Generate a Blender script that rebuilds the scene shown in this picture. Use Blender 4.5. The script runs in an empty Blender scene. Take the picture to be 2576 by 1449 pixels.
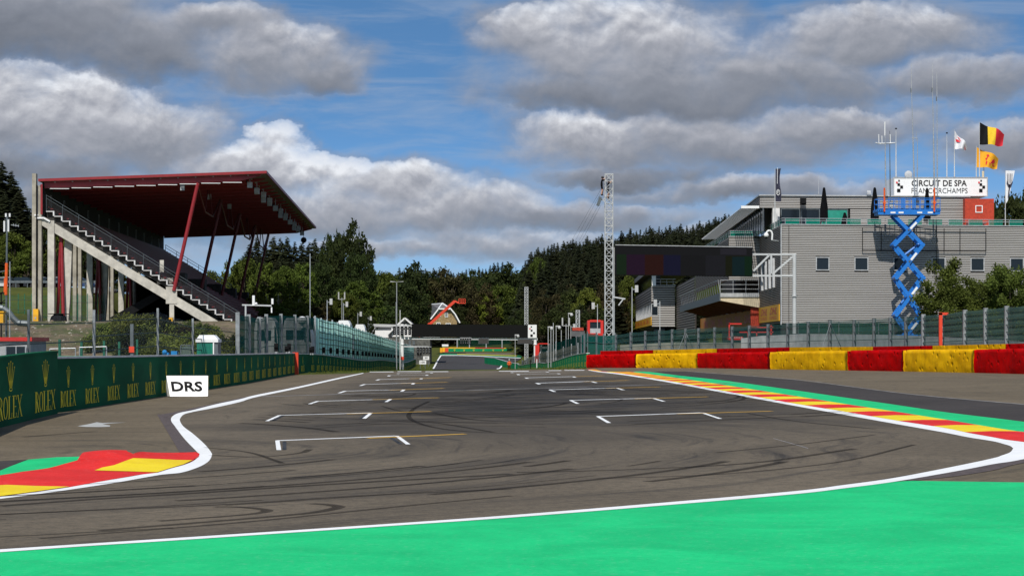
import bpy, math, random
from mathutils import Vector, Matrix
random.seed(7)
C = bpy.context.scene.collection
SC = bpy.context.scene
R = math.radians
F, UC, HZ, HC, SL = 5282.0, 1288.0, 868.9, 1.82, 0.0174   # focal length and picture constants used to survey the place

# ---------------------------------------------------------------- camera, world, sun, exposure
cam = bpy.data.cameras.new('camera'); co = bpy.data.objects.new('camera', cam); C.objects.link(co)
co.location = (0, 0, HC); co.rotation_euler = (R(90), 0, 0)
cam.lens = F/2576*36; cam.sensor_width = 36; cam.shift_y = (HZ-724.5)/2576
cam.clip_start = 0.5; cam.clip_end = 20000
SC.camera = co
SUN_EL, SUN_AZ = R(47), R(190)           # azimuth clockwise from +y: behind the camera, a little to the left
sd = Vector((math.sin(SUN_AZ)*math.cos(SUN_EL), math.cos(SUN_AZ)*math.cos(SUN_EL), math.sin(SUN_EL)))
sun = bpy.data.lights.new('sun', 'SUN'); so = bpy.data.objects.new('sun', sun); C.objects.link(so)
sun.energy = 4.2; sun.angle = R(0.53); sun.color = (1.0, 0.95, 0.87)
so.rotation_euler = sd.to_track_quat('Z', 'Y').to_euler(); so.location = (-30, -60, 80)
SC.view_settings.view_transform = 'Standard'; SC.view_settings.look = 'None'
SC.view_settings.exposure = 0.0; SC.view_settings.gamma = 1.0

class NT:
    "tiny expression helper over a node tree"
    def __init__(s, t): s.t = t
    def n(s, kind, **kw):
        nd = s.t.nodes.new(kind)
        for k, v in kw.items(): setattr(nd, k, v)
        return nd
    def put(s, sock, v):
        if isinstance(v, bpy.types.NodeSocket): s.t.links.new(v, sock)
        elif v is not None: sock.default_value = v
    def m(s, op, a, b=None, c=None, clamp=False):
        nd = s.n('ShaderNodeMath', operation=op, use_clamp=clamp)
        for i, v in enumerate((a, b, c)): s.put(nd.inputs[i], v)
        return nd.outputs[0]
    def add(s, a, b): return s.m('ADD', a, b)
    def sub(s, a, b): return s.m('SUBTRACT', a, b)
    def mul(s, a, b): return s.m('MULTIPLY', a, b)
    def sm(s, lo, hi, x):
        nd = s.n('ShaderNodeMapRange', interpolation_type='SMOOTHSTEP')
        s.put(nd.inputs['Value'], x); s.put(nd.inputs['From Min'], lo); s.put(nd.inputs['From Max'], hi)
        return nd.outputs[0]
    def mix(s, f, a, b, mode='MIX'):
        nd = s.n('ShaderNodeMix', data_type='RGBA', blend_type=mode)
        s.put(nd.inputs[0], f); s.put(nd.inputs[6], a); s.put(nd.inputs[7], b)
        return nd.outputs[2]
    def xyz(s, x, y, z=0.0):
        nd = s.n('ShaderNodeCombineXYZ')
        for i, v in enumerate((x, y, z)): s.put(nd.inputs[i], v)
        return nd.outputs[0]
    def sep(s, v):
        nd = s.n('ShaderNodeSeparateXYZ'); s.put(nd.inputs[0], v); return nd.outputs
    def noise(s, vec, scale, detail=4, rough=0.55, dist=0.0):
        nd = s.n('ShaderNodeTexNoise'); s.put(nd.inputs['Vector'], vec)
        nd.inputs['Scale'].default_value = scale; nd.inputs['Detail'].default_value = detail
        nd.inputs['Roughness'].default_value = rough; nd.inputs['Distortion'].default_value = dist
        return nd.outputs[0]

def build_world():
    w = bpy.data.worlds.new('World'); SC.world = w; w.use_nodes = True
    t = w.node_tree; t.nodes.clear(); N = NT(t)
    out = N.n('ShaderNodeOutputWorld'); bg = N.n('ShaderNodeBackground'); t.links.new(bg.outputs[0], out.inputs[0])
    tc = N.n('ShaderNodeTexCoord').outputs['Generated']
    x, y, z = N.sep(tc)
    sky = N.n('ShaderNodeTexSky', sky_type='NISHITA'); sky.sun_disc = False
    sky.sun_elevation = SUN_EL; sky.sun_rotation = SUN_AZ; sky.altitude = 400; sky.dust_density = 0.6; sky.ozone_density = 2.2
    zz = N.add(N.mul(z, 1.0), N.mul(N.sm(-0.05, 0.2, z), 0.62))
    vn = N.n('ShaderNodeVectorMath', operation='NORMALIZE'); t.links.new(N.xyz(x, y, zz), vn.inputs[0])
    t.links.new(vn.outputs[0], sky.inputs[0])
    az = N.mul(N.m('ARCTAN2', x, y), F)
    hor = N.m('SQRT', N.add(N.mul(x, x), N.mul(y, y)))
    V = N.mul(N.m('DIVIDE', z, N.m('MAXIMUM', hor, 0.02)), F)
    base = N.xyz(N.mul(az, 0.001), N.mul(V, 0.00125), 0.0)
    wn = N.n('ShaderNodeTexNoise'); t.links.new(base, wn.inputs['Vector']); wn.inputs['Scale'].default_value = 5; wn.inputs['Detail'].default_value = 5
    wn.inputs['Roughness'].default_value = 0.6
    wx, wy, _ = N.sep(wn.outputs['Color'])
    U = N.add(az, N.mul(N.sub(wx, 0.5), 210.0)); VV = N.add(V, N.mul(N.sub(wy, 0.5), 130.0))
    # clouds of this sky: (u, v, ru, rv, brightness)
    blobs = [(60,40,400,120,-.15),(330,110,230,100,-.1),(130,300,330,150,.32),(400,340,200,110,.2),(680,150,240,95,.12),(820,190,110,55,-.02),(560,60,160,60,.15),
      (700,362,85,62,.8),(640,420,260,60,.45),(810,420,150,55,.85),(980,460,260,70,.4),(1130,530,330,80,.25),(1240,610,330,50,.2),(820,540,420,90,.2),(300,520,500,110,-.2),
      (1560,110,330,130,.3),(1330,80,150,80,.35),(1750,210,520,120,-.05),(2200,90,300,90,.2),(1480,340,200,75,.4),(1750,360,450,90,.12),(2080,330,250,60,.1),
      (1420,545,380,45,-.05),(1000,630,260,28,.25),(2420,200,240,70,.02),(2500,360,150,60,.05),(1900,480,400,40,.0),(1700,620,200,60,.0),(100,420,260,60,-.3),(1500,240,300,60,-.15),(1600,440,260,40,-.22)]
    Fm = None; num = None; den = None
    for (u, v, ru, rv, b) in blobs:
        cu = math.atan((u-UC)/F)*F; cv = (HZ-v)*math.cos(cu/F)
        du = N.m('MULTIPLY_ADD', U, 1/ru, -cu/ru); dv = N.m('MULTIPLY_ADD', VV, 1/rv, -cv/rv)
        q = N.m('MULTIPLY_ADD', du, du, N.mul(dv, dv))
        wgt = N.sub(1.0, q)
        Fm = wgt if Fm is None else N.m('SMOOTH_MAX', Fm, wgt, 0.35)
        wp = N.m('MAXIMUM', wgt, 0.0); wp = N.mul(wp, wp)
        s_ = N.mul(wp, N.m('MULTIPLY_ADD', dv, 0.55, b))
        num = s_ if num is None else N.add(num, s_); den = wp if den is None else N.add(den, wp)
    S = N.m('DIVIDE', num, N.add(den, 0.02))
    # general cloud cover for the rest of the sky
    g = N.noise(tc, 2.6, 6, 0.6, 0.3)
    away = N.sm(0.26*F, 0.40*F, N.m('ABSOLUTE', az)); up = N.sm(900.0, 1500.0, V)
    rest = N.m('MAXIMUM', away, up)
    gf = N.mul(N.sub(g, 0.5), 7.0)
    Fm = N.m('MAXIMUM', Fm, -1.2)
    n1 = N.noise(base, 6.5, 10, 0.55, 0.2)
    off = N.n('ShaderNodeVectorMath', operation='ADD'); t.links.new(base, off.inputs[0]); off.inputs[1].default_value = (-0.006, 0.022, 0)
    n2 = N.noise(off.outputs[0], 6.5, 10, 0.55, 0.2)
    big = N.noise(base, 2.2, 3, 0.5)
    D = N.add(Fm, N.mul(N.sub(n1, 0.5), 1.75)); D = N.add(D, N.mul(N.sub(big, 0.45), 0.7))
    D = N.add(N.mul(D, N.sub(1.0, rest)), N.mul(gf, rest))
    alpha = N.sm(N.add(-0.72, N.mul(N.sub(1.0, N.sm(120.0, 430.0, V)), -0.35)), N.add(0.98, N.mul(N.sub(1.0, N.sm(120.0, 430.0, V)), 0.7)), D)
    emb = N.mul(N.sub(n1, n2), N.add(0.9, N.mul(N.sm(0.0, 0.6, S), 1.3)))
    tt = N.add(N.add(0.44, N.mul(S, 0.84)), emb)
    tt = N.sub(tt, N.mul(N.sm(0.1, 1.4, D), 0.12))
    tt = N.add(tt, N.mul(N.sub(1.0, N.sm(0.0, 420.0, V)), 0.02))
    tt = N.m('MINIMUM', N.m('MAXIMUM', tt, 0.0), 1.15)
    cr = N.n('ShaderNodeValToRGB'); t.links.new(N.m('DIVIDE', tt, 1.15), cr.inputs[0])
    e = cr.color_ramp; e.elements[0].position = 0.0; e.elements[0].color = (1.75,1.92,2.3,1)
    e.elements[1].position = 1.0; e.elements[1].color = (8.6,8.8,9.2,1)
    for p, c in ((0.3,(2.6,2.78,3.25,1)),(0.55,(4.0,4.12,4.6,1)),(0.78,(6.0,6.1,6.5,1))):
        el = e.elements.new(p); el.color = c
    blue = N.mix(1.0, sky.outputs[0], (1.12,1.62,1.78,1), 'MULTIPLY')
    hz = N.mul(N.sub(1.0, N.sm(60.0, 520.0, V)), 0.66)
    blue = N.mix(hz, blue, (2.9,3.75,4.8,1))
    wisp = N.mul(N.sm(0.40, 0.72, N.noise(N.xyz(N.mul(az, 0.0007), N.mul(V, 0.004), 3.0), 4.0, 6, 0.6, 0.4)), 0.4)
    blue = N.mix(wisp, blue, (4.0,4.6,5.6,1))
    col = N.mix(N.mul(alpha, 0.97), blue, cr.outputs[0])
    t.links.new(col, bg.inputs[0]); bg.inputs[1].default_value = 0.1
build_world()

# ---------------------------------------------------------------- materials
MATS = {}
def mat(name, col, rough=0.7, metal=0.0, var=0.12, scale=3.0, spec=None, emit=None, bump=0.0, inst=0.0, stretch=(1,1,1)):
    if name in MATS: return MATS[name]
    m = bpy.data.materials.new(name); m.use_nodes = True; t = m.node_tree; N = NT(t)
    b = t.nodes['Principled BSDF']; b.inputs['Roughness'].default_value = rough; b.inputs['Metallic'].default_value = metal
    if spec is not None: b.inputs['Specular IOR Level'].default_value = spec
    tc = N.n('ShaderNodeTexCoord').outputs['Object']
    mp = N.n('ShaderNodeMapping'); t.links.new(tc, mp.inputs[0]); mp.inputs['Scale'].default_value = stretch
    n = N.noise(mp.outputs[0], scale, 5, 0.6)
    c4 = (*col, 1)
    dk = tuple(c*(1-var*1.6) for c in col)+(1,); lt = tuple(min(1, c*(1+var*1.3)) for c in col)+(1,)
    c = N.mix(N.sm(0.25, 0.75, n), dk, lt)
    if inst:
        r = N.n('ShaderNodeObjectInfo').outputs['Random']
        hs = N.n('ShaderNodeHueSaturation'); t.links.new(c, hs.inputs['Color'])
        N.put(hs.inputs['Value'], N.add(1-inst, N.mul(r, 2*inst)))
        N.put(hs.inputs['Hue'], N.add(0.48, N.mul(N.m('FRACT', N.mul(r, 7.3)), 0.035)))
        c = hs.outputs[0]
    t.links.new(c, b.inputs['Base Color'])
    if bump:
        bp = N.n('ShaderNodeBump'); bp.inputs['Strength'].default_value = bump; bp.inputs['Distance'].default_value = 0.05
        t.links.new(n, bp.inputs['Height']); t.links.new(bp.outputs[0], b.inputs['Normal'])
    if emit:
        b.inputs['Emission Color'].default_value = (*emit[:3], 1); b.inputs['Emission Strength'].default_value = emit[3]
    MATS[name] = m; return m

def screen_mat(name, col, cover, trans=0.5, scale=1.2, var=0.3):
    "woven net: part of the light passes straight through the holes"
    m = bpy.data.materials.new(name); m.use_nodes = True; t = m.node_tree; N = NT(t); t.nodes.clear()
    o = N.n('ShaderNodeOutputMaterial'); df = N.n('ShaderNodeBsdfDiffuse'); tr = N.n('ShaderNodeBsdfTranslucent'); tp = N.n('ShaderNodeBsdfTransparent')
    tc = N.n('ShaderNodeTexCoord').outputs['Object']
    mp = N.n('ShaderNodeMapping'); t.links.new(tc, mp.inputs[0]); mp.inputs['Scale'].default_value = (1, 0.25, 1)
    n = N.noise(mp.outputs[0], scale, 4, 0.6)
    c = N.mix(n, tuple(k*(1-var) for k in col)+(1,), tuple(k*(1+var) for k in col)+(1,))
    t.links.new(c, df.inputs[0]); t.links.new(c, tr.inputs[0])
    a = N.n('ShaderNodeMixShader'); a.inputs[0].default_value = trans; t.links.new(df.outputs[0], a.inputs[1]); t.links.new(tr.outputs[0], a.inputs[2])
    b = N.n('ShaderNodeMixShader'); N.put(b.inputs[0], N.m('ADD', N.mul(N.sub(n, 0.5), 0.3), cover, clamp=True))
    t.links.new(tp.outputs[0], b.inputs[1]); t.links.new(a.outputs[0], b.inputs[2]); t.links.new(b.outputs[0], o.inputs[0])
    MATS[name] = m; return m

M = dict(
 concrete=mat('concrete', (.50,.47,.41), .85, var=.16, scale=1.3, bump=.2),
 concrete_d=mat('concrete_dark', (.36,.33,.27), .9, var=.2, scale=1.0),
 concrete_w=mat('concrete_white', (.62,.61,.60), .8, var=.12, scale=1.5),
 red=mat('red_paint', (.26,.015,.020), .45, var=.08), red_shade=mat('shaded_red_paint', (.13,.008,.012), .5, var=.1),  # the darker red carries the shade under the roof on inner struts and trusses
 seat=mat('seat_red', (.16,.012,.02), .5, var=.15), seatd=mat('seat_riser', (.07,.065,.065), .8),
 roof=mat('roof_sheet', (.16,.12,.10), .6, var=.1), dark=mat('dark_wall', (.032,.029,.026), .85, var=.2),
 black=mat('black_plastic', (.008,.008,.009), .7, var=.1, spec=.12), blackcloth=mat('black_cloth', (.007,.007,.008), .95, var=.2, spec=.03),
 white=mat('white_paint', (.80,.80,.79), .45, var=.03), dullw=mat('dull_white', (.46,.46,.45), .6, var=.08), wpole=mat('white_metal', (.50,.51,.51), .4, var=.05),
 galv=mat('galvanised_steel', (.42,.44,.46), .45, .4, var=.15, scale=6), galvd=mat('weathered_steel', (.26,.28,.29), .55, .3, var=.2, scale=5), gdark=mat('dark_steel', (.12,.14,.15), .5, .3, var=.15),
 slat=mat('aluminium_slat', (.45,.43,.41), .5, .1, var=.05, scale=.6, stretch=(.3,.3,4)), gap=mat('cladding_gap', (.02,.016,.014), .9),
 slat_shade=mat('shaded_slat', (.20,.17,.15), .5, .1, var=.06), glass=mat('window_glass', (.012,.018,.024), .12, var=.05, spec=.4),  # side-wall slats: their shade is put into a darker copy of the slat colour
 gglass=mat('green_glass', (.03,.26,.19), .15, var=.1, spec=.6), blue=mat('blue_paint', (.012,.165,.56), .4, var=.06),
 orange=mat('orange_paint', (.72,.10,.01), .6, var=.12), yellow=mat('yellow_paint', (.85,.42,.01), .5, var=.06),
 hivis=mat('hi_vis_red', (.68,.055,.02), .5, var=.05), redcab=mat('red_enamel', (.62,.03,.02), .4, var=.05),
 brick=mat('red_brick', (.40,.045,.02), .85, var=.25, scale=9), hut=mat('red_board', (.42,.04,.015), .8, var=.12, scale=4),
 soffit=mat('soffit_redbrown', (.24,.085,.05), .7), cream=mat('cream_render', (.62,.52,.36), .8, var=.08),
 stoneg=mat('grey_stone', (.10,.10,.09), .9, var=.3, scale=2), stone=mat('rough_stone', (.30,.21,.10), .9, var=.35, scale=2.2), slate=mat('slate_roof', (.13,.12,.12), .7, var=.2),
 bank=mat('board_green', (.004,.10,.042), .85, var=.2, scale=.35, spec=.08, stretch=(1,.6,2.5)), boardg=mat('board_green_bright', (.005,.26,.10), .8, var=.1, scale=.5, spec=.1),
 gold=mat('gold_print', (.90,.74,.02), .8, var=.08), net=mat('cable_dark', (.02,.06,.055), .7),
 skin=mat('skin', (.50,.28,.20), .6, var=.05), hair=mat('hair', (.03,.02,.015), .8), bark=mat('bark', (.09,.07,.05), .9, var=.3, scale=6),
 birch=mat('pale_bark', (.38,.35,.30), .8, var=.3, scale=5),
 tyre=mat('tyre_rubber', (.015,.015,.015), .8), navy=mat('navy_cloth', (.03,.03,.055), .85), ltgrey=mat('light_grey', (.40,.41,.42), .6),
 redcloth=mat('red_cloth', (.62,.015,.03), .8, var=.05), yelcloth=mat('yellow_cloth', (.80,.52,.02), .8, var=.05), orcloth=mat('orange_yellow_cloth', (.78,.36,.01), .8, var=.05),
 whitecloth=mat('white_cloth', (.72,.72,.74), .8, var=.05), tealroof=mat('toilet_green', (.01,.20,.13), .4),
)
def foliage(name, col, inst, rough=.75):
    m = mat(name, col, rough, var=.35, scale=.55, inst=inst, spec=.15); b = m.node_tree.nodes['Principled BSDF']
    t = m.node_tree; N = NT(t); o = [n for n in t.nodes if n.type == 'OUTPUT_MATERIAL'][0]
    tr = N.n('ShaderNodeBsdfTranslucent'); src = b.inputs['Base Color'].links[0].from_socket; t.links.new(src, tr.inputs[0])
    mx = N.n('ShaderNodeMixShader'); mx.inputs[0].default_value = .25; t.links.new(b.outputs[0], mx.inputs[1]); t.links.new(tr.outputs[0], mx.inputs[2]); t.links.new(mx.outputs[0], o.inputs[0])
    return m
LEAF_SPRUCE = foliage('spruce_needles', (.028,.034,.014), .3)
LEAF_DARK = foliage('dark_leaves', (.036,.050,.012), .25)
LEAF_MID = foliage('mid_leaves', (.080,.104,.016), .25)
LEAF_RUST = foliage('rusty_leaves', (.052,.044,.016), .3)
LEAF_YEL = foliage('yellow_green_leaves', (.11,.125,.016), .2)
LEAF_SHRUB = foliage('shrub_leaves', (.13,.16,.03), .2)
LEAF_BUSH = foliage('bush_leaves', (.085,.115,.020), .15)
SCR_TEAL = screen_mat('teal_windbreak', (.52,.86,.80), .97, .3, 1.5, .12)
SCR_DARK = screen_mat('green_windbreak', (.015,.085,.075), .86, .3, .8, .25)
SCR_RIGHT = screen_mat('thin_green_windbreak', (.05,.13,.115), .55, .3, .9, .25)
CHAIN = screen_mat('chain_link', (.16,.17,.18), .2, .1, 3, .2)

# ---------------------------------------------------------------- geometry helpers
class MB:
    def __init__(s): s.v = []; s.f = []; s.m = []
    def add(s, vs, fs, mi=0):
        o = len(s.v); s.v += [tuple(p) for p in vs]; s.f += [tuple(i+o for i in f) for f in fs]; s.m += [mi]*len(fs); return s
    def box(s, x0, y0, z0, x1, y1, z1, mi=0):
        return s.add([(x0,y0,z0),(x1,y0,z0),(x1,y1,z0),(x0,y1,z0),(x0,y0,z1),(x1,y0,z1),(x1,y1,z1),(x0,y1,z1)],
            [(0,3,2,1),(4,5,6,7),(0,1,5,4),(1,2,6,5),(2,3,7,6),(3,0,4,7)], mi)
    def frame(s, p, q, up=(0,0,1)):
        p = Vector(p); q = Vector(q); d = (q-p).normalized(); u = Vector(up)
        if abs(d.dot(u)) > .98: u = Vector((0,1,0)) if abs(d.y) < .9 else Vector((1,0,0))
        a = d.cross(u).normalized(); b = a.cross(d).normalized(); return p, q, a, b
    def bar(s, p, q, w, h=None, mi=0, up=(0,0,1)):
        h = w if h is None else h; p, q, a, b = s.frame(p, q, up); a = a*w/2; b = b*h/2
        vs = [c+x*a+y*b for c in (p, q) for x, y in ((-1,-1),(1,-1),(1,1),(-1,1))]
        return s.add(vs, [(0,1,2,3),(7,6,5,4),(0,4,5,1),(1,5,6,2),(2,6,7,3),(3,7,4,0)], mi)
    def tube(s, p, q, r, n=8, r2=None, mi=0):
        r2 = r if r2 is None else r2; p, q, a, b = s.frame(p, q)
        vs = []
        for c, rr in ((p, r), (q, r2)):
            for i in range(n): t = 2*math.pi*i/n; vs.append(c+a*math.cos(t)*rr+b*math.sin(t)*rr)
        fs = [(i, (i+1) % n, n+(i+1) % n, n+i) for i in range(n)] + [tuple(range(n-1,-1,-1)), tuple(range(n, 2*n))]
        return s.add(vs, fs, mi)
    def path(s, pts, r, n=6, mi=0):
        for a, b in zip(pts, pts[1:]): s.tube(a, b, r, n, None, mi)
        return s
    def prism(s, pts, vec, mi=0):
        n = len(pts); v = Vector(vec); vs = [Vector(p) for p in pts]+[Vector(p)+v for p in pts]
        fs = [tuple(range(n)), tuple(range(2*n-1, n-1, -1))]+[(i, (i+1) % n, n+(i+1) % n, n+i) for i in range(n)]
        return s.add(vs, fs, mi)
    def ball(s, c, r, n=8, mi=0, sq=(1,1,1)):
        vs = []; fs = []; m_ = max(3, n//2)
        for j in range(m_+1):
            ph = math.pi*j/m_
            for i in range(n): t = 2*math.pi*i/n; vs.append((c[0]+r*sq[0]*math.sin(ph)*math.cos(t), c[1]+r*sq[1]*math.sin(ph)*math.sin(t), c[2]+r*sq[2]*math.cos(ph)))
        for j in range(m_):
            for i in range(n): fs.append((j*n+i, (j+1)*n+i, (j+1)*n+(i+1) % n, j*n+(i+1) % n))
        return s.add(vs, fs, mi)
    def mesh(s, name, mats, off=(0,0,0), smooth=False):
        me = bpy.data.meshes.new(name); o = off
        me.from_pydata([(a-o[0], b-o[1], c-o[2]) for a, b, c in s.v], [], s.f)
        for m_ in (mats if isinstance(mats, (list, tuple)) else [mats]): me.materials.append(m_)
        me.polygons.foreach_set('material_index', s.m)
        if smooth: me.polygons.foreach_set('use_smooth', [True]*len(s.f))
        me.update(); return me

ROOT = {}
def tag(o, label, cat, group=None, kind=None):
    if label: o['label'] = label
    if cat: o['category'] = cat
    if group: o['group'] = group
    if kind: o['kind'] = kind
    return o
def thing(name, label, cat, loc=(0,0,0), group=None, rz=0):
    o = bpy.data.objects.new(name, None); C.objects.link(o); o.location = loc; o.rotation_euler = (0,0,rz); o.empty_display_size = .3
    ROOT[o.name] = tuple(loc); return tag(o, label, cat, group)
def root_loc(p):
    while p.parent: p = p.parent
    return ROOT.get(p.name, (0,0,0))
def part(name, mb, mats, parent, smooth=False, label=None):
    "part of a thing; its builder holds world coordinates"
    me = mb.mesh(name, mats, root_loc(parent), smooth)
    o = bpy.data.objects.new(name, me); C.objects.link(o); o.parent = parent
    if label: o['label'] = label
    return o
def pieces(name, mb, mats, parent):
    "each separate piece of the builder becomes a part of its own"
    par = list(range(len(mb.v)))
    def fd(i):
        while par[i] != i: par[i] = par[par[i]]; i = par[i]
        return i
    for f in mb.f:
        for k in f[1:]: par[fd(k)] = fd(f[0])
    grp = {}
    for f, m_ in zip(mb.f, mb.m): grp.setdefault(fd(f[0]), []).append((f, m_))
    for fs in grp.values():
        b = MB(); idx = {}
        for f, m_ in fs:
            for k in f:
                if k not in idx: idx[k] = len(b.v); b.v.append(mb.v[k])
            b.f.append(tuple(idx[k] for k in f)); b.m.append(m_)
        o = part(name, b, mats, parent)
    return o
def solo(name, mb, mats, label, cat, group=None, loc=None, smooth=False, kind=None):
    if loc is None:
        xs, ys, zs = zip(*mb.v); loc = ((min(xs)+max(xs))/2, (min(ys)+max(ys))/2, min(zs))
    o = bpy.data.objects.new(name, mb.mesh(name, mats, loc, smooth)); C.objects.link(o); o.location = loc; ROOT[o.name] = tuple(loc)
    return tag(o, label, cat, group, kind)
def struct(name, mb, mats, smooth=False):
    o = bpy.data.objects.new(name, mb.mesh(name, mats, (0,0,0), smooth)); C.objects.link(o); o['kind'] = 'structure'; return o
def clone(root, loc, rz=0, label=None, group=None, scale=None):
    r = root.copy(); C.objects.link(r); r.location = loc; r.rotation_euler = (0,0,rz)
    if scale is not None: r.scale = scale if hasattr(scale, '__len__') else (scale,)*3
    if label: r['label'] = label
    if group: r['group'] = group
    for ch in root.children:
        c = ch.copy(); C.objects.link(c); c.parent = r
        for g in ch.children:
            d = g.copy(); C.objects.link(d); d.parent = c
    return r

# ---------------------------------------------------------------- surveying
def cr(pts, n=8):
    "Catmull-Rom through 2D/3D points"
    P = [Vector(p) for p in pts]; out = []
    for i in range(len(P)-1):
        p0 = P[i-1] if i else P[i]*2-P[i+1]; p1 = P[i]; p2 = P[i+1]; p3 = P[i+2] if i+2 < len(P) else P[i+1]*2-P[i]
        for k in range(n):
            t = k/n; out.append(.5*((2*p1)+(p2-p0)*t+(2*p0-5*p1+4*p2-p3)*t*t+(3*p1-p0-3*p2+p3)*t**3))
    out.append(P[-1]); return out
def lerp(tab, x):
    if x <= tab[0][0]: return tab[0][1]
    for (a, va), (b, vb) in zip(tab, tab[1:]):
        if x <= b: return va+(vb-va)*(x-a)/(b-a)
    return tab[-1][1]
def sm(a, b, x):
    t = (x-a)/(b-a); t = 0 if t < 0 else 1 if t > 1 else t; return t*t*(3-2*t)
def smlerp(tab, x):
    if x <= tab[0][0]: return tab[0][1]
    for (a, va), (b, vb) in zip(tab, tab[1:]):
        if x <= b: return va+(vb-va)*sm(a, b, x)
    return tab[-1][1]
def W(u, v, d): return ((u-UC)*d/F, d, HC+(HZ-v)*d/F)
def GP(u, v, lift=0.0):
    d = (HC-lift)*F/(v-HZ+SL*(u-UC)); x = (u-UC)*d/F; return (x, d, SL*x+lift)
def gd(u, v): return HC*F/(v-HZ+SL*(u-UC))
XL = [(40,-12.2),(52,-12.7),(63.6,-13.8),(111.6,-14.5),(152,-15.7),(240,-16.2),(400,-18.3),(460,-24)]   # left barrier line
XR = [(100,24.9),(102.2,24.9),(107.6,23.7),(117,21.8),(123.6,19.7),(148.6,13.1),(162,5.7),(350,.9),(420,10),(500,20)]
PROF = [(155,0),(250,-1.32),(350,-2.25),(400,-1.95),(460,-.55),(560,-.2),(640,.3)]
HS = [(-300,26),(0,22),(300,12),(600,3),(900,3),(1190,5),(1290,6),(1340,12),(1500,15),(1830,21),(2576,28),(3200,34)]
def T(x, y):
    z = smlerp(PROF, y)+max(-45, min(45, x))*SL*(1-sm(155,260,y))
    xl = lerp(XL, y); k = 1-sm(330,420,y)
    z += (4.15-z)*sm(166,202,y)*sm(xl-2, xl-9, x)*k
    z += 4.9*sm(218,262,y)*sm(-49,-54,x)*(1-sm(420,600,y))
    xr = lerp(XR, y)
    z += (2.0-z)*sm(172,205,y)*sm(xr+4, xr+12, x)*(1-sm(380,460,y))
    if y > 430:
        u = UC+F*x/y; z += (lerp(HS, u)-z)*sm(430 if u > 1300 or u < 500 else 520, 720, y)
        z += sm(720,3000,y)*20
    return z
def RG(u, v, d0=150, d1=620):
    "where the line of sight meets the falling and rising ground beyond the crest"
    d = d0
    while d < d1:
        x, y, z = W(u, v, d)
        if z <= T(x, y): return (x, y, T(x, y))
        d += .5
    x, y, z = W(u, v, d1); return (x, y, T(x, y))
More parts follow.
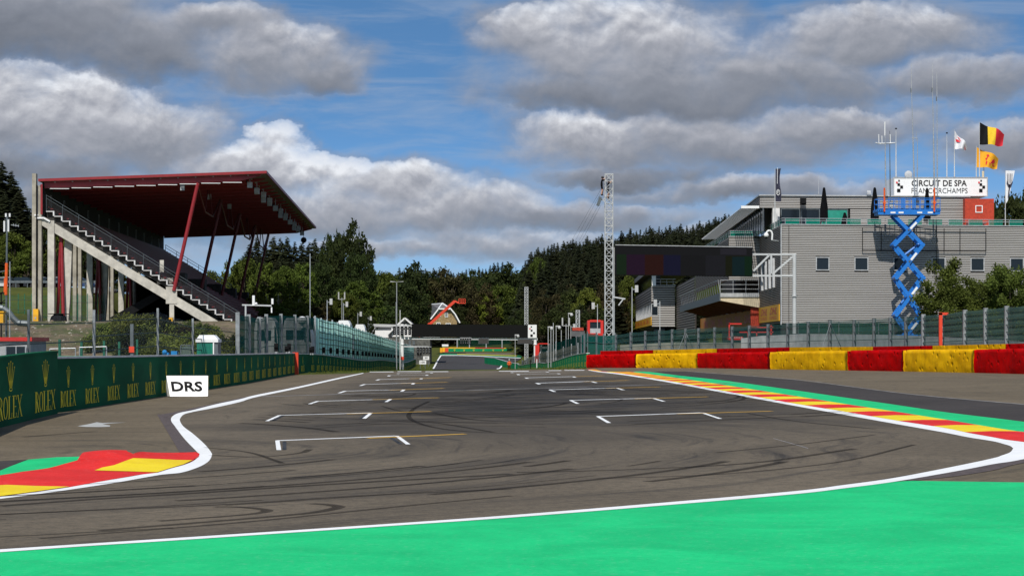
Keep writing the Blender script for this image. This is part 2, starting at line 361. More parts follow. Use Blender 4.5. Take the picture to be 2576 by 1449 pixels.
# ================================================================ GROUND AND TRACK
def asphalt(name, col, streak, speck=.5, rubber=0.0):
    m = bpy.data.materials.new(name); m.use_nodes = True; t = m.node_tree; N = NT(t); b = t.nodes['Principled BSDF']
    b.inputs['Roughness'].default_value = .88; b.inputs['Specular IOR Level'].default_value = .12
    g = N.n('ShaderNodeNewGeometry').outputs['Position']; x, y, z = N.sep(g)
    fine = N.noise(g, 28, 3, .7); blot = N.noise(g, .22, 5, .6, .4); mid = N.noise(g, 2.2, 4, .6)
    # racing line: arcs round the hairpin near by, lengthways up the straight
    dx = N.add(x, 12.0); dy = N.sub(y, 38.0)
    r = N.m('SQRT', N.add(N.mul(dx, dx), N.mul(dy, dy))); th = N.m('ARCTAN2', dy, dx)
    wob = N.mul(N.sub(N.noise(g, .08, 2, .5), .5), 5.0)
    rr = N.add(r, wob)
    arc = N.noise(N.xyz(N.mul(rr, 2.4), N.mul(th, 2.2), 0), 1.0, 5, .65, .3)
    arc2 = N.noise(N.xyz(N.mul(rr, .55), N.mul(th, .9), 5.), 1.0, 3, .5, .2)
    lat = N.add(x, N.mul(N.sub(N.noise(g, .03, 2, .5), .5), 14.0))
    st = N.noise(N.xyz(N.mul(lat, 2.2), N.mul(y, .11), 2.), 1.0, 5, .65, .6)
    lane = N.noise(N.xyz(N.mul(x, 1.6), N.mul(y, .35), 9.), 1.0, 4, .6, .8)
    far = N.sm(44., 62., y)
    s_ = N.mix(far, arc, N.mix(.5, st, lane))
    sx = N.sep(s_)[0]
    dark = N.mul(N.sm(.50, .72, sx), streak)
    dark2 = N.mul(N.mul(N.sm(.5, .68, arc2), N.sub(1., far)), streak*.55)
    base = N.mix(N.sm(.3, .7, blot), tuple(c*.86 for c in col)+(1,), tuple(c*1.16 for c in col)+(1,))
    base = N.mix(N.mul(N.sm(.35, .65, mid), .3), base, tuple(c*.85 for c in col)+(1,))
    c = N.mix(N.m('MINIMUM', N.add(dark, dark2), .8), base, (.030,.028,.027,1))
    if rubber:
        # the dark laid-rubber band where the cars brake before the bend
        bx = N.m('DIVIDE', N.sub(x, N.add(1.2, N.mul(N.sub(y, 60.), -.03))), 8.5); bx = N.sub(1., N.mul(bx, bx))
        bandn = N.noise(N.xyz(N.mul(x, .35), N.mul(y, .30), 1.), 1.0, 5, .62, .3)
        band = N.mul(N.mul(N.m('POWER', N.m('MAXIMUM', bx, 0.001), .6), N.mul(N.sm(33., 58., y), N.sub(1., N.sm(90., 150., y)))), N.sm(.05, .62, bandn))
        r2 = N.m('DIVIDE', N.sub(rr, 13.2), 2.3); r2 = N.m('MAXIMUM', N.sub(1., N.mul(r2, r2)), 0.)
        band2 = N.mul(N.mul(r2, N.sub(1., N.sm(50., 62., y))), .3)
        c = N.mix(N.mul(N.add(band, band2), rubber), c, (.034,.031,.029,1))
    g2 = N.noise(g, 6.5, 4, .75); c = N.mix(N.mul(N.sm(.56, .36, g2), .32), c, (.03,.028,.026,1)); c = N.mix(N.mul(N.sm(.58, .72, g2), .22), c, (.24,.21,.17,1))
    sp = N.sm(.64, .78, fine)
    c = N.mix(N.mul(sp, speck*.5), c, (.20,.19,.18,1))
    c = N.mix(N.mul(N.sm(.62, .40, fine), .25), c, (.02,.02,.02,1))
    t.links.new(c, b.inputs['Base Color'])
    bp = N.n('ShaderNodeBump'); bp.inputs['Strength'].default_value = .35; bp.inputs['Distance'].default_value = .01
    t.links.new(fine, bp.inputs['Height']); t.links.new(bp.outputs[0], b.inputs['Normal'])
    return m
A_TRACK = asphalt('track_asphalt', (.166,.134,.095), .62, .6, .95)
A_RUN = asphalt('runoff_asphalt', (.175,.138,.090), .5, .4)
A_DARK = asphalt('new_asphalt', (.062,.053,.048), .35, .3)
A_FAR = asphalt('far_asphalt', (.065,.062,.064), .6, .2)

def grass_mat():
    m = bpy.data.materials.new('grass'); m.use_nodes = True; t = m.node_tree; N = NT(t); b = t.nodes['Principled BSDF']; b.inputs['Roughness'].default_value = .9; b.inputs['Specular IOR Level'].default_value = .1
    g = N.n('ShaderNodeNewGeometry').outputs['Position']
    n = N.noise(g, .25, 6, .65); n2 = N.noise(g, 2.5, 5, .7)
    c = N.mix(N.sm(.3, .7, n), (.048,.062,.010,1), (.085,.095,.016,1)); c = N.mix(N.mul(N.sm(.45, .75, n2), .6), c, (.11,.085,.035,1))
    t.links.new(c, b.inputs['Base Color']); return m
GRASS = grass_mat()
def paint_mat(name, col, wear=.12, rub=.10):
    m = bpy.data.materials.new(name); m.use_nodes = True; t = m.node_tree; N = NT(t); b = t.nodes['Principled BSDF']; b.inputs['Roughness'].default_value = .65; b.inputs['Specular IOR Level'].default_value = .14
    g = N.n('ShaderNodeNewGeometry').outputs['Position']; x, y, z = N.sep(g)
    n = N.noise(N.xyz(N.mul(x, .8), N.mul(N.add(y, N.mul(x, .25)), .8), 0), .8, 6, .6, .8); f = N.noise(g, 9, 4, .7); s = N.noise(g, 1.1, 3, .5)
    k = 1+wear*1.5
    c = N.mix(N.sm(.3, .72, n), tuple(v*(1-wear*1.2) for v in col)+(1,), tuple(min(.85, v*k+wear*.03) for v in col)+(1,))
    c = N.mix(N.mul(N.sm(.56, .76, f), wear*1.6), c, tuple(v*.45 for v in col)+(1,))
    du = N.noise(g, .35, 5, .65); c = N.mix(N.mul(N.sm(.52, .74, du), wear*1.6), c, tuple(v*.72+.02 for v in col)+(1,))
    ag = N.noise(g, 14, 3, .8); c = N.mix(N.mul(N.sm(.55, .72, ag), .14), c, (.6,.62,.58,1)); c = N.mix(N.mul(N.sm(.46, .30, ag), .25), c, tuple(v*.4 for v in col)+(1,))
    rb = N.noise(N.xyz(N.mul(x, .12), N.mul(N.add(y, N.mul(x, -.12)), 2.4), 4.), 1.0, 4, .7, .3); c = N.mix(N.mul(N.sm(.62, .74, rb), rub), c, (.03,.03,.03,1))
    sk = N.mul(N.sm(.775, .80, N.noise(g, 3.1, 2, .6)), .6)
    c = N.mix(sk, c, (.05,.05,.05,1))
    t.links.new(c, b.inputs['Base Color'])
    bp = N.n('ShaderNodeBump'); bp.inputs['Strength'].default_value = .3; bp.inputs['Distance'].default_value = .008
    t.links.new(N.noise(g, 30, 3, .7), bp.inputs['Height']); t.links.new(bp.outputs[0], b.inputs['Normal'])
    return m
P_GREEN = paint_mat('green_ground_paint', (.006,.50,.165), .09); P_RED = paint_mat('red_kerb_paint', (.68,.018,.012), .10, .35); P_YEL = paint_mat('yellow_kerb_paint', (.84,.58,.008), .08, .35)
P_WHITE = paint_mat('white_line_paint', (.82,.82,.80), .05); P_OR = paint_mat('yellow_line_paint', (.62,.36,.05), .1); P_WORN = paint_mat('worn_white_paint', (.42,.42,.40), .2)
P_GREY = paint_mat('faded_line_paint', (.22,.21,.20), .25); P_BLK = paint_mat('blackened_patch', (.028,.028,.03), .3)
SETT = mat('drain_setts', (.085,.062,.055), .8, var=.3, scale=9, bump=.5)
def bank_mat():
    m = bpy.data.materials.new('stony_bank'); m.use_nodes = True; t = m.node_tree; N = NT(t); b = t.nodes['Principled BSDF']; b.inputs['Roughness'].default_value = .95
    g = N.n('ShaderNodeNewGeometry').outputs['Position']; n = N.noise(g, .8, 6, .7); f = N.noise(g, 5, 4, .75); v = N.noise(g, .22, 5, .65)
    c = N.mix(N.sm(.35, .65, n), (.10,.072,.042,1), (.20,.15,.09,1)); c = N.mix(N.sm(.58, .72, f), c, (.34,.30,.24,1)); c = N.mix(N.sm(.42, .60, v), c, N.mix(f, (.04,.055,.012,1), (.10,.11,.025,1)))
    t.links.new(c, b.inputs['Base Color']); bp = N.n('ShaderNodeBump'); bp.inputs['Strength'].default_value = .6; bp.inputs['Distance'].default_value = .1; t.links.new(f, bp.inputs['Height']); t.links.new(bp.outputs[0], b.inputs['Normal'])
    return m
GRAVEL = bank_mat()

# terrain
ys = list(range(-40,160,10))+[160+3*i for i in range(0,30)]+list(range(250,660,6))+list(range(660,1000,30))+[1050,1150,1300,1500,1800,2200,2700,3400,4500]
xs = [-2500,-1600,-1000,-700,-500,-380,-300,-240,-200,-170,-140,-120,-100,-85,-75]+[-68+2*i for i in range(0,60)]+[52,56,60,66,74,85,100,120,150,190,240,300,380,480,620,800,1100,1600,2500]
def in_view(x, y): return y > 5 and abs(x) < y*.9+160
mb = MB(); idx = {}
for j, y in enumerate(ys):
    for i, x in enumerate(xs): mb.v.append((x, y, T(x, y)))
nx = len(xs)
for j in range(len(ys)-1):
    for i in range(nx-1):
        x = (xs[i]+xs[i+1])/2; y = (ys[j]+ys[j+1])/2
        xl = lerp(XL, y); bankk = 165 < y < 216 and -95 < x < xl-1.5
        mb.f.append((j*nx+i, j*nx+i+1, (j+1)*nx+i+1, (j+1)*nx+i)); mb.m.append(1 if bankk else 0)
struct('terrain', mb, [GRASS, GRAVEL], True)

def sheet(name, pts, m, lift, smooth=0, maxlen=None, pix=True, kind='structure'):
    P = [GP(u, v, 0) for u, v in pts] if pix else [(x, y, SL*x) for x, y in pts]
    mb = MB(); mb.add([(x, y, SL*x+lift) for x, y, z in P], [tuple(range(len(P)))])
    import bmesh
    me = mb.mesh(name, m); bm = bmesh.new(); bm.from_mesh(me); bmesh.ops.triangulate(bm, faces=bm.faces[:], ngon_method='EAR_CLIP')
    for f in bm.faces:
        if f.normal.z < 0: f.normal_flip()
    bm.to_mesh(me); bm.free()
    o = bpy.data.objects.new(name, me); C.objects.link(o)
    if kind: o['kind'] = kind
    return o
def ribbon(mb, A, B, lift, mi=0, n=8, fn=GP):
    a = cr([(u, v, 0) for u, v in A], n); b = cr([(u, v, 0) for u, v in B], n)
    va = [fn(p.x, p.y) for p in a]; vb = [fn(p.x, p.y) for p in b]
    vs = [(x, y, z+lift) for x, y, z in va+vb]; k = len(va)
    mb.add(vs, [(i, i+1, k+i+1, k+i) for i in range(k-1)], mi)

# asphalt: run-off everywhere near, the track on it
yf = 157
def edge_pts(ylist, f): return [(f(y), y) for y in ylist]
RB = [(-30,-60)]
sheet('run_off', [(-60,-30),(60,-30),(60,60),(45,100),(27,118),(22,130),(15,150),(9,yf+6),(8.2,yf+4),(5.2,yf-1),(-6.5,yf-2),(-12,150),(-15.6,148),(-15.4,140),(-14.6,111),(-13.9,64),(-13,50),(-60,40)], A_RUN, .004, pix=False)
# white lines (edges surveyed separately)
LW_out = [(914,938.0),(846.4,951.6),(743.8,974.2),(641,994.6),(603.6,1004.4),(540,1018),(486.8,1031.6),(448,1040),(432,1050),(431,1060),(438.5,1071),(463.9,1104.6),(492.5,1134.6),(499,1143),(493,1156),(470,1168),(429.5,1179),(357.9,1194.8),(257.7,1212),(177.5,1226.3),(85.9,1239.7),(0,1251),(-120,1264)]
LW_in = [(914,939.6),(846.4,954.8),(743.8,978.3),(641,1000),(603.6,1011.5),(540,1026),(486,1036.5),(463,1043),(454,1052),(453,1060),(462,1074),(486.8,1093),(515.4,1119),(531.2,1139),(532.6,1147.5),(524,1162),(500,1176),(456,1190),(400.8,1196.2),(286,1216.3),(143,1237.7),(0,1256.3),(-120,1270)]
mb = MB(); ribbon(mb, LW_out, LW_in, .012)
RW_up = [(1480,930.5),(1505,934.3),(1567,940.7),(1684,959),(1831,985.8),(1999.5,1016),(2123,1036),(2248,1057.6),(2373,1077),(2436,1090),(2498,1101),(2529,1107),(2576,1113),(2640,1122)]
RW_lo = [(1480,931.5),(1505,936),(1567,943.3),(1684,962.5),(1831,990.3),(1999.5,1021.5),(2123,1043.8),(2248,1066.3),(2373,1088.5),(2436,1101),(2498,1111),(2525,1118),(2541,1123),(2549,1129)]
ribbon(mb, RW_up[:-1], RW_lo[:-1]+[], .012) if False else None
BW_up = [(2549,1129),(2541,1139),(2520,1147),(2498,1154),(2404,1174),(2248,1204),(2123,1221.5),(2000,1237),(1700,1263.5),(1288,1297.5),(900,1325),(500,1351.5),(200,1371),(0,1384),(-150,1393)]
BW_lo = [(2600,1150),(2576,1156),(2539,1163),(2498,1169),(2404,1187),(2248,1213.5),(2123,1230),(2000,1244.5),(1700,1270.5),(1288,1303.5),(900,1330.5),(500,1357.5),(200,1377),(0,1391),(-150,1400)]
def polymesh(mb, ptsU, lift, mi=0):
    P = [GP(u, v, 0) for u, v in ptsU]; mb.add([(x, y, SL*x+lift) for x, y, z in P], [tuple(range(len(P)))], mi)
def c2(pts, n=6): return [(p.x, p.y) for p in cr([(a, b, 0) for a, b in pts], n)]
ru, rl = c2(RW_up), c2(RW_lo); bu, bl = c2(BW_up), c2(BW_lo)
polymesh(mb, ru+bl+bu[::-1]+rl[::-1], .012)
import bmesh
def tri_obj(mb, name, m):
    me = mb.mesh(name, m); bm = bmesh.new(); bm.from_mesh(me)
    bmesh.ops.triangulate(bm, faces=[f for f in bm.faces if len(f.verts) > 4], ngon_method='EAR_CLIP')
    for f in bm.faces:
        if f.normal.z < 0: f.normal_flip()
    bm.to_mesh(me); bm.free(); o = bpy.data.objects.new(name, me); C.objects.link(o); o['kind'] = 'structure'; return o
tri_obj(mb, 'track_edge_lines', P_WHITE)
# racing surface between the lines
track = [(914,938.5),(1010,933.6),(1480,931.0)]+rl+bu+[(-150,1393),(-120,1266)]+c2(LW_in)[::-1]
sheet('track', track, A_TRACK, .008)
# grey line crossing the track, faded
mb = MB()
for A, B in (((660,997.5),(1100,984)),((1100,984),(1700,966)),((1700,966),(1862,962.5))):
    ribbon(mb, [A, B], [(A[0], A[1]+1.0), (B[0], B[1]+.8)], .012, 0, 1)
ribbon(mb, [(1945,1103),(2033,1128)], [(1945,1104),(2033,1129.5)], .012, 0, 2)
tri_obj(mb, 'faded_cross_lines', P_GREY)
# green painted area in front
g_up = c2([(2290,1210.5),(2248,1213.8),(2123,1230.3),(2000,1244.8),(1700,1270.8),(1288,1303.8),(900,1330.8),(500,1357.8),(200,1377.3),(0,1391.3),(-150,1400.3)])
sheet('green_painted_run_off', [(2800,1216),(2576,1214.5),(2334,1211)]+g_up+[(-150,1800),(2900,1800)], P_GREEN, .009)
# drains of setts
st = [(2248,1214),(2334,1209.8),(2445,1196),(2531,1173),(2600,1158)]
sl = [(2290,1211.5),(2334,1211.2),(2450,1197),(2531,1179),(2600,1163)]
mb = MB(); ribbon(mb, [(2276,1209.5),(2404,1187.2),(2498,1169.3),(2539,1163.3),(2600,1150.4)], [(2290,1211),(2404,1199),(2498,1184),(2539,1173),(2600,1160)], .010)
ribbon(mb, [(395,1043),(430,1038.5),(603,1002),(743,973),(846,950.5),(914,937.6)], [(430.5,1053),(445,1041),(603,1005),(743,974.6),(846,951.9),(914,938.4)], .010)
ribbon(mb, [(395,1043),(420,1085),(452,1139)], [(431,1054),(456,1097),(494,1139)], .011, 0, 4)
tri_obj(mb, 'drain_channel', SETT)
# dark newer asphalt and green strip on the right
gu = [(1599,934.6),(1634.5,935.9),(1713.5,945.4),(1830.7,958.6),(1999.4,982),(2123,1000),(2248,1018),(2373,1036.6),(2498,1052),(2576,1061.6),(2640,1070)]
gl = [(1590,936),(1660,945),(1743,957),(1831,970.3),(1999.4,996.6),(2123,1016.4),(2248,1035.5),(2382,1057),(2460,1070),(2560,1086),(2640,1094)]
sheet('new_asphalt_lane', [(1640,934.6),(1725,934.6),(1999.4,955.6),(2123,971),(2310.6,994.5),(2576,1018),(2700,1030)]+[(2640,1070)]+c2(gu)[::-1][:-12], A_DARK, .007)
mb = MB(); ribbon(mb, gu, gl, .010); tri_obj(mb, 'green_kerb_strip', P_GREEN)
mb = MB(); ribbon(mb, [(1725,933.4),(1999.4,954.6),(2123,970),(2310.6,993.5),(2576,1017)], [(1725,934.0),(1999.4,955.4),(2123,971),(2310.6,994.5),(2576,1018.3)], .010); tri_obj(mb, 'asphalt_joint', P_GREY)
# striped kerb
def xat(poly, y):
    best = None
    for (x0,y0),(x1,y1) in zip(poly, poly[1:]):
        if min(y0,y1) <= y <= max(y0,y1) and y0 != y1: return x0+(x1-x0)*(y-y0)/(y1-y0)
    return poly[0][0] if abs(poly[0][1]-y) < abs(poly[-1][1]-y) else poly[-1][0]
wl = [GP(u, v)[:2] for u, v in ru]; kt = [GP(u, v)[:2] for u, v in c2([(1516,934.6),(1560,935.6)]+gl[0:])]
mb = MB(); y = 44.5; k = 0
bounds = [33.5]+[40.2+3.07*i for i in range(41)]
for i in range(41):
    a, b = bounds[i], bounds[i+1]
    if b > 152: break
    # slanted stripe: outer end lies further up the straight
    sub = 6 if i == 0 else 3; L = []; Rr = []
    for q in range(sub+1):
        yy = a+(b-a)*q/sub; L.append((xat(wl, yy), yy)); Rr.append((xat(kt, yy), yy))
    vs = [(x, yy, SL*x+.014) for x, yy in L]+[(x, yy, SL*x+.026) for x, yy in [( (l[0]+r[0])/2, l[1]) for l, r in zip(L, Rr)]]+[(x, yy, SL*x+.014) for x, yy in Rr]
    n = sub+1
    mb.add(vs, [(j, j+n, j+n+1, j+1) for j in range(sub)]+[(n+j, 2*n+j, 2*n+j+1, n+j+1) for j in range(sub)], (i+0) % 2)
# tail of the kerb beyond the frame's corner
solo('striped_kerb', mb, [P_RED, P_YEL], 'long flat kerb in red and yellow slanting stripes beside the green strip', 'kerb', smooth=False)
# sausage kerb on the inside of the hairpin
def Z(X, Y): return (X*.28634, Y*.28634+852.6)
def hump(x, y):
    cx, cy, _ = GP(*Z(930,1075)); dx = (x-cx); dy = (y-cy)
    return .17*math.exp(-(dx/.9)**2-(dy/1.6)**2)
def kerbpoly(pts, lift, m, name, parent):
    P = []
    for p in pts:
        g_ = GP(*Z(*p))
        for _ in range(12): g_ = GP(*Z(*p), lift=.5*hump(g_[0], g_[1])+.5*(g_[2]-SL*g_[0]))
        P.append(g_)
    me = bpy.data.meshes.new(name); bm = bmesh.new()
    vs = [bm.verts.new((x, y, SL*x+lift)) for x, y, z in P]; f = bm.faces.new(vs); bmesh.ops.triangulate(bm, faces=[f], ngon_method='EAR_CLIP')
    for _ in range(5):
        ee = [e for e in bm.edges if e.calc_length() > .3]
        if not ee: break
        bmesh.ops.subdivide_edges(bm, edges=ee, cuts=1); bmesh.ops.triangulate(bm, faces=bm.faces[:])
    for v in bm.verts: v.co.z += hump(v.co.x, v.co.y)
    if m is P_RED:
        be = [e for e in bm.edges if e.is_boundary]; r_ = bmesh.ops.extrude_edge_only(bm, edges=be)
        for v in [q for q in r_['geom'] if isinstance(q, bmesh.types.BMVert)]: v.co.z = SL*v.co.x+.002
    for fc in bm.faces:
        if fc.normal.z < 0: fc.normal_flip()
    o0 = root_loc(parent)
    for v in bm.verts: v.co -= Vector(o0)
    bm.to_mesh(me); bm.free(); me.materials.append(m); me.polygons.foreach_set('use_smooth', [True]*len(me.polygons))
    o = bpy.data.objects.new(name, me); C.objects.link(o); o.parent = parent
k0 = GP(*Z(900,1150)); kt_ = thing('hairpin_kerb', 'red and yellow raised kerb with a smooth hump at the hairpin corner', 'kerb', k0)
kerbpoly([(-400,1290),(0,1205),(200,1172),(430,1140),(560,1105),(680,1072),(760,1022),(860,990),(960,984),(1060,995),(1120,1008),(1170,1016),(1330,1005),(1720,1000),(1752,1012),(1745,1035),(1700,1066),(1690,1075),(1610,1110),(1500,1140),(1380,1180),(1250,1195),(900,1255),(620,1306),(300,1352),(0,1392),(-400,1440)], .016, P_RED, 'red_field', kt_)
kerbpoly([(830,1164),(900,1138),(1000,1119),(1090,1085),(1170,1056),(1400,1064),(1690,1074),(1610,1111),(1500,1142),(1380,1181),(1100,1172)], .022, P_YEL, 'yellow_field', kt_)
kerbpoly([(-400,1330),(-150,1306),(60,1292),(300,1302),(610,1308),(300,1353),(0,1393),(-400,1442)], .022, P_YEL, 'yellow_field', kt_)
sheet('green_kerb_apron', [Z(*p) for p in [(-300,1230),(0,1160),(110,1115),(250,1062),(500,1042),(745,1035),(735,1062),(680,1085),(430,1145),(0,1215),(-400,1290)]], P_GREEN, .010)
sheet('dark_asphalt_patch', [Z(*p) for p in [(-300,1100),(0,1075),(240,1062),(110,1115),(0,1160),(-300,1230)]], A_DARK, .009)  # patch laid in the darker asphalt material
# faded arrow
sheet('faded_arrow', [Z(*p) for p in [(680,768),(780,750),(850,733),(900,740),(960,738),(1110,735),(960,745),(900,752),(970,762),(965,772),(870,776),(760,775)]], P_WORN, .011)
# grid boxes
def src(X, Y, ox, oy, s): return ((X/s+ox)*.75455, (Y/s+oy)*.75455)
gb = MB(); yb = MB(); kb = MB()
def gline(mb, p, q, w, lift=.013):
    a = Vector(GP(*p)); b = Vector(GP(*q)); d = (b-a).normalized(); n = Vector((-d.y, d.x, 0))*w/2
    mb.add([a-n+Vector((0,0,lift)), b-n+Vector((0,0,lift)), b+n+Vector((0,0,lift)), a+n+Vector((0,0,lift))], [(0,1,2,3)])
def s3(X, Y): return src(X, Y, 850, 1230, 3.68)
def s4(X, Y): return src(X, Y, 1650, 1220, 2.576)
LB = [((275,884),(1740,826),(293,1000),(1880,930),(1385,855),(2580,803)),((305,572),(1425,542),(148,643),(1340,612),(1125,556),(2160,525)),((770,398),(1665,373),(670,433),(1610,407),(1440,379),(2258,356)),
  ((1108,273),(1832,255),(1032,298),(1800,277),(1650,262),(2320,240)),((1345,190),(1955,174),(1293,208),(1930,190),(1780,181),(2358,164)),((1525,130),(2048,117),(1492,141),(2033,126),(1900,122),(2400,106)),((1652,81),(2115,74),(1637,90),(2105,81),None,None),((1765,56),(2170,49),(1750,60),(2165,53),None,None)]
RBX = [((885,436),(1780,404),(980,492),(1935,456),(1565,415),(2380,391)),((650,297),(1355,278),(712,326),(1453,307),(1200,285),(1826,267)),((473,206),(1045,190),(514,223),(1104,208),(950,194),(1418,182)),((358,149),(825,133),(385,159),(872,146),(760,137),(1147,125)),((265,103),(670,92),(283,109),(690,99),(690,92),(930,85)),((195,72),(540,66),(206,78),(556,70),None,None),((142,56),(440,50),(150,59),(458,54),None,None)]
for tab, fn in ((LB, s3), (RBX, s4)):
    for i, (a, b, c, d, e, f) in enumerate(tab):
        a, b, c, d = (fn(*p) for p in (a, b, c, d))
        wd = gd(*a); gline(gb, a, b, .22+.003*(wd-42)); gline(gb, a, c, .085+.001*(wd-42)); gline(gb, b, d, .085+.001*(wd-42))
        if e: gline(yb, fn(*e), fn(*f), .20+.002*(wd-42), .015)
# blackened old marks beside the box corners
for P in (((340,895),(385,895),(387,995),(337,1000)),((1640,840),(1700,850),(1815,930),(1760,925))): polymesh(kb, [s3(*p) for p in P], .0125)
for P in (((330,572),(370,572),(240,640),(190,640)),((1345,560),(1385,560),(1320,612),(1275,612)),((1620,378),(1650,378),(1590,405),(1560,405))): polymesh(kb, [s3(*p) for p in P], .0125)
tri_obj(gb, 'grid_box_lines', P_WHITE); tri_obj(yb, 'grid_yellow_lines', P_OR); tri_obj(kb, 'overpainted_marks', P_BLK)
# tyre marks: arcs left by spinning and turning cars
tm = MB()
def mark(pts, w):
    P = [Vector(GP(u, v)) for u, v in c2(pts, 8)]
    for i, (p, q) in enumerate(zip(P, P[1:])):
        d = (q-p).normalized(); n = Vector((-d.y, d.x, 0))*w/2; L = Vector((0,0,.0125))
        tm.add([p-n+L, q-n+L, q+n+L, p+n+L], [(0,1,2,3)])
def s5(X, Y): return src(X, Y, 0, 1400, 1.509)
mark([s5(1560,424),s5(1640,428),s5(1690,436),s5(1700,444),s5(1600,466),s5(1400,487),s5(1000,520),s5(500,560)], .16)
mark([s5(1080,440),s5(1200,441),s5(1300,450),s5(1345,460),s5(1300,472),s5(1150,487),s5(800,512)], .14)
mark([s5(0,436),s5(500,400),s5(1000,370),s5(1600,330),s5(2576,275)], .22)
mark([s5(0,478),s5(600,452),s5(1200,425),s5(1800,385),s5(2576,350)], .12)
mark([s5(200,600),s5(1200,520),s5(2000,440),s5(2576,385)], .10)
mark([s5(1060,180),s5(1300,188),s5(1500,170),s5(1560,150)], .14)
mark([s5(1030,140),s5(1250,165),s5(1380,205),s5(1420,220)], .10)
for P in ([(1080,1010),(1040,1030),(1030,1052),(1075,1072),(1160,1085),(1300,1092)],[(960,1022),(1010,1035),(1100,1045),(1200,1050)],[(1000,1060),(1100,1065),(1240,1088)],[(1090,1040),(1180,1055),(1290,1062),(1400,1060)],
  [(700,1015),(780,1022),(900,1016)],[(1800,1140),(2000,1120),(2200,1095)],[(1300,1190),(1600,1182),(1900,1165),(2150,1130)],[(1500,1205),(1800,1195),(2100,1165),(2300,1120)],
  [(300,1010),(420,1000),(560,990)],[(60,1100),(160,1092),(240,1086)],[(1880,1040),(2000,1060),(2200,1080)],[(1050,985),(1200,989),(1330,984),(1500,988)],[(980,1000),(1150,1003),(1400,1000)],[(1150,1010),(1300,1018),(1450,1012),(1560,1018)]):
    mark(P, random.choice((.1,.13,.16)))
rt = random.Random(3)
def wmark(P, w):
    for (x0,y0),(x1,y1) in zip(P, P[1:]):
        L = math.hypot(x1-x0, y1-y0) or 1; nx_, ny_ = -(y1-y0)/L*w/2, (x1-x0)/L*w/2
        tm.add([(x0-nx_,y0-ny_,SL*(x0-nx_)+.0126),(x1-nx_,y1-ny_,SL*(x1-nx_)+.0126),(x1+nx_,y1+ny_,SL*(x1+nx_)+.0126),(x0+nx_,y0+ny_,SL*(x0+nx_)+.0126)], [(0,1,2,3)])
for k in range(120):
    x, y = rt.uniform(-6.5, 8.5), rt.uniform(44, 112)
    if y > 95 and abs(x) > 5: continue
    a = rt.choice((-1,1))*R(rt.uniform(15,75)); cv = rt.uniform(-.05,.05); n_ = rt.randint(5,16); P = [(x, y)]
    for _ in range(n_):
        x += math.sin(a)*.9; y += math.cos(a)*.9; a += cv
        if not (-6.8-(y-40)*.01 < x < 9.5 and y > 38): break
        P.append((x, y))
    if len(P) > 2:
        w = rt.choice((.10,.14,.20)); wmark(P, w)
        if rt.random() < .5: wmark([(px+.0, py+1.7) for px, py in P if py < 150], w)
for k in range(46):
    r = rt.uniform(9.5, 18.9); a0 = rt.uniform(-125, 20); da = rt.uniform(8, 45); a1 = min(a0+da, -22); wmark([(-12+r*math.cos(R(a0+(a1-a0)*i/10)), 38+r*math.sin(R(a0+(a1-a0)*i/10))) for i in range(11)], rt.choice((.06,.09,.13,.18))) if a1 > a0+4 else None
P_RUB = screen_mat('rubber_marks', (.022,.021,.022), .45, 0., .5, .2)
tri_obj(tm, 'tyre_marks', P_RUB)

# the far side of the crest: track climbing to the next corner
def s6(X, Y): return src(X, Y, 1450, 860, 3.784)
def far_sheet(name, rows, m, lift, nu=14):
    "rows: list of (left px, right px) pairs from near to far"
    mb = MB(); n = nu+1
    rows2 = []
    for (a, b), (c, d) in zip(rows, rows[1:]):
        for k in range(4): t = k/4; rows2.append(((a[0]+(c[0]-a[0])*t, a[1]+(c[1]-a[1])*t), (b[0]+(d[0]-b[0])*t, b[1]+(d[1]-b[1])*t)))
    rows2.append(rows[-1])
    for a, b in rows2:
        for i in range(n):
            t = i/nu; x, y, z = RG(a[0]+(b[0]-a[0])*t, a[1]+(b[1]-a[1])*t, 270); mb.v.append((x, y, z+lift))
    for j in range(len(rows2)-1):
        for i in range(nu): mb.f.append((j*n+i, j*n+i+1, (j+1)*n+i+1, (j+1)*n+i)); mb.m.append(0)
    return struct(name, mb, m)
far_sheet('far_track', [((1088,931.5),(1251,931.5)),((1090,928),(1254,928)),((1094,921),(1260,923)),((1099,911),(1256,916)),((1104,904),(1300,910)),((1109,897.5),(1310,903.5)),((1112,896.2),(1312,902))], A_FAR, .12)
mb = MB()
fn = lambda u, v: RG(u, v, 270)
ribbon(mb, [(1088,930),(1092,923),(1100,908),(1107,896.8)], [(1092,930.5),(1096,923.5),(1103.5,908),(1111,896.8)], .2, 0, 4, fn)
ribbon(mb, [(1107,895.4),(1165,895.8),(1240,899),(1310,902.5)], [(1109,897),(1165,897.4),(1240,900.4),(1310,903.9)], .2, 0, 4, fn)
ribbon(mb, [(1245,908.5),(1253,915),(1259.5,922),(1256,928),(1249,930)], [(1249,908.5),(1257,915),(1263,922.5),(1259,929.5),(1250,931.5)], .2, 0, 4, fn)
struct('far_edge_lines', mb, P_WHITE)
far_sheet('far_run_off', [((1120,890.5),(1330,899)),((1118,888.8),(1330,894)),((1112,886.6),(1335,889))], A_RUN, .12)
far_sheet('far_green_kerb', [((1106,895),(1312,901)),((1106,892.6),(1312,898.2)),((1118,890.8),(1312,895.4))], paint_mat('dark_green_paint', (.01,.20,.075)), .16)
far_sheet('far_yellow_kerb', [((1150,893.6),(1300,898)),((1150,892.6),(1300,896.8))], P_YEL, .22)
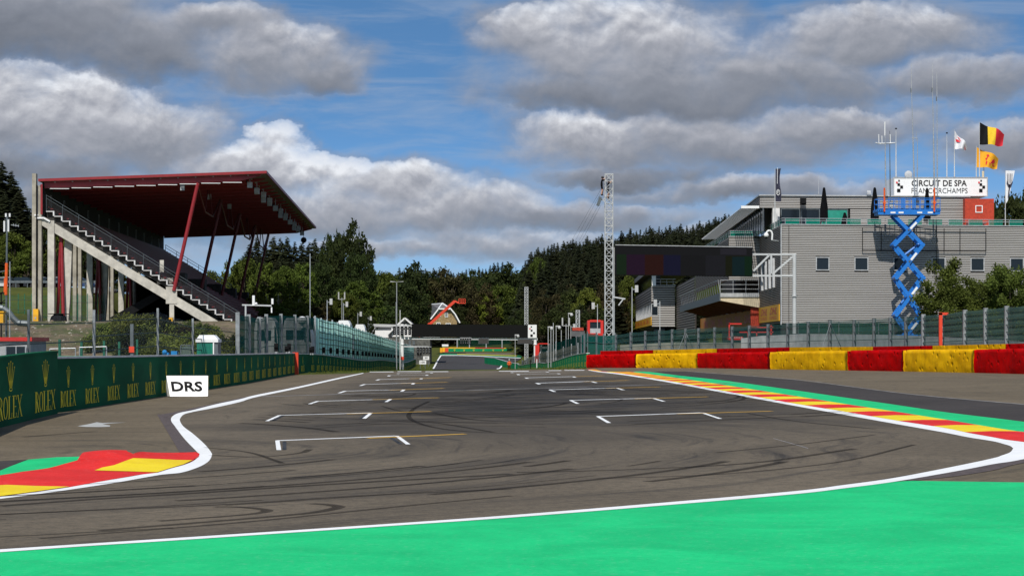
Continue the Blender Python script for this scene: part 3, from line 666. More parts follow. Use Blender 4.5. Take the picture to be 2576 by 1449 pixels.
# broken white edge line on the crest
mb = MB()
for u0, u1, v in ((930,990,935.2),(1000,1060,934.2),(1070,1128,934.6),(1255,1330,933.4),(1420,1470,931.3),(1380,1412,931.9)):
    ribbon(mb, [(u0, v),(u1, v-.3)], [(u0, v+1.0),(u1, v+.8)], .012, 0, 2)
struct('crest_edge_line', mb, P_WHITE)
sheet('crest_track', [(914,938.5),(936,935.2),(1010,933.4),(1480,930.8),(1480,931.2),(1010,934)], A_TRACK, .0085)
# ================================================================ LETTERING
_tc = {}
def text_mesh(body, bold=0.0):
    "flat letters: (verts, faces) scaled to a unit box"
    key = (body, bold)
    if key in _tc: return _tc[key]
    cu = bpy.data.curves.new('lettering', 'FONT'); cu.body = body; cu.offset = bold; cu.resolution_u = 3
    o = bpy.data.objects.new('lettering', cu); C.objects.link(o); bpy.context.view_layer.update()
    me = o.evaluated_get(bpy.context.evaluated_depsgraph_get()).to_mesh()
    vs = [tuple(v.co) for v in me.vertices]; fs = [tuple(p.vertices) for p in me.polygons]
    o.to_mesh_clear(); bpy.data.objects.remove(o); bpy.data.curves.remove(cu)
    x0 = min(v[0] for v in vs); x1 = max(v[0] for v in vs); y0 = min(v[1] for v in vs); y1 = max(v[1] for v in vs)
    _tc[key] = ([((v[0]-x0)/(x1-x0), (v[1]-y0)/(y1-y0)) for v in vs], fs); return _tc[key]
def put2d(mb, V, Fc, o, U, Vv, mi=0):
    o = Vector(o); U = Vector(U); Vv = Vector(Vv); mb.add([o+U*a+Vv*b for a, b in V], Fc, mi)
def stroke(V, Fc, pts, w):
    for (x0,y0),(x1,y1) in zip(pts, pts[1:]):
        dx, dy = x1-x0, y1-y0; L = math.hypot(dx, dy) or 1; a, b = -dy/L*w/2, dx/L*w/2; o = len(V)
        V += [(x0+a,y0+b),(x0-a,y0-b),(x1-a,y1-b),(x1+a,y1+b)]; Fc.append((o,o+1,o+2,o+3))
def arcp(cx, cy, rx, ry, a0, a1, n=8): return [(cx+rx*math.cos(R(a0+(a1-a0)*i/n)), cy+ry*math.sin(R(a0+(a1-a0)*i/n))) for i in range(n+1)]
def wordmark():
    "five tall serif letters R O L E X"
    V = []; Fc = []; t = .046; h = .016; S = .026
    def serif(x, y, w=.10): stroke(V, Fc, [(x-w/2, y), (x+w/2, y)], S)
    x = .045; stroke(V, Fc, [(x, 0), (x, 1)], t); serif(x, .01); serif(x, .99)
    stroke(V, Fc, arcp(x+.01, .75, .085, .23, 90, -90), .026); stroke(V, Fc, [(x+.05, .52), (x+.12, .0)], t); serif(x+.125, .01, .06)
    stroke(V, Fc, arcp(.285, .5, .075, .48, 0, 360, 16), .03)
    x = .435; stroke(V, Fc, [(x, 0), (x, 1)], t); serif(x, .01); serif(x, .99); stroke(V, Fc, [(x, .015), (x+.11, .015)], .028); stroke(V, Fc, [(x+.105, .0), (x+.115, .25)], h)
    x = .62; stroke(V, Fc, [(x, 0), (x, 1)], t); serif(x, .01); serif(x, .99)
    for yy in (.015, .5, .985): stroke(V, Fc, [(x, yy), (x+.11, yy)], .028)
    stroke(V, Fc, [(x+.105, 0), (x+.115, .22)], h); stroke(V, Fc, [(x+.105, 1), (x+.115, .8)], h)
    stroke(V, Fc, [(.80, 1), (.97, 0)], .038); stroke(V, Fc, [(.96, 1), (.80, 0)], .016)
    for xx, yy in ((.80,.99),(.96,.99),(.97,.01),(.80,.01)): serif(xx, yy, .08)
    return V, Fc
def crown():
    V = []; Fc = []
    for i, (tx, ty) in enumerate(((.06,.80),(.27,.93),(.5,.99),(.73,.93),(.94,.80))):
        o = len(V); bx = .38+.06*i; V += [(bx-.035, .14),(bx+.035, .14),(tx+.018, ty),(tx-.018, ty)]; Fc.append((o,o+1,o+2,o+3))
        o = len(V); c = arcp(tx, ty, .055, .028, 0, 360, 8)[:-1]; V += c; Fc.append(tuple(range(o, o+8)))
    o = len(V); V += [(.38,.12),(.62,.12),(.70,.35),(.30,.35)]; Fc.append((o,o+1,o+2,o+3))
    stroke(V, Fc, arcp(.5, .07, .17, .055, 0, 360, 12), .035)
    return V, Fc
WM, CRW = wordmark(), crown()

# ================================================================ BARRIERS
def zground(x, y): return T(x, y)
def board_barrier(name, label, path, h, mface, mtop, side, logos, thick=.12, lw=1.7, cw=.6):
    "path [(x,y,zbase)] ; side +1 shows its face to +x, -1 to -x"
    base = path[0]; th = thing(name, label, 'advertising barrier', (base[0], base[1], base[2]))
    f = MB(); tp = MB(); back = MB()
    for (xa,ya,za),(xb,yb_,zb) in zip(path, path[1:]):
        ha = h if not callable(h) else h(ya); hb = h if not callable(h) else h(yb_)
        d = Vector((xb-xa, yb_-ya, 0)).normalized(); n = Vector((d.y, -d.x, 0))*side
        A = Vector((xa,ya,za-.25)); B = Vector((xb,yb_,zb-.25)); up = lambda k: Vector((0,0,k+.25))
        f.prism([A, B, B+up(hb), A+up(ha)], -n*thick)
        tp.prism([A+up(ha)+n*.02, B+up(hb)+n*.02, B+up(hb)-n*(thick+.12), A+up(ha)-n*(thick+.12)], (0,0,.06))
    part('board', f, mface, th); part('top_edge', tp, mtop, th)
    lt = MB()
    for (x, y, z, dx, dy, dz, hh) in logos:
        d = Vector((dx, dy, dz)); n = Vector((dy, -dx, 0)).normalized()*side; o = Vector((x, y, z))+n*.012; dd = d if side > 0 else -d
        U = dd if side < 0 else d
        # reading direction runs from left to right as seen from the track
        U = Vector((dx, dy, dz))*(1 if side > 0 else -1)
        put2d(lt, *WM, o-U*lw/2+Vector((0,0,hh*.10)), U*lw, (0,0,hh*.33))
        put2d(lt, *CRW, o-U*cw/2+Vector((0,0,hh*.50)), U*cw, (0,0,hh*.44))
    if lt.v: part('lettering', lt, M['gold'], th)
    return th
def pathz(tab, ys, zf): return [(lerp(tab, y), y, zf(lerp(tab, y), y)) for y in ys]
def logo_row(path, start, pitch, h, stop=1e9):
    out = []; L = 0; nxt = start
    for a, b in zip(path, path[1:]):
        seg = math.dist(a[:2], b[:2])
        while nxt <= L+seg:
            t = (nxt-L)/seg; y = a[1]+(b[1]-a[1])*t
            if y > stop: return out
            dx, dy, dz = (b[0]-a[0])/seg, (b[1]-a[1])/seg, (b[2]-a[2])/seg
            hh = h(y) if callable(h) else h
            out.append((a[0]+(b[0]-a[0])*t, y, a[2]+(b[2]-a[2])*t, dx, dy, dz, hh)); nxt += pitch
        L += seg
    return out
gz = lambda x, y: SL*x
pA = [(-11.2,42,gz(-11.2,42)),(-12.68,52,gz(-12.7,52)),(-13.3,58.5,gz(-13.3,58.5)),(-13.72,63.4,gz(-13.8,63.4))]
hA = lambda y: 1.70+.14*sm(52,63,y)
board_barrier('near_barrier_board', 'tall dark green board with gold crowns overlapping the long barrier at the left edge', pA, hA, M['bank'], M['bank'], 1, logo_row(pA, 11.9, 6.9, 1.74), lw=4.3, cw=1.5)
ysB = [64.2,75,90,111.6,130,151.8]
pB = pathz([(63.6,-13.95),(111.6,-14.46),(152,-15.7)], ysB, gz)
hB = lambda y: lerp([(63,1.66),(111,1.57),(152,1.5)], y)
board_barrier('long_barrier', 'long dark green barrier with gold lettering and a white top behind the letter sign', pB, hB, M['bank'], M['concrete_w'], 1, logo_row(pB, 1.9, 4.0, 1.5), lw=2.4)
ysC = [152.6]+list(range(160,400,8))+[400]
pC = pathz([(152,-15.9),(240,-16.2),(400,-18.3)], ysC, T)
hC = lambda y: lerp([(152,1.45),(240,1.36),(400,1.15)], y)
lC = logo_row(pC, 7.2, 8.3, 1.36, 169)+logo_row(pC, 20.5, 4.0, 1.33)
board_barrier('far_barrier', 'dark green barrier with dense gold print running downhill below the teal windbreak', pC, hC, M['bank'], M['concrete_w'], 1, lC, lw=2.6)
mb = MB(); mb.box(-15.85,151.7,SL*-15.7-.1,-15.45,152.1,1.32); solo('barrier_end_post', mb, M['hivis'], 'upright red post closing the long green barrier', 'post')
ysD = [162,168,176,185,195,205,220,240,260,280,300,320,335,350]
pD = pathz([(162,5.75),(350,.93)], ysD, T)
hD = lambda y: lerp([(162,1.12),(200,1.12),(350,.85)], y)
board_barrier('right_barrier', 'bright green barrier with gold print along the right side of the straight', pD, hD, M['boardg'], M['wpole'], -1, logo_row(pD, 1.5, 4.0, 1.1), lw=2.4)
# its end swings away at the far end
pE = [(.93,350,T(.93,350)),(-.8,372,T(-.8,372)),(-3.2,394,-1.6),(-5.4,412,-1.5)]
board_barrier('barrier_wing', 'short green barrier angled away beyond the orange marshal', pE, 1.0, M['boardg'], M['wpole'], -1, [])
# the barrier facing us where the road turns
xa, xb = (1128-UC)*555/F, (1331-UC)*560/F
pF = [(xa,555,-.35),(0,557,-.4),(xb,560,-.55)]
lgs = [(xa+1.6+i*2.55, 555+i*.2, -.36-.01*i, 1, 0, 0, 1.3) for i in range(8)]
board_barrier('end_barrier', 'green barrier with gold crowns facing the straight where the road turns', pF, 1.32, M['boardg'], M['boardg'], 1, lgs, lw=1.75)
mb = MB(); n = 24
for i in range(n):
    a = xa-1.6+(xb-xa+1.6)*i/n; b = xa-1.6+(xb-xa+1.6)*(i+1)/n; mi = 0 if i < 9 or i >= 17 else 1
    mb.box(a, 556.2+i*.2, -.3, b-.002, 557.4+i*.2, 1.32-.008*i, mi)
solo('foam_top_barrier', mb, [M['yellow'], M['redcab']], 'yellow and red foam barrier topping the green board at the far corner', 'safety barrier')
for i, (u0, u1, m, nm) in enumerate(((1107,1113,'orcloth','yellow'),(1113.5,1119,'yellow','amber'),(1119.5,1127.5,'hivis','orange'))):
    mb = MB(); x0, x1 = (u0-UC)*545/F, (u1-UC)*545/F; mb.box(x0,545,-.25,x1,546,1.2); mb.box(x0+.1,544.95,.2,x1-.1,545.0,.5)
    solo('foam_block', mb, M[m], '%s foam block at the left end of the far green barrier' % nm, 'safety barrier', 'foam blocks at the far corner')

# red and yellow foam barriers on the right
def foam_front():
    pts = [(1475,925,893),(1600,925.5,891),(1755,926,888.5),(1937,929,886),(2132,932,883),(2272,934.5,881.5),(2450,938,880),(2680,943.5,876)]
    cols = ['red','yel','red','yel','red','yel','red']
    names = {'red':'red','yel':'yellow'}; desc = ['red foam barrier block at the left end of the front row','yellow foam barrier block right of the left end red block','long red foam barrier block below the big dark screen\'s right end','yellow foam barrier block below the steel gantry mast','short red foam barrier block left of the blue lift','dented yellow foam barrier block below the blue lift','red foam barrier block running out of the right edge']
    for i in range(7):
        (u0,v0,t0),(u1,v1,t1) = pts[i], pts[i+1]; mb = MB(); nn = 26; nz = 7
        a = Vector(GP(u0, v0)); b = Vector(GP(u1, v1)); h0 = (v0-t0)*a.y/F; h1 = (v1-t1)*b.y/F
        d = (b-a).normalized(); nrm = Vector((d.y, -d.x, 0)).normalized()
        if nrm.y > 0: nrm = -nrm
        ga = .03
        V = []
        for k in range(nn+1):
            s = k/nn; p = a+(b-a)*s; hh = h0+(h1-h0)*s+.035*math.sin(k*1.7+i)*math.sin(k*.6)
            if k == 0: p = p+d*ga
            if k == nn: p = p-d*ga
            for j in range(nz+1):
                q = j/nz; off = .02*math.sin(q*math.pi)+.032*math.sin(k*.9+i*2+q*3)*math.sin(q*6+k*.35+i)+random.uniform(-.012,.012)
                if j == 0: off = -.05
                V.append(p+nrm*off+Vector((0,0,-.08 if j == 0 else q*hh)))
            V.append(p-nrm*1.1+Vector((0,0,hh+.02)))
        w = nz+2
        fs = [(k*w+j, (k+1)*w+j, (k+1)*w+j+1, k*w+j+1) for k in range(nn) for j in range(w-1)]
        fs += [tuple(range(w-1,-1,-1)), tuple(nn*w+j for j in range(w))]
        mb.add(V, fs)
        solo('foam_barrier', mb, FOAM[cols[i]], desc[i], 'safety barrier', 'front row of red and yellow foam barriers', smooth=True)
    rows = [(1510,1643,883,880.5,'red'),(1643,1803,880.5,877,'yel'),(1803,1986,877,873.5,'red'),(1986,2196,873.5,872,'yel'),(2196,2346,872,869.5,'red'),(2346,2530,869.5,865,'yel'),(2530,2720,865,860,'red')]
    def dist(u): return lerp([(1475,166),(1755,152),(2132,127),(2272,120.5),(2450,111),(2720,101)], u)
    dd = ['red block at the left end of the back row','yellow block of the back row left of the gantry mast','red block of the back row beneath the pale low wall','long yellow block in the middle of the back row','red block of the back row left of the orange fence post','yellow block of the back row right of the orange fence post','red block of the back row at the right edge']
    for i, (u0,u1,t0,t1,c) in enumerate(rows):
        mb = MB(); A = W(u0, t0, dist(u0)); B = W(u1, t1, dist(u1)); d = (Vector(B)-Vector(A)).normalized()
        a = Vector(A)+d*.02; b = Vector(B)-d*.02; a0 = Vector((a.x,a.y,.0)); b0 = Vector((b.x,b.y,.0))
        mb.prism([a0,b0,b,a], (.25,.85,0)); solo('rear_foam_barrier', mb, FOAM[c], dd[i], 'safety barrier', 'back row of red and yellow foam barriers')
def foam_mat(name, col):
    m = bpy.data.materials.new(name); m.use_nodes = True; t = m.node_tree; N = NT(t); b = t.nodes['Principled BSDF']; b.inputs['Roughness'].default_value = .6; b.inputs['Specular IOR Level'].default_value = .04
    g = N.n('ShaderNodeNewGeometry').outputs['Position']; x, y, z = N.sep(g)
    n = N.noise(g, .8, 5, .6); d = N.noise(N.xyz(N.mul(x, 2.2), N.mul(y, 2.2), N.mul(z, .7)), 1.0, 4, .65); low = N.sub(1.0, N.sm(.0, .45, z)); vo = N.n('ShaderNodeTexVoronoi'); t.links.new(g, vo.inputs['Vector']); vo.inputs['Scale'].default_value = 2.1
    c = N.mix(N.sm(.3, .7, n), tuple(v*.72 for v in col)+(1,), tuple(min(.9, v*1.15) for v in col)+(1,))
    c = N.mix(N.mul(N.sm(.52, .70, d), .45), c, tuple(v*.45 for v in col)+(1,)); c = N.mix(N.mul(N.sm(.11, .05, vo.outputs['Distance']), .35), c, tuple(v*.3 for v in col)+(1,))
    c = N.mix(N.mul(N.mul(low, N.sm(.4, .65, d)), .5), c, (.06,.045,.035,1))
    t.links.new(c, b.inputs['Base Color']); bp = N.n('ShaderNodeBump'); bp.inputs['Strength'].default_value = .7; bp.inputs['Distance'].default_value = .12; t.links.new(N.add(N.mul(d, .7), N.sm(.0, .3, vo.outputs['Distance'])), bp.inputs['Height']); t.links.new(bp.outputs[0], b.inputs['Normal'])
    return m
FOAM = dict(red=foam_mat('foam_red', (.50,.001,.001)), yel=foam_mat('foam_yellow', (.86,.43,.004)))
foam_front()
# pale retaining wall behind them
pts = [(1864,851,160),(1936,842.5,158),(2000,840,155),(2081,840,150),(2206,841.5,140),(2312,845,132),(2388,848,128),(2560,858,118),(2700,866,112)]
mb = MB(); P = [Vector(W(*p)) for p in pts]
for a, b in zip(P, P[1:]): mb.prism([(a.x,a.y,-.2),(b.x,b.y,-.2),b,a], (.1,.35,0))
solo('low_concrete_wall', mb, M['concrete_w'], 'low pale concrete wall behind the fence on the right', 'wall')
pts = [(1560,868,172),(1700,861,170),(1864,862,162),(1990,866,156)]
mb = MB(); P = [Vector(W(*p)) for p in pts]
for a, b in zip(P, P[1:]): mb.prism([(a.x,a.y,-.2),(b.x,b.y,-.2),b,a], (.1,.35,0))
solo('stained_concrete_wall', mb, M['concrete_d'], 'low brownish concrete wall below the pit building', 'wall')

# ================================================================ FENCES
def fence(name, label, posts, screen, wires=0, mpost=None, pw=.16, net=None, post_top=.15, cat='fence', wz=None, wr=.018, pleat=0, pamp=.0):
    "posts [(x,y,z0,z1)]"
    mpost = mpost or M['galv']; th = thing(name, label, cat, posts[0][:3])
    for x, y, z0, z1 in posts:
        mb = MB(); mb.box(x-pw/2, y-pw/2, z0, x+pw/2, y+pw/2, z1+post_top); mb.box(x-pw*.8, y-pw*.8, z0, x+pw*.8, y+pw*.8, z0+.04); part('post', mb, mpost, th)
    if screen:
        mb = MB()
        for (xa,ya,za,ta),(xb,yb_,zb,tb) in zip(posts, posts[1:]):
            n = pleat or 4
            for k in range(n):
                s0, s1 = k/n, (k+1)/n; sag = lambda s: -.05*math.sin(math.pi*s)
                P = [(xa+(xb-xa)*s+(pamp*math.sin((ya+(yb_-ya)*s)*4.2)*math.sin(math.pi*s)**.3 if pleat else 0), ya+(yb_-ya)*s) for s in (s0, s1)]
                mb.add([(*P[0], za+(zb-za)*s0), (*P[1], za+(zb-za)*s1), (*P[1], ta+(tb-ta)*s1+sag(s1)), (*P[0], ta+(tb-ta)*s0+sag(s0))], [(0,1,2,3)])
        part('netting', mb, screen, th)
    if wires:
        mb = MB()
        for (xa,ya,za,ta),(xb,yb_,zb,tb) in zip(posts, posts[1:]):
            for k in range(wires):
                q = (k+.5)/wires if wz is None else wz[k]
                mb.bar((xa-.05,ya-.06,za+(ta-za)*q),(xb-.05,yb_-.06,zb+(tb-zb)*q), wr*2)
        part('cable', mb, M['net'], th)
    return th
# far left thin chain-link with slim posts
def P_on(u, xoff, tab=XL):
    # distance at which the sight column u meets a line offset from the left barrier
    d = 30
    while d < 420:
        if (u-UC)*d/F <= lerp(tab, d)+xoff: return d
        d += .25
    return d
def lpost(u, vt, xoff, z0=None):
    d = P_on(u, xoff); x, y, z = W(u, vt, d); return (x, y, (T(x, y) if z0 is None else z0), z)
pl = [lpost(u, v, -.9) for u, v in ((-60,788),(72,791),(236,790))]
fence('chain_link_fence', 'chain-link fence with slim dark posts above the green barrier at far left', pl, CHAIN, 5, M['gdark'], .07)
pl = [lpost(236.6,790,-.9), lpost(397,784,-.9), lpost(485,809,-.9), lpost(597,826,-.9)]
fence('debris_fence', 'chain-link fence with a pale bolted post near the portable toilet', pl, CHAIN, 6, M['galvd'], .09)
d = P_on(332, -.6); x, y, z = W(332, 815, d); th = thing('marker_post', 'grey square post with an orange reflector behind the green barrier', 'post', (x, y, T(x,y)))
mb = MB(); mb.box(x-.06,y-.06,T(x,y),x+.06,y+.06,z); part('post', mb, M['gdark'], th)
mb = MB(); zz = W(332,880,d)[2]; mb.box(x-.1,y-.1,zz-.1,x+.1,y-.07,zz+.13); part('reflector', mb, M['hivis'], th)
pl = [lpost(u, v, -.7) for u, v in ((598,790),(626,795),(652,801),(670,794),(707,793),(742,795),(773,797.5),(792,799.5))]
fence('dark_screen_fence', 'tall fence with thick steel posts and dark see-through netting beside the grandstand', pl, SCR_DARK, 7, M['galvd'], .22, post_top=.1)
# teal windbreak
ys_ = [P_on(792, -.6)]+[P_on(792, -.6)+6.0*i for i in range(1, 38)]
topv = [(792,800),(850,813),(900,829),(950,846),(1000,861),(1047,874)]
pl = []
for y in ys_:
    if y > 402: break
    x = lerp(XL, y)-.55; u = UC+F*x/y; zt = W(u, lerp(topv, u), y)[2]
    pl.append((x+.04*math.sin(y), y, T(x, y)+.3, zt+.05*math.sin(y*1.7)))
fw = fence('teal_windbreak_fence', 'long fence clad in bright teal netting with a grid of dark cables', pl, SCR_TEAL, 0, M['galv'], .12, pleat=24, pamp=.30)
mb = MB()
for (xa,ya,za,ta),(xb,yb_,zb,tb) in zip(pl, pl[1:]):
    k = 0
    while k < 2:
        q = k/2; mb.bar((xa+(xb-xa)*q+.34, ya+(yb_-ya)*q, za+(zb-za)*q),(xa+(xb-xa)*q+.34, ya+(yb_-ya)*q, ta+(tb-ta)*q), .05); k += 1
    for k in range(9):
        q = (k+.5)/9; mb.bar((xa+.34,ya,za+(ta-za)*q),(xb+.34,yb_,zb+(tb-zb)*q), .055)
part('cable_grid', mb, M['net'], fw)
# right catch fence, leftmost part with the green screen above pickets
def rdist(u): return lerp([(1300,353),(1337,300),(1372,250),(1437,184),(1472,164),(1550,166),(1587,163),(1755,154),(1932,143),(2087,133),(2240,125),(2382,118),(2532,111.5),(2620,108)], u)
def rz0(x, y): return T(x, y)
tops = [(1550,842),(1587,836),(1623.5,833),(1659,831),(1691,829),(1724.6,827.5),(1757.5,826),(1798,824),(1842,822),(1885,819.5),(1932,816.5),(1981.6,813),(2033.6,809),(2087.8,806),(2149,805),(2199,801.5),(2240,799),(2279,797),(2322,792.7)]
pl = []
for u, v in tops:
    x, y, z = W(u, v, rdist(u)); pl.append((x, y, T(x,y), z))
fence('catch_fence', 'catch fence with grey posts and thin green netting below the striped building', pl, SCR_RIGHT, 6, M['gdark'], .2, post_top=.02)
pl = []
for u, v in ((2322,792.7),(2369,789),(2427,781.6),(2479,777),(2532,772),(2590,767)):
    x, y, z = W(u, v, rdist(u)-.1); pl.append((x+.01, y, T(x,y), z))
fence('crumpled_catch_fence', 'catch fence with wrinkled dense netting in front of the bushes at right', pl, screen_mat('dense_green_netting', (.10,.17,.14), .72, .3, 2.2, .3), 9, M['galvd'], .22, post_top=.05)
x, y, z = W(2366, 787, rdist(2369)-.6); mb = MB(); mb.box(x-.09,y-.09,T(x,y),x+.09,y+.09,z); mb.box(x-.09,y-.09,z-.12,x+.42,y+.02,z+.02)
solo('orange_post', mb, M['hivis'], 'bright orange angled post fixed to the right catch fence', 'post')
# stays of the fence
for u in (1724,2087.8):
    x, y, z = W(u, lerp(tops, u)+8, rdist(u)); mb = MB(); mb.tube((x,y-.15,z),(x-1.1,y-1.4,T(x,y)),.025,5); mb.tube((x,y-.15,z),(x+1.1,y-1.4,T(x,y)),.025,5)
    solo('fence_stay', mb, M['gdark'], 'pair of splayed stay rods %s' % ('on the fence post below the gantry screen' if u < 2000 else 'on the thick fence post in front of the pale wall'), 'fence stay')
pl = []
for u, v in ((1302,905),(1310,908),(1322,901),(1337,896),(1352,891)):
    y = rdist(u) if u > 1302 else 372; x, y, z = W(u, v, y); x += .25; pl.append((x, y, T(x,y)+.5, z))
fence('grey_picket_fence', 'grey picket panels above the green barrier behind the marshal', pl[1:], screen_mat('grey_pickets', (.30,.30,.28), .75, .3, 3, .3), 3, M['gdark'], .2)
tv = [(1352,871),(1372,867),(1387.5,861.5),(1412,854),(1437,846.6),(1455,843)]
pl = []
for u, v in tv:
    x, y, z = W(u, v, rdist(u)+1.2); pl.append((x+.5, y, T(x,y), z))
fence('dark_green_screen', 'dark green screen fence rising towards the truss tower', pl, screen_mat('dense_dark_green', (.006,.055,.045), .93, .15, 1.2, .25), 0, M['gdark'], .15)
pl = []
for u in (1354,1372,1392,1412,1432,1448):
    x, y, z = W(u, 0, rdist(u)+.4); zt = W(u, lerp([(1352,889),(1387,883),(1435,868),(1450,866)], u), y)[2]; pl.append((x+.2, y, T(x,y)+.6, zt))
fence('crowd_barrier_panels', 'row of light steel railing panels in front of the dark green screen', pl, screen_mat('steel_pickets', (.36,.34,.28), .6, .3, 4, .4), 2, M['galv'], .06)
mb = MB()
pl = []
for u, v in ((1462,842),(1478,838),(1500,840),(1518,844),(1548,842)):
    x, y, z = W(u, v, 176); pl.append((x, y, T(x,y), z))
fence('wavy_green_screen', 'wavy dark green netting at the foot of the truss tower', pl, screen_mat('wavy_green', (.01,.09,.08), .85, .25, 1.5, .3), 2, M['gdark'], .1)
# fence below the building, darker
pl = []
for u in (2008,2060,2110,2160,2210,2248):
    x, y, z = W(u, 812, 196); pl.append((x, y, 1.5, z))
fence('service_fence', 'dark green netted fence at the foot of the striped building', pl, screen_mat('service_net', (.02,.07,.05), .8, .2, 1, .3), 1, M['gdark'], .08)
# green posts fence on the slope at far left
pl = [(W(u, 742+ (u-60)*.02, 232)[0], 232, T(W(u,742,232)[0],232)-.1, W(u, 742, 232)[2]) for u in (-10,18,46,62,80,103,126,150,172,196,220,245,262)]
fence('green_mesh_fence', 'green mesh fence across the grass slope behind the grandstand columns', pl, screen_mat('green_mesh', (.01,.14,.08), .22, .2, 3, .3), 2, mat('green_post', (.01,.12,.07), .5), .07)
pl = [lpost(u, v, -3.0) for u, v in ((100,868),(150,864),(205,868),(262,866),(300,868),(345,862))]
fence('low_green_fence', 'short green posts in front of the stony bank', pl, None, 2, mat('green_post', (.01,.12,.07), .5), .09)

# ================================================================ GRANDSTAND
GD = Vector((-.043, 1, 0)).normalized(); GA = Vector((GD.y, -GD.x, 0)); GO = Vector((-47.0, 210, 0))
def S(a, l, z): p = GO+GA*a+GD*l; return Vector((p.x, p.y, z))
gs = thing('grandstand', 'large covered grandstand with dark red roof on concrete columns', 'grandstand', tuple(S(10,0,4.1)))
def sbox(mb, a0, l0, z0, a1, l1, z1, mi=0):
    mb.prism([S(a0,l0,z0),S(a1,l0,z0),S(a1,l0,z1),S(a0,l0,z1)], GD*(l1-l0), mi)
GL = 98.0
rz = lambda a: 18.15+a*.0385        # underside of the roof
mb = MB(); mb.prism([S(-.3,-.4,rz(0)+.02),S(22.3,-.4,rz(22)+.02),S(22.3,-.4,rz(22)+.18),S(-.3,-.4,rz(0)+.18)], GD*(GL+.8)); roof = part('roof', mb, M['roof'], gs)
mb = MB(); mb.prism([S(-.3,-.5,rz(0)+.02),S(22.4,-.5,rz(22)+.05),S(22.4,-.5,rz(22)+.32),S(-.3,-.5,rz(0)+.28)], GD*.10)
mb.prism([S(22.3,-.4,rz(22)+.02),S(22.42,-.4,rz(22)+.02),S(22.42,-.4,rz(22)+.3),S(22.3,-.4,rz(22)+.3)], GD*(GL+.8)); part('roof_edge', mb, M['red'], roof)
for k in range(21):
    l = .2+k*4.88; mb = MB(); mb.prism([S(.2,l,rz(0)-.62),S(19.6,l,rz(20)-.62),S(21.8,l,rz(22)-.12),S(21.8,l,rz(22)),S(.2,l,rz(0))], GD*.22); part('roof_beam', mb, M['red'], roof)
mb = MB()
for i in range(9): sbox(mb, .8+i*2.15, -.15, rz(i*2.2)-.70, .8+i*2.15+(1.9), .1, rz(i*2.2)-.64)
part('light_strip', mb, M['white'], roof)
mb = MB()
for i in range(12): a = 1.2+i*1.75; sbox(mb, a, 0, rz(a)-.10, a+.12, GL, rz(a)-.0)
part('purlin', mb, M['ltgrey'], roof)
# raked terrace
ztop = 15.25; rise = .49; run = .805; NR = 24
mb = MB(); prof = []
for k in range(NR): a = .4+k*run; z = ztop-k*rise; prof += [(a, z), (a+run, z)]
low = [(a, z-.55) for a, z in prof[::-1][::6]]
body = prof+[(prof[-1][0], prof[-1][1]-.5),(prof[0][0], prof[0][1]-.7)]
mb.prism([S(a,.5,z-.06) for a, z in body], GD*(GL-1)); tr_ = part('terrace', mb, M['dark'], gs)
for k in range(NR):
    a = .4+k*run; z = ztop-k*rise
    mb = MB(); sbox(mb, a, 0, z-.08, a+run, .6, z); sbox(mb, a+run-.13, 0, z-rise, a+run, .6, z-.08); part('step_end', mb, M['concrete_w'], tr_)
for k in range(NR):
    a = .4+k*run; z = ztop-k*rise; mb = MB()
    sbox(mb, a+.28, .9, z+.16, a+.50, GL-1, z+.24); sbox(mb, a+.08, .9, z+.38, a+.13, GL-1, z+.50)
    for q in range(14): sbox(mb, a+.3, 1+q*7, z, a+.36, 1.1+q*7, z+.17)
    part('seat_row', mb, M['seat'], gs)
    mb = MB(); sbox(mb, a+.34, .62, z+.20, a+.56, 1.6, z+.30); part('lit_seat_end', mb, M['red'], gs)  # brighter red end piece stands in for sun on the near seats
# stringer beam
def beam(a0, z0, a1, z1, h, l=.1, w=.7, m=None, name='stringer'):
    mb = MB(); mb.prism([S(a0,l,z0),S(a1,l,z1),S(a1,l,z1-h),S(a0,l,z0-h)], GD*w); return part(name, mb, m or M['concrete'], gs)
for l in (.1, 24.5, 49, 73.5, 96.8):
    beam(-.3, 14.95, 20.9, 2.2, .98, l)
# back wall and windows
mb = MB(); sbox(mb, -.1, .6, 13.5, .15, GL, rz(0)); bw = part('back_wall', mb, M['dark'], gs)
for k in range(12):
    l = 3.5+k*8; mb = MB()
    for (a, b, c, d) in ((0,0,.1,1.7),(.8,0,.9,1.7),(0,0,.9,.1),(0,1.6,.9,1.7)): sbox(mb, .16, l+a, 16.0+b-.6, .2, l+c, 16.0+d-.6)
    part('slot_window', mb, M['ltgrey'], bw)
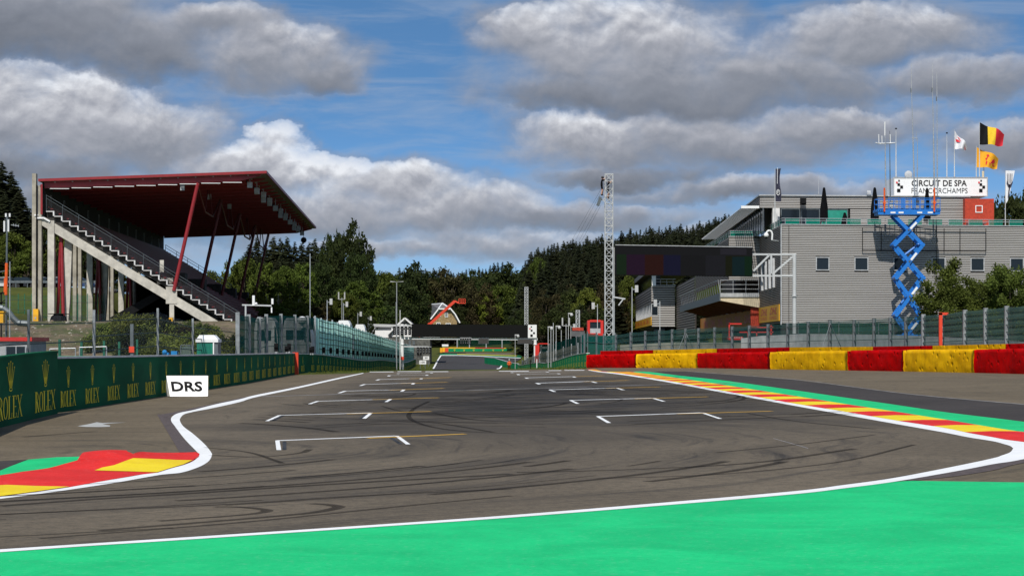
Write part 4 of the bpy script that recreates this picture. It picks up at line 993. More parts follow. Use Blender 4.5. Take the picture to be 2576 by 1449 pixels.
# columns bay by bay
for i, l in enumerate((0, 24.5, 49, 73.5, 97)):
    for a0, w, zt in ((-1.0,.40,19.0),(-.42,.36,14.6 if i else 17.8)):
        mb = MB(); sbox(mb, a0, l, 3.9, a0+w, l+.8, zt); part('column', mb, M['concrete_d'], gs)
    mb = MB(); sbox(mb, .55, l-.02, 3.9, 1.2, l+.8, 14.3); part('column', mb, M['concrete'], gs)
    mb = MB(); mb.prism([S(2.15,l+1,13.6),S(2.85,l+1,13.2),S(2.6,l+1,6.5),S(2.4,l+1,3.9),S(1.9,l+1,3.9),S(1.95,l+1,10)], GD*.7); part('column', mb, M['concrete'], gs)
    mb = MB(); sbox(mb, 12.65, l+.1, 3.9, 13.1, l+.7, 6.3); sbox(mb, 12.3, l+.05, 6.0, 13.4, l+.85, 7.7); part('column', mb, M['concrete'], gs)
    if i < 4:
        for dl, aa in ((.4, .3), (1.4, -.5)):
            mb = MB(); mb.tube(S(1.75,l+.9,13.2), S(1.75+aa,l+dl,3.9), .17, 10); part('raking_strut', mb, M['red'], gs)
    # roof strut and hanging truss
    mb = MB(); mb.tube(S(13.1,l,7.3), S(15.5,l,18.1), .19, 10); part('roof_strut', mb, M['red'] if i == 0 else M['red_shade'], gs)
    if i < 4:
        mb = MB(); p0 = S(15.4,l,18.0); p3 = S(15.4,l+24,18.0); q1 = S(15.4,l+8,16.6-.9); q2 = S(15.4,l+16,15.7)
        mb.path([p0,q1,q2,p3], .10, 6); mb.tube(q1, S(15.4,l+11,18.4), .07, 5); mb.tube(q2, S(15.4,l+12,18.4), .07, 5); part('hanging_truss', mb, M['red_shade'], gs)
# dark sheets added below the terrace to stand for the interior's shade
mb = MB(); sbox(mb, 8.2, 7, 3.9, 8.4, GL, 9.2); sbox(mb, 6.4, 30, 3.9, 6.6, GL, 10.5); part('shade_infill', mb, M['dark'], gs)
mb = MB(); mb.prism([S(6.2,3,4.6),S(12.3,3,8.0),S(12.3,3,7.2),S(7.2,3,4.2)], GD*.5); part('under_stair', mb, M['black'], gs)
# railing up the near end
mb = MB(); m2 = MB()
for k in range(0, NR, 2):
    a = .4+k*run; z = ztop-k*rise; mb.tube(S(a,.1,z-.1), S(a,.1,z+1.6), .022, 5)
    a2 = .4+(k+2)*run; z2 = ztop-(k+2)*rise
    for h in (1.6, 1.3): mb.tube(S(a,.1,z+h), S(a2,.1,z2+h), .022, 5)
rl_ = part('end_railing', mb, M['gdark'], gs)
mb = MB(); mb.prism([S(.4,.15,ztop+1.25),S(.4+24*run,.15,ztop-24*rise+1.25),S(.4+24*run,.15,ztop-24*rise+.1),S(.4,.15,ztop+.1)], GD*.01); part('railing_infill', mb, screen_mat('railing_mesh', (.05,.05,.05), .22, .2, 4, .2), rl_)
mb = MB()
for k in range(0, 12, 2):
    a = .4+k*run; z = ztop-k*rise; a2 = .4+(k+2)*run; z2 = ztop-(k+2)*rise; mb.tube(S(a,GL,z), S(a,GL,z+1.3), .04, 5)
    for h in (1.3, .9): mb.tube(S(a,GL,z+h), S(a2,GL,z2+h), .04, 5)
part('far_railing', mb, M['galv'], gs)
# entrance boxes in the terrace
for i in range(5):
    l = 12+i*20; mb = MB(); sbox(mb, 11.0, l, 7.6, 12.9, l+2.2, 9.5); part('stair_entrance', mb, M['dark'], gs)
mb = MB(); sbox(mb, 11.6, .8, 9.2, 12.0, 1.0, 10.4); sbox(mb, 11.3, .9, 8.0, 12.9, 1.2, 8.6); part('concrete_ledge', mb, M['concrete'], gs)
# floodlights under the front edge
for k in range(21):
    l = 1.5+k*4.6; a = 20.3+.35*(k % 2); z = rz(a)-.75-.25*(k % 3 == 1)
    mb = MB(); sbox(mb, a, l, z-.42, a+.5, l+.4, z+.15); mb.tube(S(a+.25,l+.2,z), S(a+.25,l+.2,rz(a)), .04, 5); sbox(mb, a-.1, l+.1, z+.1, a+.02, l+.3, z+.4, 1); part('floodlight', mb, [M['ltgrey'], M['black']], gs)
for a, l in ((13.9,.4),(15.2,14),(15.9,30)):
    mb = MB(); sbox(mb, a-.2, l, rz(a)-1.3, a+.2, l+.35, rz(a)-.75); part('loudspeaker', mb, M['ltgrey'], gs)
mb = MB(); c = S(21.6,GL-18,16.4); mb.ball(c, .42, 10); mb.tube(c, S(21.6,GL-18,19), .03, 5); part('hanging_loudspeaker', mb, M['black'], gs)
mb = MB(); sbox(mb, -.75, -.1, 14.75, -.35, .1, 14.9); mb.bar(S(-.6,-.1,14.55), S(.2,-.1,14.55), .12, .16); mb.bar(S(.2,-.1,14.55), S(.8,-.1,14.2), .12, .16); part('gutter_outlet', mb, M['white'], gs)
mb = MB(); mb.tube(S(-.52,-.1,4), S(-.50,-.1,17.8), .09, 8); part('drain_pipe', mb, M['black'], gs)
mb = MB(); sbox(mb, -.1, -.35, 14.9, .1, -.2, 17.9); part('corner_post', mb, M['red'], gs)
for a, z, w, h, lab in ((-.75,4.0,.5,1.45,'yellow padding box wrapped round the foot of the first grandstand column'),(12.7,3.8,.36,.8,'yellow padding box at the foot of the inner grandstand column')):
    mb = MB(); sbox(mb, a, -.75, z, a+w, -.1, z+h); sbox(mb, a+w*.3, -.77, z+h*.3, a+w*.6, -.75, z+h*.45, 1); solo('column_padding', mb, [M['yellow'], M['ltgrey']], lab, 'padding')
# ================================================================ PIT BUILDING
PB = thing('pit_building', 'long pit building clad in horizontal metal slats with stepped terraces', 'building', (40, 225, 2))
def slatwall(P0, P1, z0, z1, holes=(), mslat='slat', pitch=.182, face=.12, out=.035, name='cladding', parent=None, ztop=None):
    "wall seen from the side where going P0->P1 is left to right; holes (s0,s1,z0,z1) in metres along it; ztop(s) may cut slats"
    P0 = Vector((*P0,0)); P1 = Vector((*P1,0)); L = (P1-P0).length; d = (P1-P0)/L; n = Vector((d.y,-d.x,0))
    mb = MB(); z = z0
    def up(zv): return Vector((0,0,zv))
    while z+face <= z1+.01:
        segs = [(0, L)]
        for a, b, c, e in holes:
            if c-.02 < z+face and e+.02 > z:
                ns = []
                for s, t in segs:
                    if a > s: ns.append((s, min(t, a)))
                    if b < t: ns.append((max(s, b), t))
                segs = [q for q in ns if q[1]-q[0] > .03]
        for s, t in segs:
            p = P0+d*s; q = P0+d*t
            mb.prism([p+up(z), p+n*out+up(z+.02), p+n*out+up(z+face-.02), p+up(z+face)], d*(t-s))
        z += pitch
    bk = MB(); bk.prism([P0-n*.01+up(z0), P1-n*.01+up(z0), P1-n*.01+up(z1), P0-n*.01+up(z1)], -n*.2)
    w = part('wall', bk, M['gap'], parent or PB); part(name, mb, M[mslat], w)
    return w, (lambda s, zz, o=0.: P0+d*s+n*o+up(zz))
def window(f, s0, s1, z0, z1, parent, frame='ltgrey', glass='glass', fw=.1, name='window'):
    mb = MB()
    for (a, b, c, e) in ((s0,s1,z0,z0+fw),(s0,s1,z1-fw,z1),(s0,s0+fw,z0+fw,z1-fw),(s1-fw,s1,z0+fw,z1-fw)):
        mb.prism([f(a,c,.0), f(b,c,.0), f(b,e,.0), f(a,e,.0)], f(a,c,.09)-f(a,c,0))
    w = part(name, mb, M[frame], parent)
    mb = MB(); mb.prism([f(s0+fw,z0+fw,.01), f(s1-fw,z0+fw,.01), f(s1-fw,z1-fw,.01), f(s0+fw,z1-fw,.01)], f(0,0,.03)-f(0,0,.01)); part('pane', mb, M[glass], w)
    return w
def fx(u, y): return (u-UC)*y/F
A0 = (fx(1965,215), 215.); A1 = (62., 219.)
La = math.dist(A0, A1)
def sA(u):
    t = ((u-UC)/F*A0[1]-A0[0])/((A1[0]-A0[0])-(u-UC)/F*(A1[1]-A0[1])); return t*La
holes = []; 
for u0, u1 in ((2052,2086),(2149,2184),(2247,2281),(2343,2378),(2441,2476),(2540,2575)): holes.append((sA(u0), sA(u1), 9.5, 10.9))
wA, fA = slatwall(A0, A1, 4.1, 14.15, holes)
for h in holes: window(fA, *h, PB)
mb = MB(); mb.prism([fA(-.05,14.15,-.2),fA(La,14.15,-.2),fA(La,14.15,.12),fA(-.05,14.15,.12)], (0,0,.09)); part('parapet_cap', mb, M['ltgrey'], PB)
mb = MB(); mb.prism([fA(-.06,3.9,-.1),fA(-.06,14.15,-.1),fA(-.06,14.15,.1),fA(-.06,3.9,.1)], fA(.10,0)-fA(0,0)); part('corner_trim', mb, M['ltgrey'], PB)
mb = MB(); mb.prism([fA(0,1.0,-.3),fA(La,1.0,-.3),fA(La,4.1,-.3),fA(0,4.1,-.3)], fA(0,0,.25)-fA(0,0,0)); part('plinth', mb, M['dark'], PB)
# dark hanging frame on the wall
mb = MB(); s0, s1 = sA(2167), sA(2477)
for (a,b,c,e) in ((s0,s1,11.55,11.62),(s0,s1,13.85,13.92)): mb.prism([fA(a,c,.35),fA(b,c,.35),fA(b,e,.35),fA(a,e,.35)], fA(0,0,.42)-fA(0,0,.35))
for u in (2167,2214,2295,2372,2412,2477): s = sA(u); mb.prism([fA(s-.03,11.6,.35),fA(s+.03,11.6,.35),fA(s+.03,13.9,.35),fA(s-.03,13.9,.35)], fA(0,0,.42)-fA(0,0,.35))
part('hanging_frame', mb, M['black'], PB)
mb = MB()
for u in (1984,2356): s = sA(u); mb.prism([fA(s-.02,4.2,.06),fA(s+.02,4.2,.06),fA(s+.02,14.3,.06),fA(s-.02,14.3,.06)], fA(0,0,.1)-fA(0,0,.06))
part('wall_cable', mb, M['black'], PB)
# A: receding side, dark open storey below, then block B
B1 = (fx(1911.5,238), 238.); B0 = (24.6, 238.)
w, fAs = slatwall(B1, A0, 4.1, 14.15, (), 'slat_shade')
wB, fB = slatwall(B0, B1, 9.3, 14.1)
mb = MB(); mb.prism([fB(-.05,14.1,-.2),fB(3.5,14.1,-.2),fB(3.5,14.1,.12),fB(-.05,14.1,.12)], (0,0,.09)); part('parapet_cap', mb, M['ltgrey'], PB)
B2 = (24.6+.0237*60, 298.)
slatwall(B2, B0, 9.3, 14.1, (), 'slat_shade')
# raking fins on the side
mb = MB()
for k in range(4): s = 4+k*4.2; mb.prism([fAs(s,7.9,.06),fAs(s+.9,7.9,.06),fAs(s+.45,11.0,.06)], fAs(0,0,.3)-fAs(0,0,.06))
part('fin', mb, M['ltgrey'], PB)
# banner on the side wall
bz0, bz1 = 4.35, 6.05
bn = MB(); bn.prism([fAs(.6,bz0,.08),fAs(22.4,bz0+.0,.08),fAs(22.4,bz1,.08),fAs(.6,bz1,.08)], fAs(0,0,.16)-fAs(0,0,.08)); bn_ = part('banner', bn, M['yellow'], PB)
lt = MB()
for k in range(2):
    s = 2.6+k*10.2; U = (fAs(1,0)-fAs(0,0)); V_, F_ = text_mesh('DHL', .02); o = fAs(s, bz0+.72, .17)
    put2d(lt, [(a+.2*b, b) for a, b in V_], F_, o, U*7.2, (0,0,.75)); V_, F_ = text_mesh('EXPRESS', .0); put2d(lt, V_, F_, fAs(s, bz0+.2, .17), U*7.4, (0,0,.36))
part('banner_lettering', lt, M['redcab'], bn_)
# terrace decks (roofs of the blocks)
mb = MB(); mb.prism([(A0[0],215.2,13.9),(62,219.2,13.9),(64,300,13.9),(31,300,13.9),(28.2,238,13.9)], (0,0,.2)); part('terrace_deck', mb, M['concrete_d'], PB)
mb = MB(); mb.prism([(24.6,238.2,13.9),(28.3,238.2,13.9),(31,300,13.9),(26.1,300,13.9)], (0,0,.15)); part('terrace_deck', mb, M['concrete_d'], PB)
# glass balustrades with rails
def balustrade(pts, z, h=.55, tilt=0.):
    g = MB(); r = MB()
    for a, b in zip(pts, pts[1:]):
        a = Vector((*a,z)); b = Vector((*b,z)); n = max(1, round((b-a).length/2.2))
        for k in range(n):
            p = a+(b-a)*(k/n+.01); q = a+(b-a)*((k+1)/n-.01); g.prism([p,q,q+Vector((0,0,h)),p+Vector((0,0,h))], (.01,.02,0))
            r.tube(p, p+Vector((0,0,h+.08)), .03, 5)
        for hh in (h+.05, h-.18): r.tube(a+Vector((0,0,hh)), b+Vector((0,0,hh)), .03, 5)
    pieces('glass_panel', g, screen_mat('green_glass_panel', (.01,.30,.21), .55, .4, .5, .15) if 'green_glass_panel' not in MATS else MATS['green_glass_panel'], PB); part('handrail', r, M['galv'], PB)
balustrade([(B1[0]+.1,238.),(A0[0]+.1,215.2),(62,219.2)], 14.24)
balustrade([(B2[0]-.6,290),(B0[0]+.1,238.1),(B1[0],238.1)], 14.2)
# upper storey
C0 = (fx(1911.7,226), 226.); C1 = (fx(2440,228), 228.)
Lc = math.dist(C0, C1); sC = lambda u: ((u-UC)/F*226.8-C0[0])
wC, fC = slatwall(C0, C1, 16.62, 17.9)
w2, fC2 = slatwall((C0[0]+sC(2139), 226.9), C1, 14.2, 16.62)
for u0, u1, g in ((1962,2012,'glass'),(2014,2062,'glass'),(2064,2134,'gglass')): window(fC, sC(u0), sC(u1), 14.2, 16.55, PB, 'gdark', g)
mb = MB(); mb.prism([fC(sC(1942),14.1,-.5),fC(sC(1960),14.1,-.5),fC(sC(1960),16.7,-.5),fC(sC(1942),16.7,-.5)], fC(0,0,.5)-fC(0,0,0)); part('pillar', mb, M['concrete_w'], PB)
CS = (C0[0]+.0265*70, 296.)
w3, fCs = slatwall(CS, C0, 16.75, 17.85, (), 'slat_shade')
mb = MB(); mb.prism([(C0[0]-.1,225.8,17.9),(C1[0],227.8,17.9),(C1[0]+4,300,17.9),(CS[0]-.15,296,17.9)], (0,0,.13)); part('roof', mb, M['ltgrey'], PB)
mb = MB(); k = 0; gl = MB()
for k in range(24):
    a = Vector((C0[0]+.3+.0265*(k*2.9), 226+k*2.9, 0)); mb.prism([a+Vector((0,0,14.1)),a+Vector((.08,0,14.1)),a+Vector((.08,0,16.7)),a+Vector((0,0,16.7))], (0,.12,0))
gl.prism([(C0[0]+.5,226.5,14.1),(CS[0]+.5,296,14.1),(CS[0]+.5,296,16.75),(C0[0]+.5,226.5,16.75)], (.05,0,0)); o = part('window_band', gl, M['glass'], PB); pieces('mullion', mb, M['gdark'], o)
# louvre canopy along the side
mb = MB(); 
for k in range(9): xx = .22*k; mb.bar((C0[0]-.25-xx,226,16.62-.01*k),(CS[0]-.25-xx,292,16.62-.01*k), .07, .09)
for k in range(34): yy = 226+k*2.0; dx = .0265*(yy-226); mb.bar((C0[0]-2.05+dx,yy,16.62),(C0[0]-.1+dx,yy,16.66), .16, .10)
lc = part('louvre_canopy', mb, M['ltgrey'], PB)
mb = MB(); mb.box(C0[0]-2.05,225.75,16.55,C0[0]-.1,225.95,16.82); part('canopy_edge', mb, M['white'], lc)
mb = MB(); mb.box(fx(2427,227),226.9,14.2,fx(2500,227),232,17.65); hut = part('stair_hut', mb, M['hut'], PB, label='red boarded hut on the roof terrace')
mb = MB(); a, b = fx(2453,227), fx(2471,227)
for q in ((a,16.15,b,16.23),(a,16.85,b,16.93),(a,16.23,a+.08,16.85),(b-.08,16.23,b,16.85)): mb.box(q[0],226.82,q[1],q[2],226.9,q[3])
hw = part('hut_window', mb, M['white'], hut)
mb = MB(); mb.box(fx(2431,226.5),225.9,14.9,fx(2478,226.5),226.8,15.0); part('awning', mb, M['gdark'], hut)
# main body behind: fills the storeys between
mb = MB(); mb.prism([(29,240,2),(62,222,2),(66,330,2),(33,330,2)], (0,0,11.8)); part('core', mb, M['dark'], PB)
# far wing
D0 = (fx(1638.7,386), 386.); D1 = (fx(1697.6,386), 386.)
wD, fD = slatwall(D0, D1, 5.3, 12.7, [(.0,1.25,7.3,9.5)], pitch=.42, face=.26)
window(fD, .0, 1.25, 7.3, 9.5, PB)
E1 = (28.8, 330.); E0 = (30.25, 386.)
slatwall(E0, E1, 3.4, 12.7, (), 'slat_shade', pitch=.42, face=.26)
G0 = (16.5+.0237*900, 900.); 
wG, fG = slatwall((16.5+.0237*700, 700.), D0, 9.6, 12.7, (), 'slat_shade', pitch=.5, face=.3)
mb = MB(); mb.prism([(D0[0]+.5,386.5,2),(16.9+.0237*700,700,2),(16.9+.0237*700,700,9.6),(D0[0]+.5,386.5,9.6)], (2,0,0)); part('glazed_front', mb, M['glass'], PB)
mb = MB()
for k in range(44): yy = 388+k*7; x = 16.5+.0237*yy; mb.box(x-.05,yy,7.2,x+.25,yy+.3,9.6)
pieces('mullion', mb, M['ltgrey'], PB)
mb = MB(); mb.prism([(D0[0]-.15,385,5.5),(16.4+.0237*470,470,5.5),(16.4+.0237*470,470,7.1),(D0[0]-.15,385,7.1)], (.1,0,0)); ob = part('banner', mb, M['yellow'], PB)
lt = MB()
for k in range(5):
    V_, F_ = text_mesh('DHL', .02); y0 = 462-k*15; put2d(lt, V_, F_, (16.19+.0237*y0,y0,5.9), (-.0237*9,-9,0), (0,0,.8))
part('banner_lettering', lt, M['redcab'], ob)
# roof of the far wing with upper glazed storey
mb = MB(); mb.prism([(16.5+.0237*380+1.2,392,12.6),(16.5+.0237*700+1.2,700,12.6),(16.5+.0237*700+1.2,700,15.6),(16.5+.0237*380+1.2,392,15.6)], (1,0,0)); part('upper_glazing', mb, M['glass'], PB)
mb = MB()
for k in range(40): yy = 394+k*7.6; x = 17.6+.0237*yy; mb.box(x-.1,yy,12.6,x+.1,yy+.35,15.6)
pieces('mullion', mb, M['gdark'], PB)
mb = MB(); mb.prism([(25.2,380,15.6),(16.2+.0237*700,700,15.6),(40,700,15.6),(34,380,15.6)], (0,0,.9)); part('roof', mb, M['slate'], PB)
mb = MB(); mb.box(fx(1640,384),384,12.75,fx(1700,384),384.1,12.85); 
for k in range(4): mb.box(fx(1645+k*16,384),384,12.75,fx(1645+k*16,384)+.06,384.08,14)
mb.box(fx(1640,384),384,13.9,fx(1700,384),384.1,13.98); mb.box(fx(1640,384),384,13.4,fx(1700,384),384.1,13.46); part('handrail', mb, M['galv'], PB)
mb = MB(); mb.box(fx(1640,383),383,15.2,fx(1650,383),383.3,12.7); part('pillar', mb, M['white'], PB)
mb = MB(); mb.box(fx(1748,330),330,8.0,fx(1811,330),330.3,13.6); part('planted_wall', mb, foliage('ivy', (.05,.07,.012), .05), PB, label='wall panel grown over with dark green plants')
# balcony with ribbed red-brown underside
bx0 = lambda y: 17.97+.0237*y
mb = MB(); mb.prism([(bx0(238)-.0,238,6.9),(28.05,238,6.1),(28.05,238,7.6),(bx0(238),238,7.6)], (0,.3,0)); bal = part('balcony', mb, M['cream'], PB)
mb = MB(); mb.prism([(bx0(238),238.3,7.25),(28.05,238.3,7.25),(30,318,7.25),(bx0(318),318,7.25)], (0,0,.35)); part('balcony_slab', mb, M['soffit'], bal)
mb = MB(); mb.prism([(bx0(237.9)-.1,237.9,6.85),(bx0(318)-.1,318,6.85),(bx0(318)-.1,318,7.75),(bx0(237.9)-.1,237.9,7.75)], (.12,0,0)); part('balcony_fascia', mb, M['gdark'], bal)
mb = MB(); mb.box(bx0(238),237.86,7.3,28.0,237.98,7.75); part('balcony_fascia', mb, M['ltgrey'], bal)
mb = MB()
for k in range(9): y = 241+k*9; mb.prism([(bx0(y)+.05,y,7.2),(bx0(y)+.05,y,6.95),(28.0+.0237*(y-238),y,5.9),(28.0+.0237*(y-238),y,7.2)], (0,.5,0))
pieces('soffit_rib', mb, M['soffit'], bal)
mb = MB()
for k in range(22): y = 238+k*3.6; mb.tube((bx0(y),y,7.7),(bx0(y)-.25,y,9.25), .05, 5)
for h, o in ((9.2,-.25),): mb.tube((bx0(238)+o,238,h),(bx0(318)+o,318,h),.05,5)
for k in range(4): x = bx0(238)+k*1.45; mb.tube((x,238,7.7),(x,238,9.25), .04, 5)
for h in (8.2,8.7,9.2): mb.tube((bx0(238),238,h),(28,238,h), .03, 5)
part('balcony_railing', mb, M['galv'], bal)
mb = MB(); mb.box(28.0,238.1,3.8,28.15,243,7.2); mb.box(27.1,238.4,3.8,28.1,238.6,6.1); part('red_pier', mb, M['brick'], PB)
mb = MB(); mb.prism([(28.3,244,3.9),(29.6,330,3.9),(29.6,330,6.0),(28.3,244,6.0)], (.1,0,0)); ob = part('banner', mb, mat('orange_banner', (.60,.22,.02), .6, var=.2), PB)
lt = MB()
for k in range(6):
    V_, F_ = text_mesh('DHL', .02); y0 = 322-k*13; put2d(lt, V_, F_, (28.27+.0151*(y0-244),y0,4.5), (-.0151*8,-8,0), (0,0,1.0))
part('banner_lettering', lt, M['redcab'], ob)

# ---------------------------------------------------------------- things on the roof
def mast(name, label, u, v0, v1, d, r=.05, m='galv', group=None, extra=None, cat='mast', lean=0, base_z=None):
    x, y, z1 = W(u, v0, d); x2, _, z0 = W(u+lean, v1, d); z0 = base_z if base_z is not None else z0
    th = thing(name, label, cat, (x2, y, z0), group); mb = MB(); mb.tube((x2,y,z0),(x+(x2-x)*.45,y,z0+(z1-z0)*.55), r, 8, r*.8); mb.tube((x+(x2-x)*.45,y,z0+(z1-z0)*.55),(x,y,z1), r*.7, 8, r*.35)
    part('pole', mb, M[m], th); mb = MB(); mb.box(x2-r*2.4,y-r*2.4,z0,x2+r*2.4,y+r*2.4,z0+.06); part('base_plate', mb, M['gdark'], th)
    if extra: extra(th, x, x2, y, z0, z1)
    return th
def whip(th, x, x2, y, z0, z1):
    mb = MB(); zt = z1+2.6; mb.tube((x,y,z1),(x-.02,y,zt), .035, 5, .02); part('whip', mb, M['ltgrey'], th)
    mb = MB(); mb.tube((x-.05,y,z1-.35),(x-.05,y,z1+.1), .05, 6); part('clamp', mb, M['gdark'], th)
def cross(th, x, x2, y, z0, z1):
    zc = W(0, 362, y)[2]
    mb = MB(); mb.tube((x-.75,y+.1,zc),(x+.85,y-.1,zc+.06), .06, 6); mb.tube((x-.5,y+.4,zc+.1),(x+.6,y-.4,zc-.02), .05, 6); part('cross_arm', mb, M['galv'], th)
    for dx, h0, h1 in ((-.6,.05,.95),(-.28,.05,.8),(.55,.05,.95)):
        mb = MB(); mb.tube((x+dx,y,zc+h0),(x+dx-.02,y,zc+h1), .04, 6); part('rod_antenna', mb, M['white'], th)
    mb = MB(); mb.tube((x,y,z1-1.4),(x,y,z1), .055, 6); part('rod_antenna', mb, M['white'], th)
    for dx in (-.85,.95):
        mb = MB(); mb.ball((x+dx,y,zc+.08), .11, 8, 0, (1.3,1,.5)); part('gps_dome', mb, M['white'], th)
mast('antenna_mast', 'tall mast with a crown of white rod antennas above the blue platform', 2226, 307, 495, 212, .08, 'galv', None, cross, 'antenna mast', 2.5)
mast('antenna_mast', 'slim mast with a thin whip right beside the crowned antenna mast', 2238, 330, 545, 218, .07, 'gdark', None, None, 'antenna mast', 2)
mast('antenna_mast', 'very tall thin mast rising through the left half of the circuit sign', 2293, 225, 495, 213, .08, 'galv', None, whip, 'antenna mast', 8)
mast('antenna_mast', 'short thin mast with a side arm in front of the circuit sign', 2308, 348, 495, 213, .06, 'galv', None, lambda th,x,x2,y,z0,z1: part('side_arm', MB().tube((x,y,z1),(x-.6,y,z1+.02),.04,5).tube((x-.1,y,z1-.3),(x-.1,y,z1+.7),.02,5), M['galv'], th), 'antenna mast', -1)
mast('antenna_mast', 'tallest thin mast rising above the middle of the circuit sign', 2346, 224, 495, 213, .09, 'galv', None, whip, 'antenna mast', 5)
mast('antenna_mast', 'tall thin mast just right of the tallest one above the sign', 2357, 246, 495, 213, .07, 'galv', None, whip, 'antenna mast', 1)
mast('flag_pole', 'bare white flagpole at the left end of the circuit sign', 2254, 325, 447, 232, .075, 'wpole', None, lambda th,x,x2,y,z0,z1: part('cap', MB().box(x-.1,y-.1,z1-.02,x+.1,y+.1,z1+.1), M['black'], th), 'flagpole')
mast('flag_pole', 'bare white flagpole right of the tall masts behind the sign', 2382, 336, 447, 232, .06, 'wpole', None, lambda th,x,x2,y,z0,z1: part('cap', MB().box(x-.09,y-.09,z1-.02,x+.09,y+.09,z1+.1), M['black'], th), 'flagpole')
mast('flag_pole', 'white flagpole carrying the white and red flag', 2401, 327, 447, 232, .06, 'wpole', None, None, 'flagpole')
mast('flag_pole', 'white flagpole carrying the black yellow and red flag', 2464, 308, 447, 232, .06, 'wpole', None, None, 'flagpole')
mast('flag_pole', 'white flagpole carrying the yellow flag with a red bird', 2456, 367, 447, 232.5, .06, 'wpole', None, None, 'flagpole')
mast('flag_pole', 'slim grey pole behind the yellow flag', 2475, 369, 447, 234, .045, 'galv', None, None, 'flagpole')
mast('banner_pole', 'tall white pole carrying the dark navy banner', 1949.5, 424, 566, 222, .06, 'wpole', None, None, 'flagpole', base_z=14.1)
mast('banner_pole', 'tall white pole of the fork banner at the right edge', 2529, 430, 558, 226, .05, 'wpole', None, None, 'flagpole', base_z=14.1)
mast('roof_antenna', 'thin white whip antenna on the slatted roof', 2059.5, 440, 491, 228, .035, 'ltgrey', None, None, 'antenna')
def flag(name, label, pts_tl, w, h, y, mats, cell, droop=.0, amp=.2, skew=0., deco=None, tap=.45):
    x0, z0 = pts_tl; nu, nv = 24, 14; mb = MB()
    def Pt(s, t):
        yy = y+amp*math.sin(s*7+t*1.5)*min(1, s*2+.1)*2; zz = z0-t*h*(1-tap*s)-droop*s-.05*h*math.sin(s*7.5+t*2)*s+skew*t*s
        return Vector((x0+w*s-.06*w*t*s, yy, zz))
    for j in range(nv+1):
        for i in range(nu+1): mb.v.append(tuple(Pt(i/nu, j/nv)))
    for j in range(nv):
        for i in range(nu): mb.f.append((j*(nu+1)+i,(j+1)*(nu+1)+i,(j+1)*(nu+1)+i+1,j*(nu+1)+i+1)); mb.m.append(cell((i+.5)/nu,(j+.5)/nv))
    th = thing(name, label, 'flag', (x0, y, z0)); c = part('cloth', mb, [M[m] for m in mats], th, smooth=True)
    if deco:
        mb = MB()
        for poly in deco['polys']: mb.prism([Pt(s, t)+Vector((0,-.02,0)) for s, t in poly], (0,-.004,0))
        part('emblem', mb, M[deco['m']], th)
    return th
def pz(u, v, d): x, y, z = W(u, v, d); return (x, z)
flag('national_flag', 'flag of black yellow and red upright stripes flying at the top right', pz(2465,308.5,231.5), 2.75, 2.45, 231.5, ['black','yelcloth','redcloth'], lambda s, t: 0 if s < .33 else 1 if s < .64 else 2, 1.2)
rooster = [[(.38,.45),(.50,.30),(.60,.34),(.72,.38),(.80,.30),(.84,.45),(.76,.62),(.62,.68),(.60,.85),(.56,.85),(.55,.70),(.46,.66),(.42,.86),(.38,.86),(.41,.60)],[(.42,.22),(.50,.16),(.55,.28),(.46,.34)],[(.70,.66),(.88,.72),(.74,.78)]]
flag('regional_flag', 'yellow flag with a red bird flying below the striped flag', pz(2457.5,371,232), 2.45, 2.2, 232, ['orcloth'], lambda s, t: 0, 1.15, deco=dict(polys=rooster, m='redcloth'))
tri = [[(.22,.10),(.36,.08),(.72,.50),(.95,.80),(.84,.86),(.55,.55)],[(.08,.40),(.30,.28),(.42,.46),(.12,.52)]]
flag('club_flag', 'crumpled white flag with a red slanting mark left of the striped flag', pz(2402,330,231.5), 1.45, 2.0, 231.5, ['whitecloth'], lambda s, t: 0, 1.75, .25, deco=dict(polys=tri, m='redcloth'), tap=.85)
# dark navy banner
x0, z0 = pz(1951,425,221.8); x1 = fx(1964.5, 221.8); zb = W(0,507,221.8)[2]
th = thing('banner_flag', 'narrow dark navy banner with a small white hexagon emblem', 'flag', (x0,221.8,zb)); mb = MB(); n = 14
for j in range(n+1):
    t = j/n; z = z0+(zb-z0)*t; w = (x1-x0)*(1-.25*math.sin(math.pi*min(1,t*1.3))+.08*t); mb.v += [(x0,221.8,z),(x0+w*.5,221.8-.08*math.sin(t*5),z),(x0+w,221.8+.12*math.sin(t*7),z+.05)]
for j in range(n): mb.f += [(j*3,j*3+3,j*3+4,j*3+1),(j*3+1,j*3+4,j*3+5,j*3+2)]; mb.m += [0,0]
part('cloth', mb, M['navy'], th); lt = MB(); V_ = []; F_ = []; stroke(V_, F_, arcp(.5,.5,.5,.5,90,450,6), .1); stroke(V_, F_, [(.35,.3),(.35,.7),(.65,.7)], .12); stroke(V_, F_, [(.35,.5),(.6,.5)], .1)
zc = W(0,489,221.6)[2]; put2d(lt, V_, F_, (x0+.06,221.62,zc-.1), (.38,0,0), (0,0,.6)); stroke(V2:=[], F2:=[], [(.0,0),(.05,1)], .08); put2d(lt, V2, F2, (x0+.16,221.62,zc+1.1), (.5,0,0), (0,0,1.7)); part('emblem', lt, M['white'], th)
